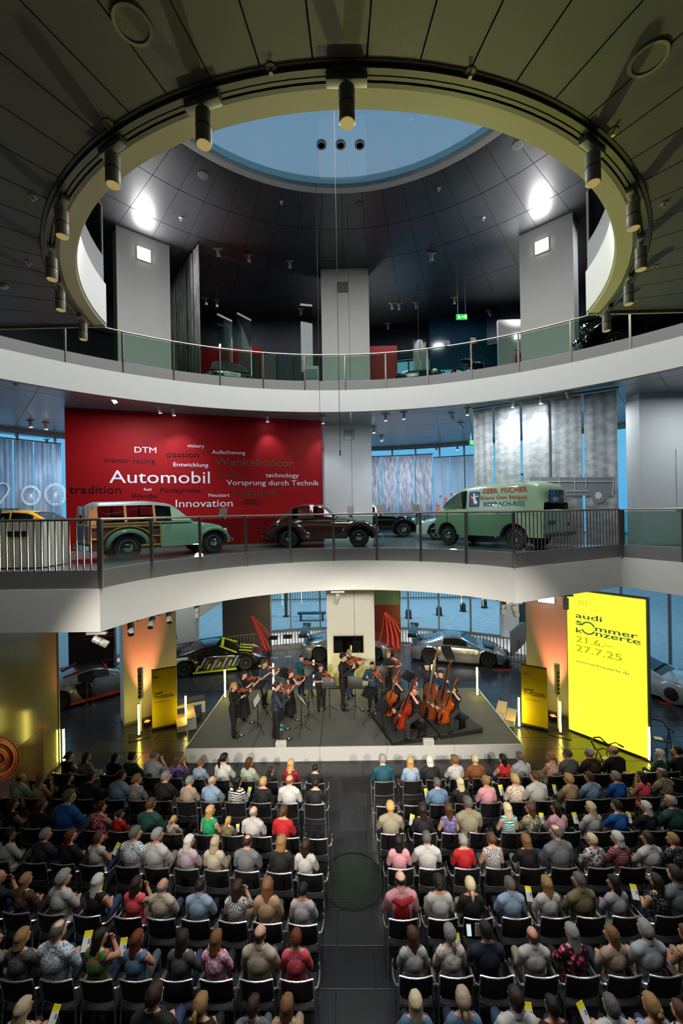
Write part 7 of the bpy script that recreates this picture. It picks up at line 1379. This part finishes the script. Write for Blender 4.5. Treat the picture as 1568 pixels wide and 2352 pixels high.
# sex hair haircolour topkey sleeve "top words" flags ;  y crop coordinate of the head centre
A0_, B0_, C0_, D0_ = (0, 1650), (784, 1650), (0, 1950), (784, 1950)
ROWS = [
('first', 'left', A0_, [(318, 175, 'f', 'lowbun', 'dark brown', 'black', 0, 'black sleeveless top', ''), (398, 178, 'f', 'wavy', 'brown', 'grey floral', 1, 'grey patterned tee', ''), (530, 180, 'f', 'long', 'dark brown', 'black', 2, 'black long sleeved top', ''), (608, 178, 'f', 'bun', 'black', 'dgreen', 1, 'dark green top', ''), (710, 172, 'm', 'crop', 'dark grey', 'lgrey', 1, 'pale blue grey shirt', ''), (817, 197, 'f', 'bob', 'brown', 'purple', 1, 'purple top', ''), (922, 207, 'c', 'crop', 'light brown', 'sky', 1, 'light blue shirt', ''), (1030, 185, 'f', 'pony', 'black', 'knit', 2, 'white knitted jumper', ''), (1145, 205, 'f', 'long', 'brown', 'green stripes', 1, 'green striped blouse', 'P'), (1243, 238, 'c', 'bob', 'dark brown', 'black', 1, 'plain black tee', ''), (1336, 212, 'f', 'longbob', 'blonde', 'red plaid', 2, 'red plaid shirt', ''), (1448, 230, 'c', 'crop', 'black', 'black', 1, 'black child size tee', '')]),
('second', 'left', A0_, [(97, 285, 'm', 'bald', 'dark grey', 'mint', 1, 'pale mint polo', ''), (190, 275, 'f', 'bob', 'dark blonde', 'cream', 0, 'cream sleeveless top', ''), (315, 275, 'f', 'halfbob', 'dark brown', 'black', 1, 'dark blouse', ''), (418, 272, 'm', 'short', 'dark brown', 'navy', 1, 'navy tee', ''), (556, 265, 'm', 'short', 'black', 'sky', 1, 'sky blue shirt', ''), (630, 280, 'f', 'lowbun', 'dark blonde', 'grey floral', 1, 'grey floral dress', ''), (763, 268, 'm', 'short', 'grey', 'black', 1, 'black tee', ''), (872, 292, 'f', 'short', 'grey', 'beige', 1, 'beige lace top', ''), (975, 288, 'm', 'bald', 'grey', 'sky', 1, 'washed blue shirt', ''), (1093, 313, 'f', 'longbob', 'black', 'zigzag', 1, 'black white zigzag top', 'P'), (1210, 293, 'f', 'short', 'blonde', 'black', 1, 'plain black top', ''), (1330, 285, 'm', 'bald', 'light brown', 'white', 2, 'white shirt', ''), (1449, 292, 'c', 'crop', 'black', 'black', 1, 'small black shirt', '')]),
('third', 'left', A0_, [(60, 395, 'f', 'longbob', 'dark brown', 'black', 0, 'black sleeveless dress', ''), (190, 400, 'f', 'long', 'brown', 'black', 2, 'black blouse', ''), (317, 362, 'm', 'short', 'dark grey', 'blue', 1, 'bright blue polo', ''), (465, 408, 'f', 'lowbun', 'dark brown', 'red floral', 0, 'red floral dress', 'P'), (552, 440, 'c', 'short', 'dark brown', 'red', 1, 'dark red top', ''), (693, 397, 'm', 'short', 'brown', 'dgreen', 1, 'dark green polo', ''), (800, 485, 'c', 'pony', 'blonde', 'cream', 1, 'pale top', ''), (967, 435, 'f', 'long', 'blonde', 'green', 0, 'emerald green top', ''), (1050, 470, 'c', 'pony', 'blonde', 'olive', 1, 'olive top', 'P'), (1165, 430, 'm', 'bald', 'grey', 'white', 2, 'white shirt', ''), (1303, 428, 'f', 'lowbun', 'brown', 'red', 2, 'bright red jumper', ''), (1440, 440, 'x')]),
('fourth', 'left', A0_, [(45, 545, 'f', 'long', 'black', 'knit', 2, 'cream knitted top', ''), (210, 535, 'm', 'short', 'grey', 'navy pattern', 1, 'navy patterned shirt', ''), (325, 540, 'f', 'wavy', 'red-brown', 'black', 1, 'black top', ''), (455, 568, 'f', 'short', 'brown', 'white', 0, 'white sleeveless top', 'P'), (622, 530, 'm', 'short', 'dark grey', 'blue floral', 1, 'blue white floral shirt', ''), (723, 538, 'm', 'short', 'grey', 'white', 1, 'white tee', ''), (870, 565, 'f', 'bob', 'white', 'lilac', 2, 'lilac knitted cardigan', 'P'), (990, 576, 'f', 'bob', 'grey-blonde', 'cream', 2, 'cream jumper', ''), (1137, 566, 'm', 'thin', 'dark brown', 'grey', 1, 'grey tee', ''), (1295, 568, 'f', 'halfbob', 'dark blonde', 'lace', 1, 'black lace top', ''), (1405, 600, 'f', 'long', 'dark brown', 'white', 2, 'white blouse', '')]),
('fifth', 'left', C0_, [(-6, 130, 'm', 'bald', 'dark grey', 'black', 1, 'black tee', ''), (120, 150, 'f', 'long', 'dark blonde', 'dark pattern', 1, 'dark brown patterned top', ''), (293, 135, 'f', 'curly', 'grey', 'white', 1, 'white tee', ''), (450, 150, 'f', 'longbob', 'white', 'black', 0, 'black sleeveless top', 'P'), (628, 160, 'f', 'bob', 'dark brown', 'coral', 0, 'coral sleeveless top', 'P'), (750, 175, 'm', 'bald', 'grey', 'cream', 2, 'cream shirt', ''), (922, 170, 'm', 'short', 'black', 'sky', 2, 'light blue shirt', ''), (1092, 178, 'f', 'bob', 'dark brown', 'check', 1, 'black white check top', ''), (1230, 170, 'f', 'wavy', 'light brown', 'tan', 1, 'tan top', ''), (1392, 175, 'c', 'crop', 'black', 'white', 1, 'plain white shirt', '')]),
('sixth', 'left', C0_, [(-25, 430, 'm', 'short', 'dark brown', 'grey', 1, 'grey tee', ''), (105, 405, 'f', 'halfbob', 'dark blonde', 'speckle', 1, 'speckled grey green top', ''), (270, 375, 'm', 'thin', 'dark grey', 'blue floral', 1, 'blue flower print shirt', 'P'), (460, 408, 'f', 'bob', 'black', 'tropical', 0, 'tropical print top', 'P'), (632, 430, 'f', 'longbob', 'red-brown', 'denim', 0, 'blue strappy top', ''), (840, 420, 'f', 'bob', 'dark brown', 'pinstripe', 1, 'grey pinstriped top', ''), (995, 415, 'f', 'bob', 'light brown', 'pink print', 1, 'pink white print top', 'P'), (1195, 390, 'm', 'bald', 'dark brown', 'cream', 2, 'cream shirt', ''), (1360, 410, 'f', 'short', 'red-brown', 'orange print', 1, 'orange pink print top', '')]),
('seventh', 'left', C0_, [(110, 735, 'f', 'halfbob', 'grey-blonde', 'striped', 1, 'striped blouse', 'P'), (300, 755, 'x'), (520, 755, 'x'), (712, 675, 'm', 'short', 'dark brown', 'black', 1, 'black tee', ''), (925, 715, 'f', 'pony', 'dark blonde', 'black', 1, 'black top', ''), (1165, 722, 'm', 'short', 'dark brown', 'dark check', 1, 'dark checked shirt', ''), (1320, 725, 'f', 'long', 'light brown', 'leopard', 1, 'animal print top', '')]),
('first', 'right', B0_, [(188, 190, 'm', 'short', 'grey', 'teal', 1, 'teal polo', ''), (316, 212, 'f', 'long', 'blonde', 'sky', 1, 'light blue top', ''), (404, 195, 'm', 'halfbob', 'white', 'black', 2, 'black jumper', ''), (518, 193, 'f', 'curly', 'light brown', 'white', 1, 'white blouse', ''), (611, 190, 'm', 'short', 'pale blonde', 'brown', 2, 'brown shirt', ''), (740, 200, 'f', 'wavy', 'black', 'red', 0, 'red white dress', ''), (818, 178, 'm', 'lowpony', 'dark grey', 'lgrey', 1, 'pale denim shirt', ''), (960, 178, 'f', 'pony', 'dark blonde', 'pink floral', 0, 'pink floral halter top', ''), (1037, 165, 'm', 'short', 'dark grey', 'grey', 1, 'grey tee', ''), (1138, 160, 'm', 'short', 'white', 'dark pattern', 1, 'dark patterned shirt', ''), (1247, 150, 'm', 'bald', 'dark grey', 'black', 1, 'black tee', ''), (1355, 180, 'x'), (1462, 180, 'f', 'longbob', 'white', 'dgreen', 1, 'dark green top', ''), (1540, 150, 'f', 'lowbun', 'black', 'black', 2, 'black blouse', '')]),
('second', 'right', B0_, [(200, 300, 'x'), (322, 300, 'x'), (437, 298, 'm', 'short', 'dark grey', 'denim', 1, 'grey blue shirt', 'P'), (543, 305, 'f', 'bob', 'pale blonde', 'black', 1, 'black top', ''), (661, 288, 'f', 'short', 'dark blonde', 'pink', 1, 'pink shirt', ''), (793, 280, 'f', 'lowbun', 'blonde', 'polka', 1, 'cream polka dot blouse', 'P'), (887, 270, 'm', 'crop', 'brown', 'white', 1, 'white shirt', ''), (1042, 290, 'f', 'curly', 'blonde', 'leopard', 1, 'leopard print top', 'P'), (1138, 272, 'm', 'short', 'brown', 'sky', 1, 'light blue shirt', ''), (1258, 268, 'f', 'short', 'grey', 'blue', 1, 'royal blue top', ''), (1375, 275, 'f', 'long', 'dark brown', 'coral', 0, 'coral dotted top', ''), (1470, 253, 'm', 'thin', 'dark grey', 'plaid shirt', 1, 'olive plaid shirt', '')]),
('third', 'right', B0_, [(224, 408, 'm', 'short', 'blonde', 'khaki', 1, 'stone grey polo', ''), (370, 420, 'f', 'bob', 'dark brown', 'black', 1, 'black top', 'P'), (490, 420, 'f', 'wavy', 'brown', 'purple print', 0, 'purple sleeveless top', ''), (578, 390, 'm', 'short', 'dark grey', 'khaki', 1, 'khaki shirt', ''), (760, 425, 'f', 'bob', 'pale blonde', 'teal print', 0, 'teal print dress', ''), (865, 425, 'f', 'wavy', 'brown', 'sage floral', 1, 'sage floral blouse', ''), (985, 418, 'f', 'long', 'black', 'pink stripes', 1, 'pink striped top', 'P'), (1143, 413, 'f', 'longbob', 'pale blonde', 'white', 1, 'white blouse', 'P'), (1262, 403, 'f', 'short', 'dark brown', 'blue', 1, 'blue top', ''), (1397, 410, 'f', 'bob', 'white', 'black', 1, 'black cardigan', 'P'), (1510, 383, 'm', 'thin', 'grey', 'dgreen', 1, 'dark green shirt', '')]),
('fourth', 'right', B0_, [(262, 566, 'f', 'bob', 'black', 'pink', 1, 'pink blouse', ''), (390, 550, 'm', 'crop', 'dark grey', 'white', 2, 'white shirt', ''), (556, 566, 'f', 'short', 'grey', 'red', 1, 'bright red top', ''), (686, 556, 'f', 'short', 'brown', 'check', 0, 'black white check top', ''), (845, 573, 'f', 'halfbob', 'light brown', 'black', 1, 'black top', 'P'), (984, 525, 'm', 'thin', 'dark grey', 'grey', 1, 'grey shirt', ''), (1148, 563, 'f', 'short', 'pale blonde', 'white floral', 1, 'white floral blouse', ''), (1265, 551, 'f', 'halfbob', 'white', 'multicolour', 1, 'multicoloured striped top', ''), (1403, 553, 'm', 'short', 'dark brown', 'white', 1, 'white short sleeved shirt', ''), (1520, 560, 'f', 'short', 'dark blonde', 'black dots', 1, 'black polka dot top', '')]),
('fifth', 'right', D0_, [(270, 140, 'm', 'bald', 'black', 'pink', 1, 'pink shirt', 'S'), (445, 155, 'f', 'lowbun', 'black', 'white', 1, 'white tee', ''), (590, 180, 'f', 'lowpony', 'pale blonde', 'black', 2, 'black blouse', 'N'), (770, 165, 'm', 'short', 'dark grey', 'sky', 1, 'pale blue shirt', ''), (940, 170, 'f', 'wavy', 'dark blonde', 'white', 1, 'white blouse', 'P'), (1088, 145, 'm', 'crop', 'dark grey', 'olive', 1, 'olive shirt', 'P'), (1250, 180, 'f', 'long', 'black', 'lgrey', 1, 'pale grey top', ''), (1445, 150, 'f', 'long', 'dark brown', 'black dots', 0, 'black dotted sleeveless top', 'P'), (1530, 118, 'm', 'short', 'dark brown', 'grey', 1, 'grey shirt', '')]),
('sixth', 'right', D0_, [(325, 405, 'f', 'long', 'brown', 'white', 1, 'white tee', ''), (495, 388, 'f', 'lowpony', 'grey', 'white dots', 1, 'red dotted white blouse', 'P'), (660, 378, 'm', 'short', 'black', 'navy', 1, 'navy tee', 'H'), (875, 398, 'm', 'bald', 'brown', 'white', 2, 'white shirt', ''), (1055, 385, 'f', 'longbob', 'grey', 'black floral', 1, 'black floral top', ''), (1238, 398, 'f', 'long', 'light brown', 'beige', 1, 'beige jumper', ''), (1393, 370, 'm', 'short', 'grey', 'lgrey', 1, 'pale shirt', ''), (1580, 400, 'f', 'bob', 'brown', 'tan', 0, 'tan top', '')]),
('seventh', 'right', D0_, [(340, 720, 'f', 'long', 'pale blonde', 'denim', 1, 'denim blouse', ''), (557, 690, 'f', 'lowpony', 'grey-blonde', 'denim', 1, 'denim shirt', ''), (797, 690, 'm', 'short', 'dark brown', 'white', 1, 'white shirt', ''), (965, 735, 'f', 'short', 'black', 'black', 1, 'black top', 'P'), (1235, 722, 'm', 'short', 'dark grey', 'white', 1, 'white polo', 'P'), (1420, 720, 'f', 'lowbun', 'dark blonde', 'sky', 1, 'light blue blouse', ''), (1550, 760, 'm', 'crop', 'brown', 'sailor', 1, 'navy white striped top', '')])]
HAIRW = {'short': 'short {} hair', 'crop': 'cropped {} hair', 'bald': 'a bald head', 'thin': 'thinning {} hair', 'bob': 'a {} bob', 'halfbob': 'chin length {} hair', 'longbob': 'shoulder length {} hair', 'long': 'long {} hair', 'wavy': 'wavy {} hair', 'pony': 'a {} ponytail', 'lowpony': 'a low {} ponytail', 'bun': 'a {} top bun', 'lowbun': 'pinned up {} hair', 'curly': 'curly {} hair'}
# ------------------------------------------------------------------ chair
CHROMES = pbr('chair_chrome', (226, 228, 230), .2, .9)
CBL = pbr('chair_black_fabric', (15, 15, 17), .6, bump=.2, bscale=260); CPAD = pbr('chair_arm_pad', (20, 20, 21), .4)
def chair_proto():
    t = empty('audience_chair')
    mk('seat', MB().bbox((0, 0, .445), (.47, .46, .05), .02), CBL, t)
    mb = MB()                                                     # curved back
    for z, y in ((.58, -.225), (.74, -.245), (.915, -.285)):
        for q in (-1, 1):
            for i in range(9): u = -1 + i / 4; mb.v.append((u * .208, y + .035 * u * u + q * .012, z))
    for r_ in range(2):
        for i in range(8):
            a = r_ * 18 + i; mb.f += [(a, a + 1, a + 19, a + 18), (a + 10, a + 9, a + 27, a + 28)]; mb.m += [0, 0]
    for i in range(8): mb.f += [(i + 1, i, i + 9, i + 10), (36 + i, 37 + i, 46 + i, 45 + i)]; mb.m += [0, 0]
    for r_ in range(2): a = r_ * 18; mb.f += [(a, a + 18, a + 27, a + 9), (a + 8, a + 17, a + 35, a + 26)]; mb.m += [0, 0]
    mk('backrest', mb, CBL, t)
    mk('top_rail', MB().tube([(u * .216, -.29 + .035 * u * u, .926) for u in (-1, -.5, 0, .5, 1)], .0115, 8), CHROMES, t); mk('lower_rail', MB().tube([(u * .216, -.23 + .035 * u * u, .572) for u in (-1, -.5, 0, .5, 1)], .0095, 8), CHROMES, t)
    for s_ in (-1, 1):
        mk('leg', MB().tube([(s_ * .262, .2, .64), (s_ * .255, .22, .3), (s_ * .25, .23, .005)], .012, 6), CHROMES, t); mk('leg', MB().tube([(s_ * .218, -.255, .926), (s_ * .225, -.2, .56), (s_ * .25, -.26, .005)], .012, 6), CHROMES, t)
        a = mk('armrest', MB().tube([(s_ * .222, -.215, .75), (s_ * .27, -.19, .74), (s_ * .287, -.05, .7), (s_ * .28, .12, .668), (s_ * .262, .2, .64)], .0145, 8), CHROMES, t); mk('arm_pad', MB().bbox((s_ * .284, .02, .685), (.04, .2, .016), .006), CPAD, a)
    return t
CH0 = chair_proto(); index_children()
# ------------------------------------------------------------------ seated bodies, one per build, head turn and arm pose
BODY = {}
YAWS = (-42, -18, 0, 18, 42)
def seated(sex, yaw, arms):
    key = (sex, yaw, arms)
    if key in BODY: return BODY[key]
    f = sex == 'f'; sw = .162 if f else .188; P = []; tw_ = Matrix.Rotation(R(yaw) * .2, 3, 'Z'); Z = lambda x, y, z: tw_ @ Vector((x, y, z))
    P += [ell(Z(0, -.02, .08), (.18 if f else .172, .13, .12), 'pelvis'), ell(Z(0, -.035, .3), (.142 if f else .158, .108, .3), 'torso'), ell(Z(0, -.045, .43), (.152 if f else .176, .112, .18), 'torso'), cap(Z(-sw + .035, -.045, .555), Z(sw - .035, -.045, .555), .06, .06, 'torso'), cap(Z(-.06, -.045, .58), Z(.06, -.045, .58), .062, .062, 'torso'), cap(Z(0, -.045, .57), Z(0, -.01, .7), .056, .052, 'neck')] + [cap(Z(q * .03, -.045, .655), Z(q * .14, -.045, .568), .04, .055, 'torso') for q in (-1, 1)]
    hc = Z(0, .025, .755); M = rot(R(yaw), R(-4)); P += head_prims(hc, M)
    for s_ in (-1, 1):
        kn, an = Vector((s_ * .12, .42, .06)), Vector((s_ * .13, .43, -.38)); P += [cap((s_ * .09, .02, .05), kn, .088, .062, 'leg'), cap(kn, an, .056, .04, 'leg'), ell((s_ * .14, .5, -.425), (.042, .125, .04), 'foot')]
        sh = Z(s_ * sw, -.045, .54)
        if arms == 'lap': el = Vector((s_ * (sw + .055), .03, .3)); w_ = Vector((s_ * .1, .25, .2)); d_ = Vector((-s_ * .5, .8, -.1)); n_ = Vector((0, 0, -1))
        elif arms == 'fold': el = Vector((s_ * (sw + .06), .07, .31)); w_ = Vector((s_ * .07, .2, .28 + .04 * s_)); d_ = Vector((-s_ * 1, .15, .1)); n_ = Vector((0, -1, 0))
        else:
            if s_ > 0: el = Vector((sw + .05, .16, .33)); w_ = Vector((.1, .2, .55)); d_ = Vector((-.25, -.05, 1)); n_ = Vector((0, -1, 0))
            else: el = Vector((-sw - .055, .04, .3)); w_ = Vector((.0, .22, .25)); d_ = Vector((1, .2, .1)); n_ = Vector((0, -1, 0))
        P += [cap(sh, el, .052 if f else .058, .043, 'uparm'), cap(el, w_, .042, .029, 'forearm')] + hand_prims(w_, d_, n_, curl=.5, side=-s_)
    BODY[key] = (build_body(P, .0145), hc, M, {}); return BODY[key]
def wear(B, what, sleeve, f):
    c = B[3]; k = (what, sleeve)
    if k not in c:
        if what == 'shirt': c[k] = garment('shirt', B[0], {0: lambda q: q in ('torso', 'pelvis', 'neck'), 1: lambda q: q in ('torso', 'pelvis', 'uparm', 'neck'), 2: lambda q: q in ('torso', 'pelvis', 'uparm', 'forearm', 'neck')}[sleeve], .017, lambda V: (.64 if f else .665) - .5 * (V[:, 1] + .05) - V[:, 2])
        elif what == 'trousers': c[k] = garment('trousers', B[0], lambda q: q in ('leg', 'pelvis'), .012)
        else: c[k] = garment('shoes', B[0], lambda q: q == 'foot', .01)
    return c[k]
LEGS = [cloth('leg_black', (22, 22, 24)), cloth('leg_jeans', (44, 62, 92)), cloth('leg_beige', (150, 136, 116)), cloth('leg_grey', (84, 86, 90)), cloth('leg_navy', (28, 34, 52))]
LEAFY = pbr('leaflet_yellow', (232, 224, 30), .5); LEAFW = pbr('leaflet_white', (220, 222, 220), .5); SHOES = [SHOEB, pbr('brown_shoe', (84, 54, 34), .4), pbr('white_shoe', (206, 206, 204), .5)]
def leaflet(W, off, label):
    t = empty('programme_leaflet', label=label, cat='leaflet', group='programme leaflets'); t.matrix_world = W @ Matrix.Translation(off) @ Euler((R(-38), R(rnd.uniform(-14, 14)), R(rnd.uniform(-25, 25)))).to_matrix().to_4x4()
    mk('page', MB().box((0, 0, -.03), (.11, .004, .15)), LEAFW, t, smooth=False); mk('cover', MB().box((0, 0, .08), (.11, .004, .07)), LEAFY, t, smooth=False); mk('picture', MB().box((.03, -.003, .0), (.03, .002, .05)), pbr('leaflet_grey', (120, 130, 150), .5), t, smooth=False)
    lettering('lettering', 'sommerkonzerte', INKB, t, (-.045, -.0025, .09), (1, 0, 0), (0, 0, 1), .0135)
chair_used = False
seen_labels = set()
for row, block, (ox, oy), ppl in ROWS:
    pts = []
    for e in ppl:
        px, py = ox + e[0] / 2, oy + e[1] / 2; kid = e[2] == 'c'
        q = on_z(px, py, 1.0 if kid else 1.19); pts.append((px, py, q.x, q.y, kid))
    X = np.array([p[2] for p in pts if not p[4]]); Y = np.array([p[3] for p in pts if not p[4]]); A = np.polyfit(X, Y, 1); 
    res = np.abs(np.polyval(A, X) - Y); kk = res < max(.18, np.median(res) * 2); A = np.polyfit(X[kk], Y[kk], 1); A[0] = max(-.35, min(.35, A[0]))
    prev = -99
    for e, (px, py, _, _, kid) in zip(ppl, pts):
        d = ray(px, py); yy = A[1] / (1 - A[0] * d.x / d.y); x = d.x / d.y * yy; hz = EYE + d.z / d.y * yy
        cyaw = math.atan(A[0]); cx = max(x, prev + .545); prev = cx; cyy = float(np.polyval(A, cx))
        base = Vector((cx, cyy - .02, 0)); W0 = Matrix.Translation(base) @ Matrix.Rotation(cyaw, 4, 'Z')
        ch = CH0 if not chair_used else dup(CH0); chair_used = True
        ch.location = base + Vector((0, .0, 0)); ch.rotation_euler = (0, 0, cyaw)
        plc = '%s row %s' % (row, block)
        if e[2] == 'x':
            nb_ = [o for o in ppl if o[2] != 'x' and o[0] > e[0]]; nb2 = [o for o in ppl if o[2] != 'x' and o[0] < e[0]]
            tag(ch, 'empty black chair %s, %s' % (('%s of the person in %s' % ('left', nb_[0][7])) if nb_ else 'beside the person in ' + nb2[-1][7], plc) if not (row == 'second' and e[0] < 250) else 'empty black chair at the aisle end of the second row right', 'chair', 'audience chairs')
            if row == 'seventh': ch['label'] = 'empty black chair in the seventh row left, %s of two' % ('left one' if e[0] < 400 else 'right one')
            continue
        sex, hair, hcol, tk, sl, words_, fl = e[2], e[3], e[4], e[5], e[6], e[7], e[8]
        tag(ch, 'black chair under the person in %s, %s' % (words_, plc), 'chair', 'audience chairs')
        body_sex = 'f' if sex in 'fc' else 'm'; s = (hz - .525) / .755; s = min(.86, max(.6, s)) if kid else min(1.12, max(.86, s))
        look = math.degrees(math.atan2(-(.3 - x), 13 - yy)) - math.degrees(cyaw); look = -look if False else look
        look += rnd.uniform(-12, 12); yw = min(YAWS, key=lambda q: abs(q - look))
        arms = rnd.choice(('lap', 'lap', 'fold', 'up' if rnd.random() < .4 else 'lap')); B = seated(body_sex, yw, arms)
        t = empty('person', label='person with %s in %s, %s' % (HAIRW[hair].format(hcol), words_, plc), cat='person', group='seated audience')
        hip = Vector((x, yy - .02, .525)); W = Matrix.Translation(hip) @ Matrix.Rotation(cyaw, 4, 'Z') @ Matrix.Scale(s, 4); t.matrix_world = W
        sk = SKINS[rnd.choice((0, 0, 1, 1, 2))]
        setm(put('body', B[0][0], t), sk); setm(put('shirt', wear(B, 'shirt', sl, body_sex == 'f'), t), top_mat(tk)); setm(put('trousers', wear(B, 'trousers', 0, body_sex), t), rnd.choice(LEGS)); setm(put('shoes', wear(B, 'shoes', 0, body_sex), t), rnd.choice(SHOES))
        h_ = put('hair', hair_mesh(hair), t); setm(h_, HM(hcol)); h_.location = B[1]; h_.rotation_euler = B[2].to_euler()
        if sex == 'm' and tk in ('white', 'cream', 'sky', 'lgrey', 'olive', 'khaki', 'grey', 'pink', 'navy') and hair != 'x' and 'tee' not in words_:
            key = 'collar'
            if key not in FACE: FACE[key] = MB().lathe([(.07, -.03), (.074, -.01), (.067, .028), (.061, .032), (.062, .0), (.058, -.03)], 16, M=Matrix.Rotation(R(-12), 3, 'X')).mesh('collar', PAPER)
            c_ = put('collar', FACE[key], t); setm(c_, top_mat(tk)); c_.location = (0, -.034, .665)
        if 'S' in fl: mk('red_jumper', MB().tube([(-.16, .05, .42), (-.15, -.08, .56), (0, -.14, .52), (.15, -.1, .56), (.17, .04, .4)], [.035, .05, .06, .05, .035], 8).ball((0, -.15, .36), (.13, .035, .2), 12, 8), cloth('jumper_red', (150, 16, 30)), t)
        if yw in (-42, 42) and (sex == 'f' and rnd.random() < .3 or sex == 'm' and rnd.random() < .35):
            if 'glasses' not in FACE: face_parts(empty('x'), Vector(), Matrix.Identity(3), 1, True)
            o = put('glasses', FACE['glasses'], t); o.location = B[1] + B[2] @ Vector((0, .108, 0)); o.rotation_euler = B[2].to_euler()
        if 'P' in fl:
            sd = 1 if (block == 'left') != (rnd.random() < .2) else -1
            leaflet(W, Vector((sd * .2, .3, .3)), 'yellow programme held by the person in %s, %s' % (words_, plc))
        if 'H' in fl:
            p = empty('mobile_phone', label='white mobile phone held up by the person in %s, %s' % (words_, plc), cat='phone'); p.matrix_world = W @ Matrix.Translation((-.17, .28, .5)) @ Euler((R(-20), 0, 0)).to_matrix().to_4x4()
            mk('case', MB().bbox((0, 0, 0), (.075, .01, .15), .004), PAPER, p); mk('display', MB().box((0, -.006, 0), (.066, .002, .135)), glow('phone_screen', (190, 215, 225), .9), p, smooth=False)
        if 'N' in fl:
            p = empty('paper_notice', label='printed white paper hung on the chair of the person in black blouse, fifth row', cat='paper'); p.matrix_world = W0 @ Matrix.Translation((0, -.31, .8))
            mk('sheet', MB().box((0, 0, 0), (.15, .003, .2)), PAPER, p, smooth=False)
            tx = MB()
            for r_ in range(9): tx.box((0, -.003, .08 - r_ * .019), (.12 - .02 * (r_ % 3), .002, .005))
            o = mk('print', tx, INKB, p, smooth=False); o['kind'] = 'stuff'
# stray empty chairs at the edges
for k, (px, py) in enumerate(((104, 1790), (8, 1835), (1568 - 16, 1790))):
    c = dup(CH0); q = on_z(px, py, .75); c.location = (q.x, q.y, 0); c.rotation_euler = (0, 0, .15 if px < 700 else -.2)
    tag(c, ('empty black chair beside the glossy partition at the left', 'empty black chair cut by the left picture edge, second row', 'empty black chair at the right end behind the screen')[k], 'chair', 'audience chairs')
# walkers parked beside the seats
def walker(px, py, label, rz=0):
    t = empty('walking_frame', on_z(px, py, 0), rz, label=label, cat='walker')
    for s_ in (-1, 1):
        mk('side_frame', MB().tube([(s_ * .26, -.25, .95), (s_ * .26, -.1, .97), (s_ * .26, .05, .85), (s_ * .26, .25, .12)], .014, 6).tube([(s_ * .26, .02, .8), (s_ * .26, -.25, .12)], .014, 6), BLACK, t); mk('handle', MB().tube([(s_ * .26, -.3, .95), (s_ * .26, -.18, .96)], .022, 8), RUBBER, t)
        for y in (-.25, .28): mk('wheel', MB().tube([(s_ * .26, y + .08 * cos(2 * pi * k / 18), .095 + .08 * sin(2 * pi * k / 18)) for k in range(18)], .016, 6, closed=True), RUBBER, t)
    mk('seat', MB().bbox((0, 0, .56), (.46, .26, .03), .01), BLACK, t); mk('back_hoop', MB().tube([(-.26, .1, .82), (-.2, .26, .95), (0, .3, .98), (.2, .26, .95), (.26, .1, .82)], .02, 8), BLACK, t); mk('paper', MB().box((0, 0, .58), (.2, .15, .005)), PAPER, t, smooth=False)
walker(1392, 1792, 'black wheeled walking frame parked before the big yellow screen', .5); walker(1512, 1742, 'wheeled walking frame half hidden behind the edge of the yellow screen', -.4)
bpy.data.scenes.remove(TMP)
